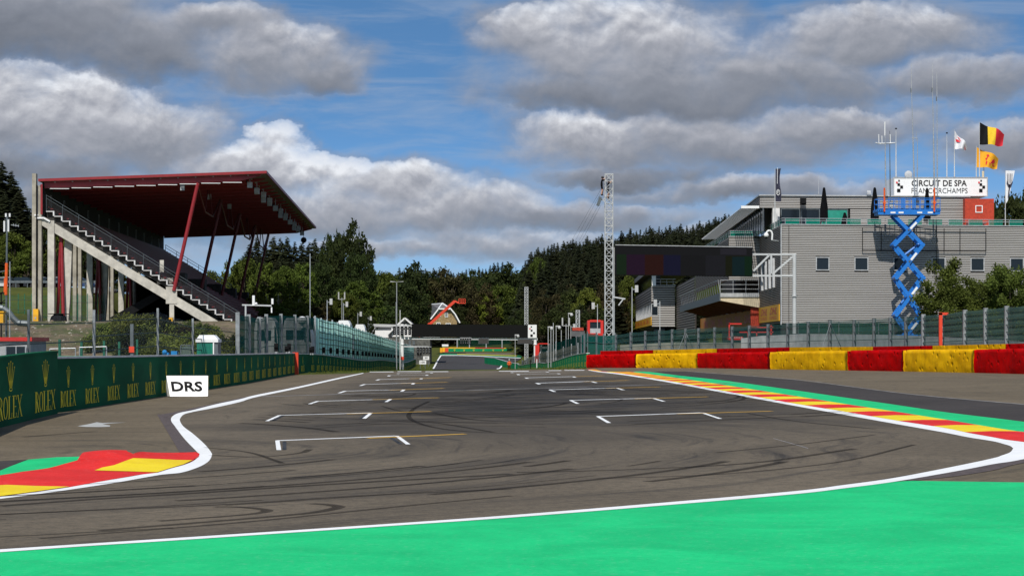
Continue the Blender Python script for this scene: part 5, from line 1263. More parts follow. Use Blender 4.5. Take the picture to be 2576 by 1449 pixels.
# fork banner
P4 = [W(2530,429.5,225.8),W(2553,430,225.8),W(2545,468,225.8),W(2535,505,225.8),W(2531,512,225.8),W(2530,500,225.8)]
th = thing('fork_banner', 'white tapering banner printed with a dark fork at the right edge', 'flag', P4[4]); mb = MB(); mb.prism(P4, (0,.02,0)); part('cloth', mb, M['whitecloth'], th)
fk = MB(); V_ = []; F_ = []
for k in range(4): stroke(V_, F_, [(.1+.2*k,1),(.16+.17*k,.62)], .07)
stroke(V_, F_, [(.05,.66),(.25,.5),(.55,.5),(.75,.66)], .12); stroke(V_, F_, [(.42,.52),(.3,.25),(.22,0)], .14)
put2d(fk, V_, F_, W(2532,498,225.7), Vector(W(2552,498,225.7))-Vector(W(2532,498,225.7)), (0,0,W(0,437,225.7)[2]-W(0,498,225.7)[2])); part('print', fk, M['navy'], th)
# circuit sign
a, b = fx(2248,229), fx(2484,229); sz0, sz1 = 18.08, W(0,447,229)[2]
th = thing('roof_sign', 'large white box sign lettered CIRCUIT DE SPA FRANCORCHAMPS', 'sign', (a, 229, sz0)); mb = MB(); mb.box(a,229,18.08,b,233.8,sz1); part('sign_box', mb, M['white'], th)
mb = MB(); 
for q in ((a-.03,18.05,b+.03,18.13),(a-.03,sz1-.05,b+.03,sz1+.04),(a-.03,18.13,a+.06,sz1-.05),(b-.06,18.13,b+.03,sz1-.05)): mb.box(q[0],228.93,q[1],q[2],229,q[3])
part('sign_frame', mb, M['ltgrey'], th)
lt = MB(); zt = lambda v: W(0, v, 229)[2]
V_, F_ = text_mesh('CIRCUIT DE SPA', .018); put2d(lt, V_, F_, (fx(2293,229),228.97,zt(469)), (fx(2432,229)-fx(2293,229),0,0), (0,0,zt(453.5)-zt(469)))
V_, F_ = text_mesh('FRANCORCHAMPS', -.004); put2d(lt, V_, F_, (fx(2293,229),228.97,zt(487)), (fx(2434,229)-fx(2293,229),0,0), (0,0,zt(473.5)-zt(487)))
for u0 in (2253, 2459.5):
    for i, (du, v, s) in enumerate(((6.5,453,4),(4.5,461.5,6.5),(11.5,467.5,7),(3.5,475.5,8.5))): xx = fx(u0+du,229); hh = s*229/F; lt.box(xx, 228.95, zt(v)-hh, xx+hh, 228.97, zt(v))
part('lettering', lt, M['black'], th)
lt = MB()
for u0 in (2253, 2459.5): xx = fx(u0+1.0,229); hh = 4.2*229/F; lt.box(xx,228.95,zt(457.5)-hh,xx+hh,228.97,zt(457.5))
part('red_square', lt, M['redcloth'], th)
mb = MB(); c = W(2285.5,440,234.5); mb.ball(c, .46, 16, 0, (1,.35,1)); mb.tube((c[0],c[1]+.1,c[2]),(c[0],c[1]+.3,c[2]-.9),.05,6); solo('satellite_dish', mb, M['ltgrey'], 'round off-white satellite dish behind the circuit sign', 'satellite dish')
mb = MB(); c = W(2473,440,232); mb.tube((c[0],c[1],c[2]-.3),(c[0],c[1],c[2]+.4),.13,8); solo('roof_vent', mb, M['cream'], 'small cream cylinder standing on top of the circuit sign', 'vent')
# closed umbrellas
def umbrella(u, v0, v1, y, w, label):
    x, _, z1 = W(u, v0, y); z0 = 14.1; th = thing('closed_umbrella', label, 'umbrella', (x, y, z0), 'closed black umbrellas on the roof terrace')
    k = z1-z0; zf = lambda t: z0+k*t; mb = MB(); n = 12; rows = [(1.0,.10),(.97,.17),(.75,.32),(.5,.46),(.3,.52),(.22,.50),(.17,.3)]
    for t, r in rows:
        for i in range(n): a = 2*math.pi*i/n; rr = r*w*(1+.13*(i % 2)+.05*math.sin(i*2+t*9)); mb.v.append((x+rr*math.cos(a), y+rr*math.sin(a), zf(t-.04*(i % 2)*(t < .4))))
    for j in range(len(rows)-1):
        for i in range(n): mb.f.append((j*n+i,(j+1)*n+i,(j+1)*n+(i+1) % n,j*n+(i+1) % n)); mb.m.append(0)
    mb.f.append(tuple(range(n))); mb.m.append(0); part('canopy', mb, M['blackcloth'], th)
    mb = MB(); mb.tube((x,y,z0),(x,y,zf(.3)),.04,6); part('pole', mb, M['gdark'], th); mb = MB(); mb.box(x-.35,y-.35,z0,x+.35,y+.35,z0+.1); part('foot', mb, M['gdark'], th)
umbrella(2073,472,553,219.5,.78,'closed black umbrella in front of the terrace windows')
umbrella(2200.5,472,553,219.5,.8,'closed black umbrella at the left end of the blue platform')
umbrella(2332,473,553,219.5,.7,'closed black umbrella partly behind the blue platform in front of the sign')
umbrella(2125,535,556,223,.7,'low bundled black umbrella at the right end of the terrace windows')
mb = MB(); c = W(2010+10,508,225.6); mb.box(c[0]-.3,225.2,c[2]-.35,c[0]+.3,225.8,c[2]+.35); mb.box(c[0]-.2,225.0,c[2]-.2,c[0]+.2,225.2,c[2]+.1); solo('wall_speaker', mb, M['black'], 'black square loudspeaker on the upper slatted wall', 'loudspeaker')
for u, v, lb in ((2185,489,'small grey floodlight on the roof edge beside the umbrella'),(2306+0,493,'small grey floodlight at the foot of the circuit sign')):
    c = W(u, v, 227); mb = MB(); mb.box(c[0]-.25,226.6,c[2]-.05,c[0]+.25,227,c[2]+.05); mb.prism([(c[0]-.2,226.6,c[2]+.1),(c[0]+.2,226.6,c[2]+.1),(c[0]+.2,226.9,c[2]+.4),(c[0]-.2,226.9,c[2]+.4)], (0,.08,0)); solo('roof_floodlight', mb, M['ltgrey'], lb, 'floodlight')
# dome camera on a hook
th = thing('dome_camera', 'white dome camera hanging from a curved hook at the building corner', 'camera', W(1942,605,216)); mb = MB()
hk = [Vector(W(u, v, 213.5)) for u, v in ((1942,604),(1943,590),(1941,583),(1936,580),(1930,582),(1927.5,588))]; mb.path(hk, .09, 8); mb.bar(hk[0], hk[0]+Vector((.9,2,0)), .08); part('hook', mb, M['white'], th)
mb = MB(); c = hk[-1]; mb.ball((c.x,c.y,c.z-.15), .26, 12); part('housing', mb, M['white'], th); mb = MB(); mb.ball((c.x,c.y,c.z-.32), .17, 10); part('lens_dome', mb, M['black'], th)

# ================================================================ SCISSOR LIFT
LY0, LY1 = 212.0, 214.2; ly = 213.1
lft = thing('scissor_lift', 'tall blue scissor lift with its platform raised in front of the slatted wall', 'scissor lift', (fx(2289,ly), ly, 2.0))
def LP(u, v, y=None): y = y or LY0; return Vector(W(u, v, y))
px0, px1 = fx(2209,LY0), fx(2365,LY0); dz = W(0,540,LY0)[2]; dt = W(0,528,LY0)[2]
mb = MB(); mb.box(px0,LY0,dz,px1,LY1,dt); mb.box(px0-.15,LY0-.05,dt-.2,px0+.6,LY1,dt+.05); mb.box(px1-.6,LY0-.05,dt-.2,px1+.05,LY1,dt+.05); part('platform', mb, M['blue'], lft)
mb = MB(); rzh = W(0,499,LY0)[2]-dt
for y in (LY0+.05, LY1-.05):
    for h in (rzh, rzh*.55, .14): mb.bar((px0,y,dt+h),(px1,y,dt+h), .06)
    k = 0
    while k < 13: x = px0+(px1-px0)*k/12; mb.bar((x,y,dt),(x,y,dt+rzh), .055); k += 1
for x in (px0,px1):
    for h in (rzh, rzh*.55): mb.bar((x,LY0,dt+h),(x,LY1,dt+h), .06)
for x0_ in (.38,.56): 
    for q in range(3): xx = px0+(px1-px0)*(x0_+.02*q); mb.bar((xx,LY0+.02,dt+.15),(xx,LY0+.02,dt+rzh), .1, .05)
part('guard_rail', mb, M['blue'], lft)
mb = MB(); 
for k in range(4): mb.box(px0-.1+.18*k,LY0-.09,dt-.12,px0-.1+.18*k+.09,LY0-.055,dt-.02); mb.box(px1-.62+.18*k,LY0-.09,dt-.12,px1-.62+.18*k+.09,LY0-.055,dt-.02)
for f_ in (.2,.33,.63,.8): xx = px0+(px1-px0)*f_; mb.box(xx,LY0-.03,dz+.12,xx+.5,LY0-.005,dz+.28, 1)
pieces('decal', mb, [M['black'], M['white']], lft)
mb = MB(); mb.box(px0+.9*1.3,LY0+.1,dt+.3,px0+.9*1.3+.55,LY0+.5,dt+.75); part('control_box', mb, M['ltgrey'], lft)
lv = [(540.7,2250,2324),(615.7,2252,2323),(699,2256,2325),(792.7,2256,2322),(868,2262,2316)]
for i in range(4):
    (v0,l0,r0),(v1,l1,r1) = lv[i], lv[i+1]
    for y, (ua, ub) in ((LY0+.35,(l0,r1)),(LY0+.15,(r0,l1)),(LY1-.35,(l0,r1)),(LY1-.15,(r0,l1))):
        p = LP(ua,v0,LY0); q = LP(ub,v1,LY0); p.y = q.y = y; mb = MB(); mb.bar(p, q, .14, .40, 0, (0,1,0)) if False else mb.bar(p, q, .35, .14, 0, (0,1,0)); part('scissor_arm', mb, M['blue'], lft)
    for u in (l1, r1):
        p = LP(u,v1,LY0); mb = MB(); mb.tube((p.x,LY0+.05,p.z),(p.x,LY1-.05,p.z), .18, 10); part('hinge_pin', mb, M['blue'], lft)
    p = (LP(l0,v0)+LP(r1,v1))/2; mb = MB(); mb.tube((p.x,LY0+.02,p.z),(p.x,LY1-.02,p.z), .10, 8)
    dcl = LP(r0,v0)*.75+LP(l1,v1)*.25; dd = (LP(l1,v1)-LP(r0,v0)).normalized(); part('centre_pin', mb, M['gdark'], lft)
    mb = MB(); mb.bar((dcl.x,LY0+.06,dcl.z),(dcl.x+dd.x*.9,LY0+.06,dcl.z+dd.z*.9), .22, .02, 0, (0,1,0)); part('decal', mb, M['white'], lft)
p = LP(2252,660); q = LP(2322,600); mb = MB(); mb.tube((LP(2275,645).x,ly,LP(2275,645).z),(LP(2318,612).x,ly,LP(2318,612).z),.12,8); mb.tube((LP(2272,762).x,ly,LP(2272,762).z),(LP(2312,722).x,ly,LP(2312,722).z),.12,8); part('lift_cylinder', mb, M['blue'], lft)
bz = LP(0,868).z; mb = MB(); mb.box(fx(2250,ly),LY0,2.35,fx(2330,ly),LY1,2.9); part('chassis', mb, M['blue'], lft)
for x in (fx(2256,ly),fx(2322,ly)):
    for y in (LY0-.1, LY1-.2): mb = MB(); mb.tube((x,y,2.4),(x,y+.3,2.4),.42,14); part('wheel', mb, M['tyre'], lft)
for u in (2224.5,2350): 
    mb = MB(); x = fx(u,LY0); mb.tube((x,LY0-.1,dt-.2),(x,LY0-.1,dt+2.2),.09,8); mb.box(x-.14,LY0-.2,dt+.6,x+.14,LY0,dt+.8)
    solo('mast_socket', mb, M['orange'], 'orange strapped mast foot at the %s end of the blue platform' % ('left' if u < 2300 else 'right'), 'mast foot')

# ================================================================ TRUSS TOWERS AND BIG SCREEN
def truss(name, label, u0, u1, v0, zb, d, n, cat='truss tower', r=.035, legs=True):
    xa, xb = fx(u0,d), fx(u1,d); w = xb-xa; zt = W(0,v0,d)[2]; th = thing(name, label, cat, ((xa+xb)/2, d, zb))
    cs = [(xa,d),(xb,d),(xb,d+w),(xa,d+w)]
    for x, y in cs: part('leg', MB().tube((x,y,zb),(x,y,zt), r*1.15, 6), M['wpole'], th)
    h = (zt-zb)/n; mb = MB()
    for k in range(n+1):
        z = zb+k*h; z = min(z, zt-r)
        for i in range(4): a, b = cs[i], cs[(i+1) % 4]; mb.tube((*a,z),(*b,z), r*.75, 5)
        if k < n:
            for i in range(4):
                a, b = cs[i], cs[(i+1) % 4]
                if k % 2: a, b = b, a
                mb.tube((*a,z),(*b,z+h), r*.65, 5)
                if i in (0, 2) and k % 3: mb.tube((*b,z),(*a,z+h), r*.6, 5)
    part('bracing', mb, M['wpole'], th); part('foot_plate', MB().box(xa-.3,d-.3,zb,xb+.3,d+w+.3,zb+.1), M['gdark'], th); return th
truss('truss_tower', 'tall silver lattice tower with two climbers beside the big screen', 1522.5, 1542, 437, T(8.7,188), 188, 26, r=.036)
truss('truss_tower', 'thin silver lattice tower seen against the dark forest above the start gantry', 1320, 1328.3, 722, -1.9, 398, 30, r=.05)
truss('truss_tower', 'short silver lattice frame above the dark screen fence', 1449.5, 1458, 780, -.5, 230, 10, r=.04)
SD = 188
th = thing('big_screen', 'wide dark video screen mounted high beside the pit building', 'screen', (fx(1720,SD), SD, W(0,695,SD)[2]))
q = [W(1548,617.5,SD), W(1893,623,SD), W(1893,696,SD), W(1548,692,SD)]
part('cabinet', MB().prism(q, (0,.6,0)), mat('screen_black', (.006,.006,.007), .6, var=.02, spec=.08), th)
part('top_rail', MB().bar(Vector(q[0])+Vector((0,-.02,.04)), Vector(q[1])+Vector((0,-.02,.04)), .08, .06), M['ltgrey'], th)
cols = [((1551,1576),(.012,.030,.012)),((1576,1622),(.028,.010,.030)),((1622,1669),(.038,.010,.008)),((1669,1712),(.012,.012,.040)),((1712,1775),(.014,.014,.016)),((1775,1825),(.020,.020,.026)),((1825,1873),(.014,.016,.006)),((1873,1892),(.006,.028,.012))]
mb = MB(); mm = []
for i, ((a, b), c) in enumerate(cols):
    mm.append(mat('screen_tile_%d' % i, tuple(k*.45 for k in c), .7, spec=.06, var=.03)); f_ = lambda u, t: lerp([(1548,0),(1893,1)], u)
    vt, vb = 640+f_(a,0)*5, 691+f_(a,0)*3.5; mb.add([W(a,vb,SD-.012),W(b,vb,SD-.012),W(b,vt,SD-.012),W(a,vt,SD-.012)], [(0,1,2,3)], i)
mm.append(mat('screen_tile_teal', (.003,.011,.013), .7, spec=.06, var=.03)); mb.add([W(1842,694,SD-.014),W(1873,694,SD-.014),W(1873,646,SD-.014),W(1842,646,SD-.014)], [(0,1,2,3)], 8)
mm.append(mat('screen_tile_grey', (.014,.013,.018), .7, spec=.06, var=.03)); mb.add([W(1812,641,SD-.014),W(1878,642,SD-.014),W(1878,626,SD-.014),W(1812,625,SD-.014)], [(0,1,2,3)], 9)
part('display', mb, mm, th)
th = thing('screen_gantry', 'pale steel mast and cantilever frame carrying the big dark screen', 'gantry', (fx(2000,SD), SD, T(25,SD)))
z0 = T(25,SD)-.2
part('mast', MB().tube((fx(1999.5,SD),SD+.3,z0),(fx(1999.5,SD),SD+.3,W(0,640,SD)[2]+.0), .17, 12).tube((fx(1999.5,SD),SD+.3,6.2),(fx(1999.5,SD),SD+.3,6.3), .28, 12), M['wpole'], th)
part('mast', MB().tube((fx(1543.5,SD),SD+.3,T(9,SD)),(fx(1543.5,SD),SD+.3,W(0,622,SD)[2]), .12, 12), M['wpole'], th)
mb = MB(); y = SD+.3
for a, b in (((1893,640),(2003,640.5)),((1893,693.5),(1999,694)),((1895,682),(1935,642)),((1940,692),(1996,644)),((1940,642),(1940,692))): mb.bar(W(*a,y), W(*b,y), .16)
for a, b in (((1893,640),(2003,640.5)),((1893,693.5),(1999,694))): mb.bar(W(*a,y+.9), W(*b,y+.9), .12)
part('cantilever_truss', mb, M['wpole'], th)
mb = MB(); mb.bar(W(1542,747,SD), W(1573,752,SD), .12); mb.bar(W(1556,768,SD), W(1568,752,SD), .1); solo('mast_bracket', mb, M['wpole'], 'white angled bracket fixed to the mast left of the pit building', 'bracket')

# ---------------------------------------------------------------- people
def figure(name, label, loc, J, E_, zones, mats, rz=0, hairpart=None, group=None):
    "J joints (x,y,z,r) in metres, E_ bones; zones(co)->material index"
    me = bpy.data.meshes.new('skeleton'); me.from_pydata([j[:3] for j in J], E_, []); o = bpy.data.objects.new('skeleton', me); C.objects.link(o)
    md = o.modifiers.new('skin', 'SKIN'); md.use_smooth_shade = True; md.branch_smoothing = .6
    o.modifiers.new('sub', 'SUBSURF').levels = 1
    for i, j in enumerate(J):
        sv = me.skin_vertices[0].data[i]; r = j[3]; sv.radius = (r, r) if not hasattr(r, '__len__') else r; sv.use_root = (i == 0)
    bpy.context.view_layer.update(); ev = o.evaluated_get(bpy.context.evaluated_depsgraph_get()); m2 = bpy.data.meshes.new_from_object(ev); bpy.data.objects.remove(o)
    for m_ in mats: m2.materials.append(m_)
    for p in m2.polygons: p.material_index = zones(p.center); p.use_smooth = True
    th = thing(name, label, 'person', loc, group, rz); b = bpy.data.objects.new('body', m2); C.objects.link(b); b.parent = th
    return th
def hand(J, E_, w, d, s):
    "palm with five bent fingers grown from wrist index w; d points along the hand, s sideways"
    W_ = Vector(J[w][:3]); d = Vector(d).normalized(); s = Vector(s).normalized(); n = d.cross(s)
    pi = len(J); J.append((*(W_+d*.08), (.026,.016))); E_.append((w, pi))
    for k, (o, L) in enumerate(((-.03,.07),(-.01,.08),(.01,.075),(.03,.06))):
        a = len(J); J.append((*(W_+d*.10+s*o), .010)); J.append((*(W_+d*(.10+L*.55)+s*o+n*.012), .009)); J.append((*(W_+d*(.10+L*.9)+s*o+n*.035), .007)); E_ += [(pi,a),(a,a+1),(a+1,a+2)]
    a = len(J); J.append((*(W_+d*.05-s*.045), .011)); J.append((*(W_+d*.085-s*.06+n*.015), .009)); E_ += [(pi,a),(a,a+1)]
# marshal: stands upright, seen from the front, arms bent in front of him
J = [(0,0,.96,(.15,.11)),(0,0,1.15,(.15,.10)),(0,0,1.36,(.19,.11)),(0,0,1.47,(.07,.07)),(0,-.01,1.56,.06),(0,-.01,1.66,(.085,.10)),(0,-.01,1.75,(.06,.07)),
     (-.21,0,1.40,.075),(-.29,.02,1.14,.062),(-.25,-.14,.93,.048),(.21,0,1.40,.075),(.29,.02,1.14,.062),(.24,-.15,.94,.048),
     (-.10,0,.90,.11),(-.12,-.01,.50,.085),(-.13,.02,.10,.065),(-.14,-.13,.05,.045),(.10,0,.90,.11),(.12,-.01,.50,.085),(.13,.02,.10,.065),(.14,-.13,.05,.045),(0,-.115,1.64,.016)]
E_ = [(0,1),(1,2),(2,3),(3,4),(4,5),(5,6),(2,7),(7,8),(8,9),(2,10),(10,11),(11,12),(0,13),(13,14),(14,15),(15,16),(0,17),(17,18),(18,19),(19,20),(5,21)]
hand(J, E_, 9, (.3,-.5,-.7), (1,0,.3)); hand(J, E_, 12, (-.3,-.5,-.7), (1,0,-.3))
mx, my, mz = RG(1281, 931.4, 300); my = 334; mx = fx(1281, 334); mz = T(mx, my)
figure('person', 'person in orange overalls standing on the grass beside the straight', (mx, my, mz), J, E_,
  lambda c: 1 if c.z > 1.52 else (1 if c.z < .95 and c.y < -.17 and c.z > .6 else (2 if c.z < .11 else 0)), [M['orange'], M['skin'], M['black']])
mb = MB(); mb.ball((mx,my,mz+1.74), .115, 12, 0, (1,1.1,.8)); hr = part('cap', mb, M['white'], [o for o in C.objects if o.name == 'person'][0])
# climber outside the tower: reaching up with both arms
def climber(label, u, vfeet, d, seed, legs=True):
    J = [(0,0,.92,(.14,.11)),(0,0,1.12,(.14,.11)),(0,-.01,1.34,(.17,.11)),(.02,0,1.47,(.065,.07)),(.05,0,1.54,.055),(.09,0,1.62,(.095,.085)),(.09,0,1.71,(.065,.06)),
     (.02,-.17,1.38,.065),(.22,-.16,1.50,.055),(.36,-.10,1.70,.042),(.02,.17,1.38,.065),(.24,.14,1.42,.055),(.38,.08,1.56,.042),
     (0,-.10,.88,.105),(.05,-.12,.48,.075),(-.05,-.13,.10,.055),(.06,-.14,.05,.042),(0,.10,.88,.105),(.10,.12,.50,.075),(.05,.12,.12,.055),(.16,.13,.07,.042),(.185,0,1.61,.015)]
    E_ = [(0,1),(1,2),(2,3),(3,4),(4,5),(5,6),(2,7),(7,8),(8,9),(2,10),(10,11),(11,12),(0,13),(13,14),(14,15),(15,16),(0,17),(17,18),(18,19),(19,20),(5,21)]
    hand(J, E_, 9, (.5,0,.8), (0,1,0)); hand(J, E_, 12, (.7,0,.6), (0,1,0))
    x, y, z = W(u, vfeet, d)
    th = figure('person', label, (x, y, z), J, E_, lambda c: 1 if (c.z > 1.5 or (c.z < .62 and c.z > .16)) and c.x < .45 else (0 if c.z > .15 else 2), [M['blackcloth'], M['skin'], M['black']])
    hm = MB(); hm.ball((x+.08,y,z+1.66), .125, 12, 0, (1.05,1,.85)); part('helmet', hm, M['hair'], th); return th
climber('climber in black clothes and shorts on the outside of the lattice tower', 1513.5, 493.5, SD+.2, 1)
climber('climber in dark clothes standing inside the top of the lattice tower', 1529, 502, SD+.35, 2)
th = thing('camera_platform', 'small grey winch box hanging below the climber on the lattice tower', 'winch', W(1507,515,SD)); mb = MB(); q0 = W(1503,514,SD); mb.prism([W(1500.5,516,SD),W(1508,518,SD),W(1515,498,SD),W(1508,494,SD)], (0,.6,0)); part('box', mb, M['gdark'], th)
part('bracket', MB().bar(W(1507,506,SD+.2), W(1522,500,SD+.2), .06).bar(W(1510,500,SD+.2), W(1522,508,SD+.2), .06), M['wpole'], th)
for i, (u, v, u2, v2) in enumerate(((1511,478,1400,672),(1509,490,1412,672),(1506,516,1422,668),(1512,516,1430,668))):
    mb = MB(); A = Vector(W(u, v, SD+.2)); B = Vector(W(1288+(u2-1288)*.78-3, 868-(868-v2)*.78, 300)); B.z = max(B.z, -1.5)
    t = 0; B = Vector((A.x+(fx(u2,280)-A.x), 280, W(0,v2,280)[2])); mb.tube(A, A+(B-A)*1.25, .010, 4)
    solo('stay_cable', mb, M['gdark'], 'thin slanting cables running from the lattice tower down towards the forest', 'cable', 'slanting cables of the lattice tower')

# ================================================================ START GANTRY
GDm = 328
def gW(u, v, dy=0): return Vector(W(u, v, GDm+dy))
gt = thing('start_gantry', 'start gantry with a long black panel spanning the track in the distance', 'gantry', (fx(1012,GDm), GDm, T(-17.2,GDm)))
for u, v0 in ((1012,815),(1346.5,845)):
    part('pole', MB().tube((fx(u,GDm),GDm,T(fx(u,GDm),GDm)-.3),(fx(u,GDm),GDm,gW(0,v0).z), .24, 12).tube((fx(u,GDm),GDm,gW(0,867).z),(fx(u,GDm),GDm,gW(0,866).z), .36, 12), M['white'], gt)
part('beam', MB().bar(gW(1005,850.5), gW(1352,853), .30, .34), M['white'], gt)
part('beam', MB().bar(gW(925,817.5), gW(1038,821), .30, .40), M['wpole'], gt)
part('beam', MB().bar(gW(1014,871.5), gW(1078,872.5), .16, .20), M['wpole'], gt)
part('pole', MB().tube((fx(931,GDm),GDm,-1.2),(fx(931,GDm),GDm,gW(0,818).z), .17, 8).bar(gW(933,840), gW(944,824), .15), M['wpole'], gt)
part('panel', MB().prism([gW(1035,847.5,-.4),gW(1328,850,-.4),gW(1328,817.5,-.4),gW(1035,815,-.4)], (0,.5,0)), mat('panel_black', (.008,.008,.008), .7, var=.02, spec=.08), gt)
lp = part('logo_panel', MB().prism([gW(1328.3,850,-.45),gW(1350,850,-.45),gW(1350,817,-.45),gW(1328.3,817,-.45)], (0,.5,0)), M['white'], gt)
mb = MB()
for u, v, s in ((1335,820.5,3.2),(1335,829,4.6),(1341,835.5,4.6),(1334,841,6.2)): p = gW(u, v, -.5); hh = s*GDm/F; mb.box(p.x,p.y+.02,p.z-hh,p.x+hh,p.y+.045,p.z)
part('logo_squares', mb, M['black'], lp); p = gW(1331.5,825.2,-.5); part('logo_square', MB().box(p.x,p.y+.02,p.z-.2,p.x+.2,p.y+.045,p.z), M['redcloth'], lp)
def light_head(u0, u1, v0, v1, d, label, n=5, grp=None):
    th = thing('start_lights', label, 'traffic lights', W((u0+u1)/2, v1, d), grp)
    for k in range(n):
        a = u0+(u1-u0)*(k+.08)/n; b = u0+(u1-u0)*(k+.80)/n; hd = part('light_head', MB().box(fx(a,d),d-.15,W(0,v1,d)[2],fx(b,d),d+.15,W(0,v0,d)[2]), M['black'], th)
        mb = MB(); r = (fx(b,d)-fx(a,d))*.16; cx = (fx(a,d)+fx(b,d))/2
        for q in (.28,.52,.76): z = W(0,v0+(v1-v0)*q,d)[2]; mb.tube((cx,d-.2,z),(cx,d-.15,z), r, 10)
        part('lens', mb, M['galv'], hd)
    part('hanger', MB().box(fx(u0,d),d-.03,W(0,v0,d)[2],fx(u1,d),d+.03,W(0,v0,d)[2]+.08), M['wpole'], th); return th
light_head(988,1036,821,843,GDm-.6,'large five-headed start lights left of the black gantry panel')
light_head(1048,1085,873,890,GDm-.6,'lower five-headed start lights hanging above the grass at left')
light_head(1157,1186,850.5,867,GDm-.6,'small start lights hanging under the middle of the black panel')
for u0, u1, v0, v1, lb in ((1204,1229,851,865,'small dark square display hanging under the gantry panel'),(1302,1339,852.5,865,'small dark wide display hanging near the right gantry pole'),(1049,1061,890,899,'small dark display below the lower start lights')):
    mb = MB(); mb.box(fx(u0,GDm),GDm-.5,W(0,v1,GDm)[2],fx(u1,GDm),GDm-.2,W(0,v0,GDm)[2]); mb.box(fx(u0,GDm)+.05,GDm-.52,W(0,v1,GDm)[2]+.05,fx(u1,GDm)-.05,GDm-.5,W(0,v0,GDm)[2]-.05, 1); solo('hanging_display', mb, [M['gdark'], mat('display_grey', (.045,.04,.036), .5)], lb, 'display')
# panel above the dark green screen fence
mb = MB(); mb.box(fx(1437.5,179),179,W(0,846,179)[2],fx(1471,179),179.3,W(0,832,179)[2]); mb.box(fx(1440,179),178.95,W(0,831.8,179)[2],fx(1468,179),179.25,W(0,824,179)[2],1); solo('fence_display', mb, [mat('display_grey2', (.10,.10,.10), .5), M['brick']], 'grey box display on top of the dark green screen fence', 'display')
# distance boards
def small_board(u0,u1,v0,v1,d,txt,label):
    x0,x1,z0,z1 = fx(u0,d),fx(u1,d),W(0,v1,d)[2],W(0,v0,d)[2]; th = thing('distance_board', label, 'sign', ((x0+x1)/2,d,z0)); part('board', MB().box(x0,d,z0,x1,d+.06,z1), M['white'], th)
    part('leg', MB().box(x0+.1,d+.02,T(x0,d)-.1,x0+.2,d+.05,z0), M['gdark'], th); part('leg', MB().box(x1-.2,d+.02,T(x0,d)-.1,x1-.1,d+.05,z0), M['gdark'], th)
    V_, F_ = text_mesh(txt, .02); lt = MB(); w = (x1-x0)*(.5 if len(txt) == 2 else .62); put2d(lt, V_, F_, ((x0+x1)/2-w/2,d-.012,z0+(z1-z0)*.28), (w,0,0), (0,0,(z1-z0)*.5)); part('numerals', lt, M['black'], th)
small_board(1064.5,1079.5,896,905,385,'50','higher white board reading fifty on the grass'); small_board(1055,1072,906.5,916,360,'100','lower white board reading one hundred on the grass')
# DRS sign
d0 = 84.0; th = thing('letter_sign', 'white wedge board reading DRS on the run-off beside the long green barrier', 'sign', (fx(470,d0), d0, SL*fx(470,d0)))
def q(u, v, dd=0): return Vector(W(u, v, d0+dd))
z0 = SL*fx(470,d0)+.01; bl = Vector((fx(427.5,d0),d0,z0)); br = Vector((fx(523,d0),d0,z0)); tl = Vector(W(418.5,945,d0+.35)); tr = Vector(W(523.4,945,d0+.35)); bk = Vector((fx(417.5,d0+.7),d0+.7,z0)); bkr = Vector((fx(522.8,d0+.7),d0+.7,z0))
mb = MB(); mb.add([bl,br,tr,tl,bk,bkr], [(0,1,2,3),(0,3,4),(1,5,2),(3,2,5,4),(0,4,5,1)]); part('board', mb, M['white'], th)
V_, F_ = text_mesh('DRS', .03); U = (br-bl); Vv = (tl-bl); Vv2 = (tr-br); lt = MB(); nrm = (tr-br).cross(U).normalized(); nrm = nrm if nrm.y < 0 else -nrm
def bil(a, b): return bl*(1-a)*(1-b)+br*a*(1-b)+tr*a*b+tl*(1-a)*b
lt.add([bil(.08+.78*a, .24+.48*b)+nrm*.02 for a, b in V_], F_); part('lettering', lt, M['black'], th)
# black light units along the left barrier top
first = None; n_ = 0
for X, y0_, y1_ in ((90,615,750),(240,655,750),(275,620,745),(585,670,770),(615,660,770),(770,672,770),(870,680,775),(968,688,782),(1050,700,788),(1125,708,790),(1195,718,795),(1255,725,798),(1325,732,805),(1375,735,808),(1420,740,810),(1470,748,812),(1510,752,814),(1550,757,818),(1590,760,820),(1628,765,822),(1668,768,824),(1702,770,827),(1738,776,828),(1780,782,830),(1808,785,832),(1832,790,834)):
    u = X*.17575+679; v0 = (y0_/4.293+1000)*.75455; v1 = (y1_/4.293+1000)*.75455; d = P_on(u, 0.0) if u > 744 else P_on(u, .2); d = max(d, 125)
    x, y, z = W(u, v1, d); h = (v1-v0)*d/F
    bz_ = z-.02
    if first is None:
        first = thing('trackside_lamp', 'black upright lamp units clamped in a row on top of the left barrier', 'lamp', (x, y, bz_), 'black lamp units along the left barrier')
        part('housing', MB().box(x-.12,y-.12,bz_+.08,x+.12,y+.12,bz_+h), M['black'], first); part('visor', MB().box(x-.14,y-.22,bz_+h*.55,x+.14,y-.12,bz_+h*.6), M['black'], first); part('clamp', MB().box(x-.05,y-.1,bz_-.06,x+.05,y+.1,bz_+.08), M['galv'], first); h_0 = h
    else: clone(first, (x,y,bz_), 0, None, None, (1,1,h/h_0))
# red rail on pole and orange block
mb = MB(); p = W(1012,905,GDm-.5); mb.box(p[0]-.25,p[1]-.3,p[2],p[0]+.25,p[1],p[2]+.5); solo('pole_pad', mb, M['hivis'], 'small red pad at the foot of the left gantry pole', 'padding')
mb = MB(); x = fx(1351.5,300); mb.box(x-.3,300,T(x,300)+.4,x+.3,300.3,W(0,868,300)[2]); solo('red_gate_post', mb, M['redcab'], 'red upright pad behind the grey picket fence', 'padding')
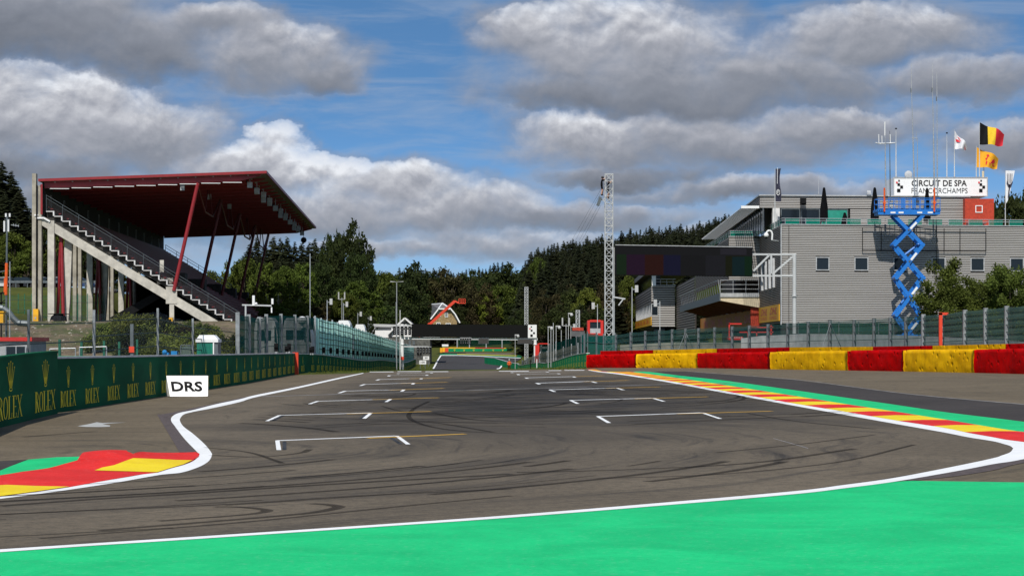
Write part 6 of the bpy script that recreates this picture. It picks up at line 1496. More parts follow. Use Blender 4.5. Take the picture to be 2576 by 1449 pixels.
# white post and black post in front of the right barrier
for u, v0, v1, m, lb in ((1350.5,903,935,'white','slim white stake standing in front of the bright green barrier'),(1335,905,934,'black','slim black stake left of the white one before the green barrier')):
    d = 262; x = fx(u, d); z = W(0,v0,d)[2]; mb = MB(); mb.tube((x,d,T(x,d)-.1),(x,d,z),.06,6); mb.box(x-.12,d-.1,T(x,d)-.05,x+.12,d+.1,T(x,d)+.05); solo('stake', mb, M[m], lb, 'post')

# ================================================================ SMALL MASTS AROUND THE STRAIGHT
def ant(u, v0, d, label, kind='panel', m='galv', r=.05, side=1):
    x = fx(u, d); z1 = W(0, v0, d)[2]; zb = T(x, d)-.1; th = thing('antenna_pole', label, 'antenna pole', (x, d, zb)); part('pole', MB().tube((x,d,zb),(x,d,z1), r, 7), M[m], th)
    if kind == 'panel': part('panel_antenna', MB().box(x+side*.25,d-.05,z1-.45,x+side*.25+.28*side,d+.08,z1+.15) if side > 0 else MB().box(x-.53,d-.05,z1-.45,x-.25,d+.08,z1+.15), M['dullw'], th); part('bracket', MB().bar((x,d,z1-.2),(x+side*.4,d,z1-.2),.06), M['galv'], th)
    if kind == 'dish': part('dome_camera', MB().ball((x+.36*side,d-.05,z1-.2), .19, 10).box(x-.05,d-.04,z1-.08,x+.45*side if side > 0 else x+.05,d+.04,z1+.04), M['dullw'], th)
    if kind == 'yagi':
        part('rod_antenna', MB().tube((x-.4,d,z1-.2),(x-.4,d,z1+.7),.09,7).tube((x+.35,d,z1-.2),(x+.35,d,z1+.7),.09,7).bar((x-.45,d,z1-.2),(x+.4,d,z1-.2),.06), M['dullw'], th)
    if kind == 'lamp': part('lamp_head', MB().prism([(x-.9,d,z1+.08),(x+1.0,d,z1+.12),(x+.9,d,z1+.2),(x,d,z1+.12),(x-.9,d,z1+.22)], (0,.3,0)), M['wpole'], th)
    return th
ant(823,755,210,'grey pole with a white panel aerial above the start of the teal fence','panel')
ant(864,762,240,'grey pole with a white box above the white motorhome','panel')
ant(900,787,270,'short grey pole with a white panel right of the motorhomes','panel')
ant(926,798,300,'short grey pole with a tiny white box left of the white house','panel')
ant(860,749,262,'grey pole topped with twin white rods','yagi')
ant(998,711,300,'tall street lamp with a double arm in front of the trees','lamp','galv',.07)
ant(996.5,760,305,'thin pole close beside the tall street lamp',None)
th = ant(1006.5,780,300,'thin pole with stacked white segments in front of the white house',None,'white',.05)
ant(780,638,215,'very tall thin whip mast before the birch trees',None,'galv',.05)
for i, (u, v, k, lb) in enumerate(((1379,822,'dish','low white camera pole just right of the start gantry'),(1386,828,None,'plain short pale pole right of the gantry'),(1392,812,None,'white post topped by a small ball behind the green screen'),(1399,820,'dish','grey pole with a drooping white dome camera'),(1412,830,None,'short pale pole beside the drooping camera'),(1424,815,'yagi','twin white rod aerials above the dark green screen'),(1430,788,'dish','tall pale pole with two white dome cameras'),(1436,818,'panel','pale pole with a white equipment box'),(1503,765,'panel','tall thin pole with white aerials left of the lattice tower'),(1590,722,'panel','thin pole with a white cap in front of the far pit wing'),(1660,758,'panel','thin pole with a white box camera before the slatted wing'),(1296,842,'dish','short pole with a white camera under the gantry panel'))):
    ant(u, v, 215+i*4 if u < 1500 else (192 if u < 1520 else 180), lb, k, 'wpole', .032, -1 if u in (1503,1660) else 1)
# white T-shaped weather arm near the stand
th = thing('instrument_mast', 'white T-shaped mast with instruments at the end of the grandstand', 'mast', (fx(618,134),134,0)); z = W(0,769,134)[2]
part('pole', MB().tube((fx(618,134),134,T(-17,134)),(fx(618,134),134,z),.06,7), M['wpole'], th); part('arm', MB().bar((fx(609,134),134,z+.05),(fx(683,134),134,z-.0),.08,.09), M['wpole'], th)
part('instrument', MB().box(fx(635,134),133.9,z,fx(641,134),134.1,z+.65).ball((fx(644,134),134,z+.12),.1,8), M['white'], th); part('instrument', MB().box(fx(683,134),133.9,z+.1,fx(688,134),134.1,z+.45).box(fx(682,134),133.9,z-.45,fx(685,134),134.1,z-.1), M['white'], th)
# red machines
def rc(u0,v0,u1,v1,d,mb,t=.12): mb.box(fx(u0,d),d,W(0,v1,d)[2],fx(u1,d),d+t,W(0,v0,d)[2])
th = thing('red_lorry', 'red lorry cab rear with a grey hatch beside the lattice tower', 'lorry', (fx(1498,200),200,T(8,200))); d = 200
mb = MB(); 
for q_ in ((1478,806,1484,845),(1511,806,1518,845),(1484,804.5,1511,810),(1484,838,1511,846)): rc(*q_,d,mb,2.2)
part('body', mb, M['redcab'], th); mb = MB(); rc(1484,810,1511,826,d+.1,mb); part('rear_window', mb, M['glass'], th); mb = MB(); rc(1484.5,826,1510.5,838,d+.05,mb); part('hatch', mb, M['ltgrey'], th)
mb = MB(); 
for u in (1480.5,1514): mb.tube((fx(u,d),d,T(8,200)+.4),(fx(u,d),d+.3,T(8,200)+.4),.4,12)
part('wheel', mb, M['tyre'], th)
th = thing('portal_frame', 'small red portal frame behind the grey pickets', 'frame', (fx(1367,290),290,T(4,290))); mb = MB()
for q_ in ((1352,864,1355,893),(1378,864,1380.5,872),(1355,863,1380,865.5)): rc(*q_,290,mb,.3)
part('frame', mb, M['redcab'], th); mb = MB(); rc(1360,872,1376,878,291,mb); rc(1359,882,1378,888,291,mb); part('crates', mb, M['white'], th)
th = thing('red_work_platform', 'red low work platform with thin rails behind the catch fence', 'work platform', (fx(1880,185),185,1.0)); d = 185
mb = MB(); rc(1833,846,1869,855,d,mb,1.5); part('deck', mb, M['redcab'], th); mb = MB()
for q_ in ((1833,812,1836,846),(1833,813,1866,816),(1860,834,1945,837),(1880,834,1884,848),(1902,834,1905,848),(1938,818,1942,846),(1905,822,1945,825)): rc(*q_,d,mb,.08)
part('rails', mb, M['redcab'], th); mb = MB()
for k in range(6): rc(1836+k*5.5,848.5,1839+k*5.5,850,d-.05,mb,.05)
part('markers', mb, M['white'], th)
# boom lift
th = thing('boom_lift', 'orange red boom lift raised beside the stone house', 'boom lift', (fx(1085,395),395,T(-15,395))); d = 395
part('boom', MB().bar(W(1070,826,d),W(1144,757.5,d),.55,.5), M['hivis'], th); part('boom', MB().bar(W(1052,846,d),W(1082,815,d),.75,.7), M['hivis'], th); part('jib', MB().bar(W(1143,757,d),W(1154,762,d),.3,.3), M['hivis'], th)
mb = MB(); mb.bar(W(1152,762.5,d),W(1171,763,d),.9,.15)
for u in (1154,1160,1165,1170.5): mb.bar(W(u,763,d),W(u,752,d),.08)
for v in (752,757): mb.bar(W(1154,v,d),W(1170.5,v,d),.08); mb.bar(W(1154,v,d+.8),W(1170.5,v,d+.8),.08)
part('basket', mb, M['hivis'], th); part('chassis', MB().box(fx(1018,d),d-1,T(-20,d)+.3,fx(1040,d),d+1,T(-20,d)+1.6), M['hivis'], th)
# portable toilet
d = 104; x0, x1 = fx(495,d), fx(549,d); zt = W(0,861,d)[2]; th = thing('portable_toilet', 'green portable toilet with a white ribbed roof behind the barrier', 'portable toilet', ((x0+x1)/2,d,0)); zb = SL*x0
part('cabin', MB().box(x0,d,zb,x1-.2,d+1.1,zt), M['tealroof'], th); mb = MB(); mb.box(x0-.05,d-.06,zt,x1,d+1.2,zt+.16); mb.prism([(x0-.02,d-.05,zt+.16),(x1-.03,d-.05,zt+.16),(x1-.25,d+.2,zt+.36),(x0+.1,d+.2,zt+.36)], (0,.9,0))
part('roof', mb, M['white'], th); part('corner_post', MB().box(x1-.26,d-.04,zb,x1-.2,d,zt), M['white'], th); part('door', MB().box(x0+.12,d-.03,zb+.1,x1-.4,d,zt-.08), mat('toilet_door', (.01,.16,.11), .4), th); part('side_wall', MB().box(x1-.2,d+.02,zb,x1-.02,d+1.1,zt), M['gdark'], th)
d = 102; th = thing('clear_shelter', 'clear plastic sheltered booth left of the portable toilet', 'booth', (fx(465,d),d,0)); zt = W(0,868,d)[2]
part('panel', MB().prism([(fx(450,d),d,0),(fx(482,d),d,0),(fx(479,d),d,zt),(fx(455,d),d,zt-.1)], (0,.9,0)), screen_mat('clear_plastic', (.20,.27,.25), .55, .3, 1, .2), th); part('frame', MB().bar((fx(450,d),d,0),(fx(455,d),d,zt),.05).bar((fx(455,d),d,zt),(fx(479,d),d,zt),.05), M['gdark'], th)
mb = MB(); d = 98; mb.box(fx(430,d),d,0,fx(445,d),d+.5,W(0,883,d)[2]); mb.ball((fx(414,d),d,W(0,886,d)[2]),.12,8); mb.box(fx(409,d),d,0,fx(424,d),d+.4,W(0,884,d)[2]-.05); solo('blue_container', mb, mat('blue_plastic', (.02,.25,.60), .4), 'bright blue plastic containers behind the green barrier', 'container')
mb = MB(); mb.box(fx(143,76),76,SL*-16,fx(271,76),76.5,W(0,895.5,76)[2]); solo('green_box_wall', mb, mat('green_wall', (.02,.30,.16), .6), 'low bright green box wall just behind the long barrier', 'wall')
# gatehouse at far left
d = 70; th = thing('site_cabin', 'grey site cabin with a red roof edge at the left border', 'cabin', (fx(30,d),d,0)); zt = W(0,858,d)[2]
part('body', MB().box(fx(-60,d),d,-.3,fx(76,d),d+2.4,zt), M['ltgrey'], th); part('roof', MB().box(fx(-62,d),d-.1,zt,fx(82,d),d+2.5,zt+.13), M['redcab'], th)
part('window', MB().box(fx(14,d),d-.04,.6,fx(66,d),d,zt-.18), M['glass'], th); mb = MB()
for u in (14,40,64): mb.box(fx(u,d),d-.07,.6,fx(u,d)+.04,d-.04,zt-.18)
part('window_frame', mb, M['galv'], th)
for k, (ua, ub, lb) in enumerate(((125,190,'short steel handrail behind the left end of the long barrier'),(200,268,'short steel handrail above the green box wall'))):
    d = 80; mb = MB(); za = W(0,878 if k == 0 else 874,d)[2]; mb.path([(fx(ua,d),d,0),(fx(ua,d),d,za),(fx(ub,d),d,za+.03),(fx(ub,d),d,0)], .025, 6); solo('handrail', mb, M['galv'], lb, 'handrail')
# left mast and barrier furniture
th = thing('antenna_mast', 'dark mast with four white rod antennas and an orange section at the left edge', 'antenna mast', (fx(15,150),150,1)); d = 150
part('pole', MB().tube((fx(14,d),d,T(-36,150)),(fx(18,d),d,W(0,545,d)[2]),.07,7), M['gdark'], th); part('orange_section', MB().tube((fx(15,d),d,W(0,742,d)[2]),(fx(16.5,d),d,W(0,662,d)[2]),.11,8).tube((fx(12,d),d,W(0,735,d)[2]),(fx(13,d),d,W(0,700,d)[2]),.09,8), M['orange'], th)
for u, v0, v1 in ((15,537,546),(24.5,537,546),(11,556,583),(21,553,583)): part('rod_antenna', MB().tube((fx(u,d),d,W(0,v1,d)[2]),(fx(u,d),d,W(0,v0,d)[2]),.07,7), M['white'], th)
part('yagi_antenna', MB().bar(W(28,566,d),W(48,569,d),.04).bar(W(34,563,d),W(34,569,d),.03).bar(W(40,564,d),W(40,570,d),.03).bar(W(46,565,d),W(46,571,d),.03), M['galv'], th); part('cross_arm', MB().bar(W(11,552,d),W(25,552,d),.05).bar(W(0,684,d),W(18,680,d),.06).bar(W(0,700,d),W(16,700,d),.06), M['gdark'], th)
mb = MB(); mb.tube((fx(24,148),148,T(-36,148)),(fx(25,148),148,W(0,658,148)[2]),.05,6,.03); mb.box(fx(24,148)-.15,147.85,T(-36,148),fx(24,148)+.15,148.15,T(-36,148)+.1); solo('thin_pole', mb, M['galv'], 'thin grey pole right of the antenna mast at the left edge', 'pole')
th = thing('scaffold', 'dark scaffold frame at the left edge', 'scaffold', (fx(4,152),152,T(-36,152))); mb = MB()
for u in (-12,3,17): mb.bar((fx(u,152),152,T(-36,152)),(fx(u,152),152,W(0,735,152)[2]),.09)
for v in (738,762,780,795): mb.bar(W(-12,v,152),W(18,v,152),.09); mb.bar(W(-12,v+10,152),W(17,v-10,152),.05)
part('frame', mb, M['black'], th)
mb = MB(); pts = [Vector(W(u,v,150)) for u, v in ((-20,772),(8,775),(22,786),(32,800),(45,812),(70,814))]; mb.path(pts, .22, 8); solo('flexible_hose', mb, M['gdark'], 'thick dark hose curving down to the bank at the left edge', 'hose')
mb = MB(); mb.box(fx(-8,148),148,W(0,812,148)[2],fx(8,148),148.6,W(0,786,148)[2]); mb.box(fx(-10,148),147.9,W(0,786,148)[2],fx(10,148),148.7,W(0,783,148)[2]); solo('yellow_bin', mb, M['yellow'], 'yellow bin standing on the bank at the left edge', 'bin')
mb = MB(); c = W(147,806,204); mb.ball((c[0],204,4.2),.85,12,0,(1,1,.9)); mb.box(c[0]-.9,203.4,4.85,c[0]+.9,204.6,4.92); solo('covered_bin', mb, M['black'], 'low black covered tub between the grandstand columns', 'tub')

# ================================================================ HOUSES
def hip_house(name, label, d, wall, roof, frame, eaves, ridge, base_v, depth, mw, mr, windows, off=0):
    "gable facing us drawn by pixel outline; eaves=(uL,uR,v), ridge=(u,v)"
    pass
d = 410; hs = thing('white_house', 'white half-timbered house with a pointed gable behind the teal fence', 'house', (fx(1015,d),d,-1.5))
wv = 847; gab = [(966,wv+30),(966,845),(976,838),(1018,800),(1060,838),(1062,845),(1062,wv+30)]
part('wall', MB().prism([W(*p,d) for p in [(985,wv),(985,833),(1018,803),(1052,833),(1052,wv)]], (0,9,0)), M['white'], hs)
part('stone_base', MB().box(fx(960,d),d-.3,T(-20,d)-.5,fx(1082,d),d+8,W(0,wv+3,d)[2]), M['stoneg'], hs, label='rough grey stone ground floor')
part('wall', MB().box(fx(942,d),d+2,W(0,wv+2,d)[2],fx(985,d),d+9,W(0,824,d)[2]), M['white'], hs); part('wall', MB().box(fx(1052,d),d+1,W(0,wv+2,d)[2],fx(1106,d),d+9,W(0,838,d)[2]), M['white'], hs)
mb = MB(); 
for a, b in (((994,840),(1018,800.5)),((1018,800.5),(1058,836))): pass
rf = MB(); rf.prism([W(978,838,d-.6),W(1018.5,801,d-.6),W(1018.5,799,d-.6),W(974,840,d-.6)], (0,10,0)); rf.prism([W(1018.5,801,d-.6),W(1060,835,d-.6),W(1063,837,d-.6),W(1018.5,799,d-.6)], (0,10,0)); rf.prism([W(940,824,d+1.5),W(984,824,d+1.5),W(984,818,d+5),W(944,818,d+5)], (0,.2,0)); part('roof', rf, M['slate'], hs)
part('barge_board', MB().bar(W(975,840.5,d-.7),W(1018.5,800,d-.7),.25,.3).bar(W(1018.5,800,d-.7),W(1062,838,d-.7),.25,.3), M['white'], hs)
mb = MB()
for a, b in (((1003,813),(1034,813)),((994,826),(1044,826)),((1008,813),(1008,803)),((1029,813),(1029,803)),((1000,833),(985,833))): mb.bar(W(*a,d-.05),W(*b,d-.05),.14)
part('timber', mb, M['black'], hs)
for u0, u1, v0, v1 in ((1003,1014,832,846),(1020,1027,805,811)):
    w_ = part('window', MB().box(fx(u0,d),d-.12,W(0,v1,d)[2],fx(u1,d),d-.05,W(0,v0,d)[2]), M['ltgrey'], hs); part('pane', MB().box(fx(u0+1.5,d),d-.15,W(0,v1-1,d)[2],fx(u1-1.5,d),d-.12,W(0,v0+1,d)[2]), M['glass'], w_)
for u0 in (1068,1078): w_ = part('window', MB().box(fx(u0-40,d),d-.42,W(0,868,d)[2],fx(u0-34,d),d-.3,W(0,857,d)[2]), M['gdark'], hs)
d = 520; hs = thing('stone_house', 'brown stone house with a steep hipped gable behind the boom lift', 'house', (fx(1118,d),d,-.5)); 
part('wall', MB().prism([W(1088,852,d),W(1088,805,d),W(1100,783,d),W(1104,779,d),W(1133,779,d),W(1142,792,d),W(1149,806,d),W(1149,852,d)], (0,9,0)), M['stone'], hs)
rf = MB(); rf.prism([W(1083,802,d-.5),W(1098,782,d-.5),W(1104,776,d-.5),W(1104,779,d-.5),W(1100,784,d-.5),W(1087,803,d-.5)], (0,10,0)); rf.prism([W(1133,776,d-.5),W(1144,790,d-.5),W(1157,812,d-.5),W(1153,812,d-.5),W(1141,792,d-.5),W(1132,779,d-.5)], (0,10,0))
rf.add([W(1103,777,d-.6),W(1135,777,d-.6),Vector(W(1113,763.5,d+3)),Vector(W(1087,766,d+10)),Vector(W(1083,802,d+10))], [(0,1,2),(0,2,3,4)]); part('roof', rf, M['slate'], hs)
part('barge_board', MB().bar(W(1083,803,d-.8),W(1103,777,d-.8),.3).bar(W(1103,777,d-.8),W(1134,777,d-.8),.3).bar(W(1134,777,d-.8),W(1145,790,d-.8),.3).bar(W(1145,790,d-.8),W(1157,812,d-.8),.3).bar(W(1103,777,d-.8),W(1113,763,d+2.9),.25).bar(W(1134,777,d-.8),W(1113,763,d+2.9),.25).bar(W(1113,763,d+2.9),W(1087,765.5,d+9.9),.25), M['white'], hs)
for u0, u1, v0, v1 in ((1101,1109,784,797),(1119,1127,786,798),(1098,1108,811,824),(1121,1134,813,824)):
    w_ = part('window', MB().box(fx(u0,d),d-.15,W(0,v1,d)[2],fx(u1,d),d-.05,W(0,v0,d)[2]), M['white'], hs); part('pane', MB().box(fx(u0+1.5,d),d-.2,W(0,v1-1.5,d)[2],fx((u0+u1)/2-.4,d),d-.15,W(0,v0+1.5,d)[2]).box(fx((u0+u1)/2+.4,d),d-.2,W(0,v1-1.5,d)[2],fx(u1-1.5,d),d-.15,W(0,v0+1.5,d)[2]), M['glass'], w_)
d = 430; hs = thing('grey_roofed_house', 'house with a grey half-hipped roof half hidden by birch trees', 'house', (fx(835,d),d,0))
part('wall', MB().box(fx(812,d),d,0,fx(858,d),d+8,W(0,762,d)[2]), M['stone'], hs); rf = MB(); rf.prism([W(805,765,d-.5),W(824,732,d+2),W(846,732,d+2),W(862,765,d-.5)], (0,9,0)); part('roof', rf, M['slate'], hs); part('barge_board', MB().bar(W(808,760,d-.7),W(824,731,d+1.8),.3).bar(W(824,731,d+1.8),W(846,731,d+1.8),.3).bar(W(846,731,d+1.8),W(860,762,d-.7),.3), M['white'], hs)
for u0 in (818,832): w_ = part('window', MB().box(fx(u0,d),d-.1,W(0,790,d)[2],fx(u0+7,d),d,W(0,775,d)[2]), M['white'], hs)
# vehicles behind the left fences
def motorhome(u0, u1, v0, vb, d, label, m='white'):
    x0, x1, z1 = fx(u0,d), fx(u1,d), W(0,v0,d)[2]; zb = T((x0+x1)/2, d); h = z1-zb; th = thing('motorhome', label, 'motorhome', ((x0+x1)/2, d, zb)); L = x1-x0
    prof = [(0,.35),(0,.8),(.05,.95),(.12,1),(.72,1),(.85,.93),(.97,.7),(1,.5),(1,.25),(.96,.18),(.03,.18)]
    part('body', MB().prism([(x0+L*a, d, zb+h*b) for a, b in prof], (0,2.4,0)), M[m], th); part('windows', MB().prism([(x0+L*.1,d-.02,zb+h*.6),(x0+L*.7,d-.02,zb+h*.6),(x0+L*.7,d-.02,zb+h*.78),(x0+L*.1,d-.02,zb+h*.78)], (0,.02,0)).prism([(x0+L*.84,d-.02,zb+h*.58),(x0+L*.96,d-.02,zb+h*.55),(x0+L*.9,d-.02,zb+h*.82),(x0+L*.84,d-.02,zb+h*.86)], (0,.02,0)), M['glass'], th)
    for a in (.16,.82): part('wheel', MB().tube((x0+L*a,d-.06,zb+.42),(x0+L*a,d+.2,zb+.42),.42,14), M['tyre'], th)
motorhome(848,886,806,870,215,'white motorhome whose roof shows above the teal fence')
motorhome(892,922,816,870,245,'smaller white van roof showing over the teal fence')
motorhome(640,700,799,880,150,'white topped bus behind the dark screened fence')
motorhome(712,786,800,880,172,'grey bus with roof hatches behind the dark screened fence', 'ltgrey')
mb = MB(); c = W(760,806,171); mb.ball(c, .42, 12, 0, (1,1,.8)); mb.tube(c,(c[0],c[1],c[2]-.6),.1,8); solo('satellite_dome', mb, M['white'], 'round white satellite dome on the bus roof', 'satellite dome')
CARC = [mat('car_paint_white', (.6,.6,.6), .3), mat('car_paint_silver', (.35,.36,.38), .3, .4), mat('car_paint_black', (.02,.02,.025), .3), mat('car_paint_blue', (.03,.06,.16), .3)]
for k, (u, col, nm) in enumerate(((22,0,'white'),(66,2,'black'),(112,1,'silver'),(150,0,'white'),(200,3,'dark blue'),(250,1,'silver'))):
    d = 268; x = fx(u,d); zb = T(x,d); th = thing('parked_car', '%s parked car %s' % (nm, ('at the left edge under the trees','left of the first grandstand column','just behind the first grandstand column','between the first and second columns','seen between the tapering columns','right of the second tapering column')[k]), 'car', (x,d,zb), 'cars parked on the terrace behind the grandstand')
    part('body', MB().prism([(x+a,d-.9,zb+b) for a, b in ((-2.1,.3),(-2.15,.7),(-2.0,.9),(-1.2,1.0),(1.0,1.0),(1.95,.85),(2.1,.6),(2.05,.3))], (0,1.75,0)), CARC[col], th)
    part('cabin', MB().prism([(x+a,d-.8,zb+b) for a, b in ((-1.7,1.0),(-1.3,1.4),(.3,1.42),(1.0,1.0))], (0,1.55,0)), M['glass'], th); part('roof_panel', MB().box(x-1.25,d-.78,zb+1.41,x+.3,d+.73,zb+1.46), CARC[col], th)
    for a in (-1.35,1.3): part('wheel', MB().tube((x+a,d-.95,zb+.32),(x+a,d-.7,zb+.32),.32,12), M['tyre'], th)
mb = MB(); x0, x1 = fx(-20,262), fx(300,262); zb = T(-56,262)
mb.box(x0,262,zb+.55,x1,262.08,zb+.85); 
for k in range(12): xx = x0+(x1-x0)*k/11; mb.box(xx,262.08,zb-.2,xx+.12,262.2,zb+.85)
solo('guard_rail', mb, M['gdark'], 'dark guard rail along the parked cars on the upper terrace', 'guard rail')
# recovery items behind the far corner
mb = MB(); d = 575; mb.box(fx(1112,d),d,0,fx(1127,d),d+2,W(0,871,d)[2]); mb.box(fx(1112,d),d-.1,W(0,871,d)[2],fx(1128,d),d+2.1,W(0,866,d)[2],1); solo('far_cabin', mb, [M['tealroof'], M['white']], 'small green cabin with a white roof at the far corner', 'cabin')
pl = [(fx(u,580),580,0,W(0,v,580)[2]) for u, v in ((1150,848),(1181,848),(1223,848),(1263,848),(1300,848),(1330,850))]
fence('far_corner_fence', 'tall dark netted fence on thin posts behind the far green barrier', pl, screen_mat('far_net', (.01,.05,.03), .55, .2, 1, .3), 1, M['galv'], .25)
mb = MB(); mb.box(fx(1312,570),570,-.6,fx(1330,570),573,W(0,870,570)[2]); mb.box(fx(1311,570),569.9,W(0,870,570)[2],fx(1331,570),573,W(0,869,570)[2]); solo('green_container', mb, M['boardg'], 'green container right of the far barrier under the gantry', 'container')
# ================================================================ TREES
def leaf(mb, c, s, rnd, mi=0, flat=0.):
    a = Vector((rnd.gauss(0,1), rnd.gauss(0,1), rnd.gauss(0,1)*(1-flat))).normalized(); b = a.cross(Vector((rnd.gauss(0,1), rnd.gauss(0,1), rnd.gauss(0,1)))).normalized()
    a *= s*rnd.uniform(.6,1.2); b *= s*rnd.uniform(.35,.7); c = Vector(c)
    mb.add([c-a*.9-b*.4, c-a*.1-b, c+a, c-a*.1+b], [(0,1,2,3)], mi)
def crown_tree(name, seed, H, Rr, trunk_h, n_cl, n_leaf, ls, mleaf, mbark, shape=1.0, gaps=.0, open_=.55):
    "broad-leaved tree: forked limbs ending in leaf clumps"
    rnd = random.Random(seed); root = thing(name, '', 'tree'); tk = MB(); lf = MB()
    zc = (H+trunk_h)/2; rz_ = (H-trunk_h)/2
    tk.tube((0,0,-.6),(rnd.uniform(-.2,.2),0,trunk_h), H*.022, 8, H*.016); top = Vector((0,0,trunk_h))
    tk.tube(top, (rnd.uniform(-.4,.4),rnd.uniform(-.4,.4),H*.8), H*.016, 7, H*.004)
    for k in range(n_cl):
        th_ = rnd.uniform(0, 2*math.pi); ph = math.acos(rnd.uniform(-.85, 1)); q = rnd.uniform(open_, 1.0)**.6
        prof = (1-abs(math.cos(ph))**2.5*.15); c = Vector((math.cos(th_)*math.sin(ph)*Rr*q*prof, math.sin(th_)*math.sin(ph)*Rr*q*prof, zc+math.cos(ph)*rz_*q*shape))
        c += Vector((rnd.gauss(0,.06)*Rr, rnd.gauss(0,.06)*Rr, rnd.gauss(0,.05)*H))
        if k % 3 == 0: tk.tube(top+Vector((0,0,rnd.uniform(0,.45)*(H-trunk_h))), c, H*.006, 5, H*.0015)
        rc_ = Rr*rnd.uniform(.16,.30); nl = int(n_leaf*rnd.uniform(.6,1.3))
        for _ in range(nl):
            v = Vector((rnd.gauss(0,1), rnd.gauss(0,1), rnd.gauss(0,.75))); v = v.normalized()*rc_*rnd.uniform(.35,1.05)
            leaf(lf, c+v, ls, rnd)
    part('trunk', tk, mbark, root); part('crown', lf, mleaf, root); return root, H
def spruce(name, seed, H, Rr, layers, per, mleaf, dead=0):
    rnd = random.Random(seed); root = thing(name, '', 'tree'); tk = MB(); lf = MB(); tk.tube((0,0,-.8),(0,0,H*.97), H*.014, 7, .02)
    for k in range(layers):
        t = k/layers; r = Rr*(1-t)**.68*rnd.uniform(.8,1.12)+.10
        for i in range(per):
            z = H*(.05+.94*min(.995, t+rnd.uniform(-.9,.9)/layers*(2.2-1.6*t))); a = rnd.uniform(0,6.283); rr = r*rnd.uniform(.6,1.12); d = Vector((math.cos(a), math.sin(a), 0)); s = Vector((-d.y, d.x, 0)); up = Vector((0,0,1)); dr = rr*rnd.uniform(.25,.6)
            p0 = up*z; p1 = p0+d*rr*.55-up*dr*.35; p2 = p0+d*rr-up*dr*.62+up*rr*.06; w = rr*rnd.uniform(.34,.50)
            lf.add([p0-s*.03, p1-s*w*.9-up*w*.25, p1+up*w*.18, p1+s*w*.9-up*w*.25, p2], [(0,1,2),(0,2,3),(1,4,2),(2,4,3)])
            for q in (.35,.6,.85):
                c = p0+(p2-p0)*q; ww = w*(1.35-q); g = rnd.uniform(.15,.45)*rr*.5
                lf.add([c+up*.05, c+s*ww*1.4+d*.2*ww-up*g, c+d*ww*1.1-up*g*.3], [(0,1,2)]); lf.add([c+up*.05, c-s*ww*1.4+d*.2*ww-up*g, c+d*ww*1.1-up*g*.3], [(0,1,2)])
    part('trunk', tk, M['bark'], root); part('crown', lf, mleaf, root); return root, H
PR = {}
PR['s1'] = spruce('spruce_tree', 1, 20, 3.6, 64, 11, LEAF_SPRUCE); PR['s2'] = spruce('spruce_tree', 2, 20, 3.0, 66, 10, LEAF_SPRUCE); PR['s3'] = spruce('spruce_tree', 3, 20, 4.4, 60, 12, LEAF_SPRUCE)
PR['d1'] = crown_tree('leafy_tree', 4, 14, 5.2, 2.5, 84, 130, .31, LEAF_DARK, M['bark']); PR['d2'] = crown_tree('leafy_tree', 5, 14, 4.6, 2.0, 76, 130, .31, LEAF_MID, M['bark'])
PR['d3'] = crown_tree('leafy_tree', 6, 14, 5.6, 1.5, 88, 120, .31, LEAF_DARK, M['bark']); PR['y1'] = crown_tree('leafy_tree', 7, 12, 4.4, 1.5, 70, 120, .29, LEAF_YEL, M['bark'])
PR['r1'] = crown_tree('leafy_tree', 8, 14, 4.8, 1.5, 74, 120, .31, LEAF_RUST, M['bark']); PR['b1'] = crown_tree('birch_tree', 9, 12, 2.6, 2.5, 56, 100, .21, LEAF_MID, M['birch'])
PR['m1'] = crown_tree('leafy_tree', 10, 14, 5.0, 1.8, 84, 130, .31, LEAF_MID, M['bark'])
used = set()
NTREE = [0]
def plant(key, u, vt, d, label, group, wpx=None, base=None):
    pr, H0 = PR[key]; x = fx(u, d); zb = T(x, d)-.15 if base is None else base; zt = W(0, vt, d)[2]; H = max(2.5, zt-zb); sz = H/H0
    R0 = {'s1':3.4,'s2':2.7,'s3':4.2,'d1':5.2,'d2':4.6,'d3':5.6,'y1':4.4,'r1':4.8,'b1':2.6,'m1':5.0}[key]
    sx = sz*random.uniform(.88,1.12) if wpx is None else (wpx*d/F/2)/R0
    if wpx is None and key[0] == 's': sx = min(max(sx, 1.05), 1.6)
    rzv = random.uniform(0, 6.28); NTREE[0] += 1
    if key not in used:
        used.add(key); pr.location = (x, d, zb); pr.rotation_euler = (0,0,rzv); pr.scale = (sx, sx, sz); pr['label'] = label; pr['group'] = group; return pr
    return clone(pr, (x, d, zb), rzv, label, group, (sx, sx, sz))
def sky(tab, u): return lerp(tab, u)
G1 = 'forest trees along the skyline and hillsides'
# right hill skyline
RS = [(1300,700),(1312,684),(1330,648),(1352,632),(1400,622),(1440,612),(1500,598),(1545,598),(1600,580),(1660,575),(1720,572),(1790,555),(1830,545),(1900,540),(2000,530)]
lab_r = 'dark spruce in the forest covering the right hill'; lab_c = 'dark spruce in the wooded skyline beyond the centre of the track'
random.seed(11)
u = 1306
while u < 1850:
    plant(random.choice(('s1','s2','s3')), u, sky(RS, u)-6+random.uniform(-9,10), random.uniform(600,680), lab_r, G1); u += random.uniform(6,10)
for (d, dv, step) in ((590,12,13),(560,34,15),(510,75,18),(470,120,20),(440,165,22)):
    u = 1312+dv*.12
    while u < (1800 if d > 500 else 1560):
        if d > 500 or random.random() < .55: plant(random.choice(('s1','s2','s3')), u, sky(RS, u)+dv+random.uniform(-14,16), d+random.uniform(-18,18), lab_r, G1)
        else: plant(random.choice(('d1','d3','r1')), u, sky(RS, u)+dv+random.uniform(-5,28), d+random.uniform(-18,18), 'broad dark leafy tree at the foot of the right hill', G1)
        u += random.uniform(.7,1.3)*step
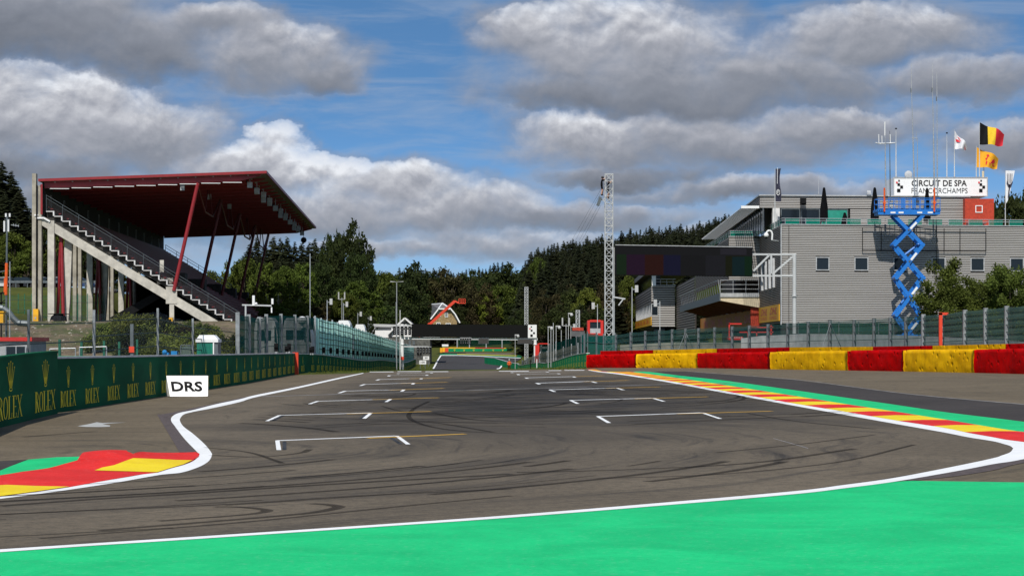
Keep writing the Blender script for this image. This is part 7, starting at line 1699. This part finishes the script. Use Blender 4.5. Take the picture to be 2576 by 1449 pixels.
# centre skyline
CSK = [(940,690),(975,682),(1000,676),(1050,670),(1100,676),(1150,682),(1200,672),(1235,664),(1262,655),(1285,668),(1300,690)]
u = 935
while u < 1308:
    plant(random.choice(('s1','s2')), u, sky(CSK, u)+random.uniform(-7,9), random.uniform(640,700), lab_c, G1); u += random.uniform(7,12)
for (d, dv, step) in ((640,28,15),(622,62,18),(606,95,20)):
    u = 1080
    while u < 1312:
        k = random.choice(('s1','s3','d3','r1','d1')); plant(k, u, sky(CSK, u)+dv+random.uniform(-12,16), d+random.uniform(-12,12), lab_c if k[0] == 's' else 'dark leafy tree in the wood behind the stone house', G1); u += random.uniform(.7,1.3)*step
# named broad-leaved trees of the middle distance
for (k, u, vt, d, w, lab) in (
  ('d3',1040,672,500,150,'large dark green tree behind the street lamp'),('m1',965,690,470,110,'yellowish green tree right of the tallest leafy tree'),('d1',1010,712,455,130,'mid green tree in front of the large dark one by the lamp'),
  ('m1',1060,742,450,100,'mid green tree left of the stone house'),('r1',1130,690,560,130,'rusty brown leaved tree above the stone house'),('r1',1190,720,540,80,'reddish leaved tree right of the boom lift basket'),
  ('m1',1262,722,470,120,'autumn tinted broad tree above the start gantry'),('y1',1225,752,450,80,'bright green bushy tree just above the gantry panel'),('d1',1300,752,455,90,'dark tree behind the thin lattice tower'),
  ('r1',1370,740,450,90,'brownish tree right of the thin lattice tower'),('m1',1352,655,560,70,'light green round tree at the left edge of the right hill'),('m1',1480,730,440,80,'green tree halfway up behind the lorry'),('d3',1420,775,430,110,'dark spreading tree low on the right slope'),
  ('r1',1475,790,430,100,'dark reddish tree low behind the lattice frame'),('m1',1580,700,470,70,'green tree seen left of the far pit wing roof'),
  ('d3',880,575,370,128,'tallest leafy tree left of the centre skyline'),('d1',835,590,385,80,'tall leafy tree joined to the left side of the tallest one'),('d1',905,640,360,90,'lower right part tree beside the tallest leafy tree'),
  ('d2',905,715,330,110,'light green bushy tree below the tallest leafy tree'),('m1',870,740,310,70,'yellow green tree in front of the grey roofed house'),('d1',960,768,440,130,'dark green tree behind the white house'),('d3',915,780,300,50,'small dark tree at the end of the white vans')):
    if 1035 < u < 1345: d = max(d, 600+(u % 7)*6)
    plant(k, u, vt, d, lab, G1, w)
# left of centre: spruces beside the stand
for (u, vt, d) in ((612,640,360),(628,612,370),(646,590,375),(668,607,380),(688,588,385),(706,596,390),(722,590,380),(742,604,385),(760,600,395),(778,604,380),(792,596,390),(812,600,392),(655,640,350),(700,650,350),(735,655,350),(770,660,348),(800,650,345),(625,690,340)):
    plant(random.choice(('s1','s3')), u, vt+random.uniform(-3,3), d, 'tall dark spruce in the clump beside the end of the grandstand', 'spruces beside the grandstand')
for (k, u, vt, d, w, lab) in (('m1',530,686,345,70,'light green tree seen under the grandstand roof left of the others'),('y1',565,683,350,60,'yellow green tree seen between two roof struts'),('m1',600,678,340,70,'bright tree seen just left of the last roof struts'),
  ('b1',672,712,300,46,'birch with yellowing leaves left of the tall whip mast'),('b1',700,705,305,48,'tallest birch between the roof struts and the whip mast'),('b1',728,715,300,46,'birch just left of the whip mast'),('b1',752,725,296,40,'small birch right behind the whip mast'),
  ('m1',615,655,335,90,'full round green tree behind the last roof struts'),('d2',665,668,330,80,'mid green round tree right of the last roof strut'),('m1',715,675,326,80,'mid green round tree among the spruces'),('d2',760,670,330,80,'mid green round tree behind the tall whip mast'),('d1',805,665,340,90,'dark green round tree right of the whip mast'),('y1',650,735,290,60,'bright yellow green bush beside the last roof strut'),('m1',735,760,270,80,'low green bush above the screened fence'),('m1',690,765,262,80,'low bush left of the birches'),('r1',790,770,300,46,'dark red bush at the foot of the whip mast'),('r1',820,768,330,50,'dark red shrub before the grey roofed house')):
    plant(k, u, vt, d, lab, 'broad-leaved trees beside the grandstand', w)
# far left
for (u, vt, d) in ((4,400,300),(28,425,300),(-20,410,305),(50,470,296),(64,560,290),(84,530,310),(40,500,320),(75,520,330),(12,480,290)): plant(random.choice(('s1','s3')), u, vt, d, 'tall dark spruce at the left edge behind the grandstand', 'spruces at the left edge')
for (k, u, vt, d, w, lab) in (('m1',30,590,285,110,'bright green leafy tree at the left edge above the parked cars'),('d2',72,628,282,90,'green leafy tree just left of the first grandstand column'),('d1',115,560,300,110,'dark leafy tree seen behind the first grandstand column'),('d2',165,585,300,110,'leafy tree seen between the first columns'),('d1',215,600,298,110,'dark leafy tree seen between the middle columns'),('d1',262,640,300,90,'dark leafy tree behind the tapering columns'),('m1',300,690,300,70,'small leafy tree far under the grandstand'),('d3',140,640,283,80,'low dark tree above the parked cars')): plant(k, u, vt, d, lab, 'leafy trees behind the grandstand', w)
# right edge behind the building
for (k, u, vt, d, w, lab) in (('d1',2530,492,300,130,'dark leafy tree behind the fork banner'),('d3',2600,487,300,130,'dark leafy tree cut by the right edge'),('d1',2490,520,310,80,'dark leafy tree just right of the red hut')): plant(k, u, vt, d, lab, 'trees behind the right end of the building', w)
# the two small trees in front of the striped wall
def near_tree(seed, u, vt, vb, d, wpx, label):
    x = fx(u, d); zt = W(0, vt, d)[2]; zb = T(x, d)-.1; H = zt-zb; Rr = wpx*d/F/2
    r, _ = crown_tree('small_tree', seed, H, Rr, H*.16, 90, 230, .105, LEAF_BUSH, M['bark'], 1.0, 0, .15); r.location = (x, d, zb); r['label'] = label; r['group'] = 'small trees behind the right catch fence'
near_tree(31, 2385, 668, 880, 152, 165, 'small full leafed tree in front of the striped wall right of the blue lift'); near_tree(32, 2470, 690, 880, 156, 130, 'small tree filling the gap between the two larger bushes at right'); near_tree(33, 2545, 668, 880, 150, 150, 'small leafy tree in front of the striped wall at the right edge')
# shrubs on the bank under the stand
def shrub(seed, u, vt, d, wpx, label, m=None, H=None):
    m = LEAF_SHRUB if m is LEAF_MID or m is None else m
    x = fx(u, d); zb = T(x, d)-.2; H = W(0, vt, d)[2]-zb; Rr = wpx*d/F/2
    r, _ = crown_tree('shrub', seed, max(H, .8)*1.08, Rr*1.45, .1, 60, 90, .12, m, M['bark'], .9, 0, .2); r.location = (x, d, zb); r['label'] = label; r['category'] = 'shrub'; r['group'] = 'shrubs on the bank below the grandstand'
for i, (u, vt, d, w, lab, m) in enumerate(((275,818,190,50,'low shrub at the left end of the planted bank',LEAF_MID),(318,797,188,70,'shrub with reddish flowers behind the marker post',LEAF_MID),(365,794,186,80,'dense green shrub below the stand stairs',LEAF_MID),(412,802,184,70,'green shrub behind the pale bolted fence post',LEAF_DARK),
  (455,826,180,80,'rusty tinted shrub left of the stringer foot',LEAF_RUST),(500,835,176,80,'shrub with pink blooms under the stringer foot',LEAF_MID),(548,838,172,80,'green shrub above the portable toilet',LEAF_MID),(590,846,168,60,'shrub at the right end of the planted bank',LEAF_DARK),
  (340,832,172,120,'broad green shrub lower on the bank behind the wire fence',LEAF_DARK),(440,850,165,120,'broad shrub low on the bank left of the clear booth',LEAF_MID),(560,862,160,90,'low shrub just behind the portable toilet',LEAF_DARK),(410,872,150,80,'small shrub close behind the long green barrier',LEAF_MID),(250,840,182,60,'sparse shrub low at the left of the planted bank',LEAF_MID),(480,812,185,70,'shrub right under the red roof strut',LEAF_MID),(520,820,182,60,'leafy shrub before the dark space under the stairs',LEAF_MID),(390,822,178,100,'wide shrub in the middle of the planted bank',LEAF_MID),(575,866,150,60,'low shrub right of the portable toilet',LEAF_MID))):
    shrub(40+i, u, vt, d, w, lab, m)
# stones on the bank
random.seed(5); mb = MB()
for k in range(320):
    u = random.uniform(-40,330); d = random.uniform(172,203); x = fx(u, d); z = T(x, d); r = random.choice((.04,.06,.08,.12,.18))*random.uniform(.6,1.2)
    mb.ball((x,d,z+r*.2), r, 5, 0 if random.random() < .5 else 1, (1.2,1,.6))
solo('loose_stones', mb, [mat('stone_pale', (.42,.38,.31), .9, var=.3), mat('stone_brown', (.26,.20,.13), .9, var=.3)], 'loose stones strewn over the bank below the grandstand', 'stones', kind='stuff')
# scrub grass: blades and flowers along the grass verge right side and crest
mb = MB(); 
for k in range(5000):
    s = random.random()
    if s < .5: y = random.uniform(154,400); x = lerp(XL, y)+random.uniform(.2, 5)
    else: y = random.uniform(150,420); x = lerp(XR, y)-random.uniform(.3, 3.5) if y > 162 else lerp(XR, 162)-random.uniform(0,3)
    z = T(x, y); h = random.uniform(.05,.16); a = random.uniform(0,3.14); w = .05
    mb.add([(x-w*math.cos(a),y-w*math.sin(a),z),(x+w*math.cos(a),y+w*math.sin(a),z),(x+random.uniform(-.05,.05),y,z+h)], [(0,1,2)])
solo('verge_grass', mb, LEAF_MID, 'rough tufts of grass along the verges of the straight', 'grass', kind='stuff')
print('TREES', NTREE[0], 'OBJECTS', len(bpy.data.objects), 'used', used, set(PR)-used)
for k in set(PR)-used:
    r = PR[k][0]
    for ch in list(r.children): bpy.data.objects.remove(ch)
    bpy.data.objects.remove(r)
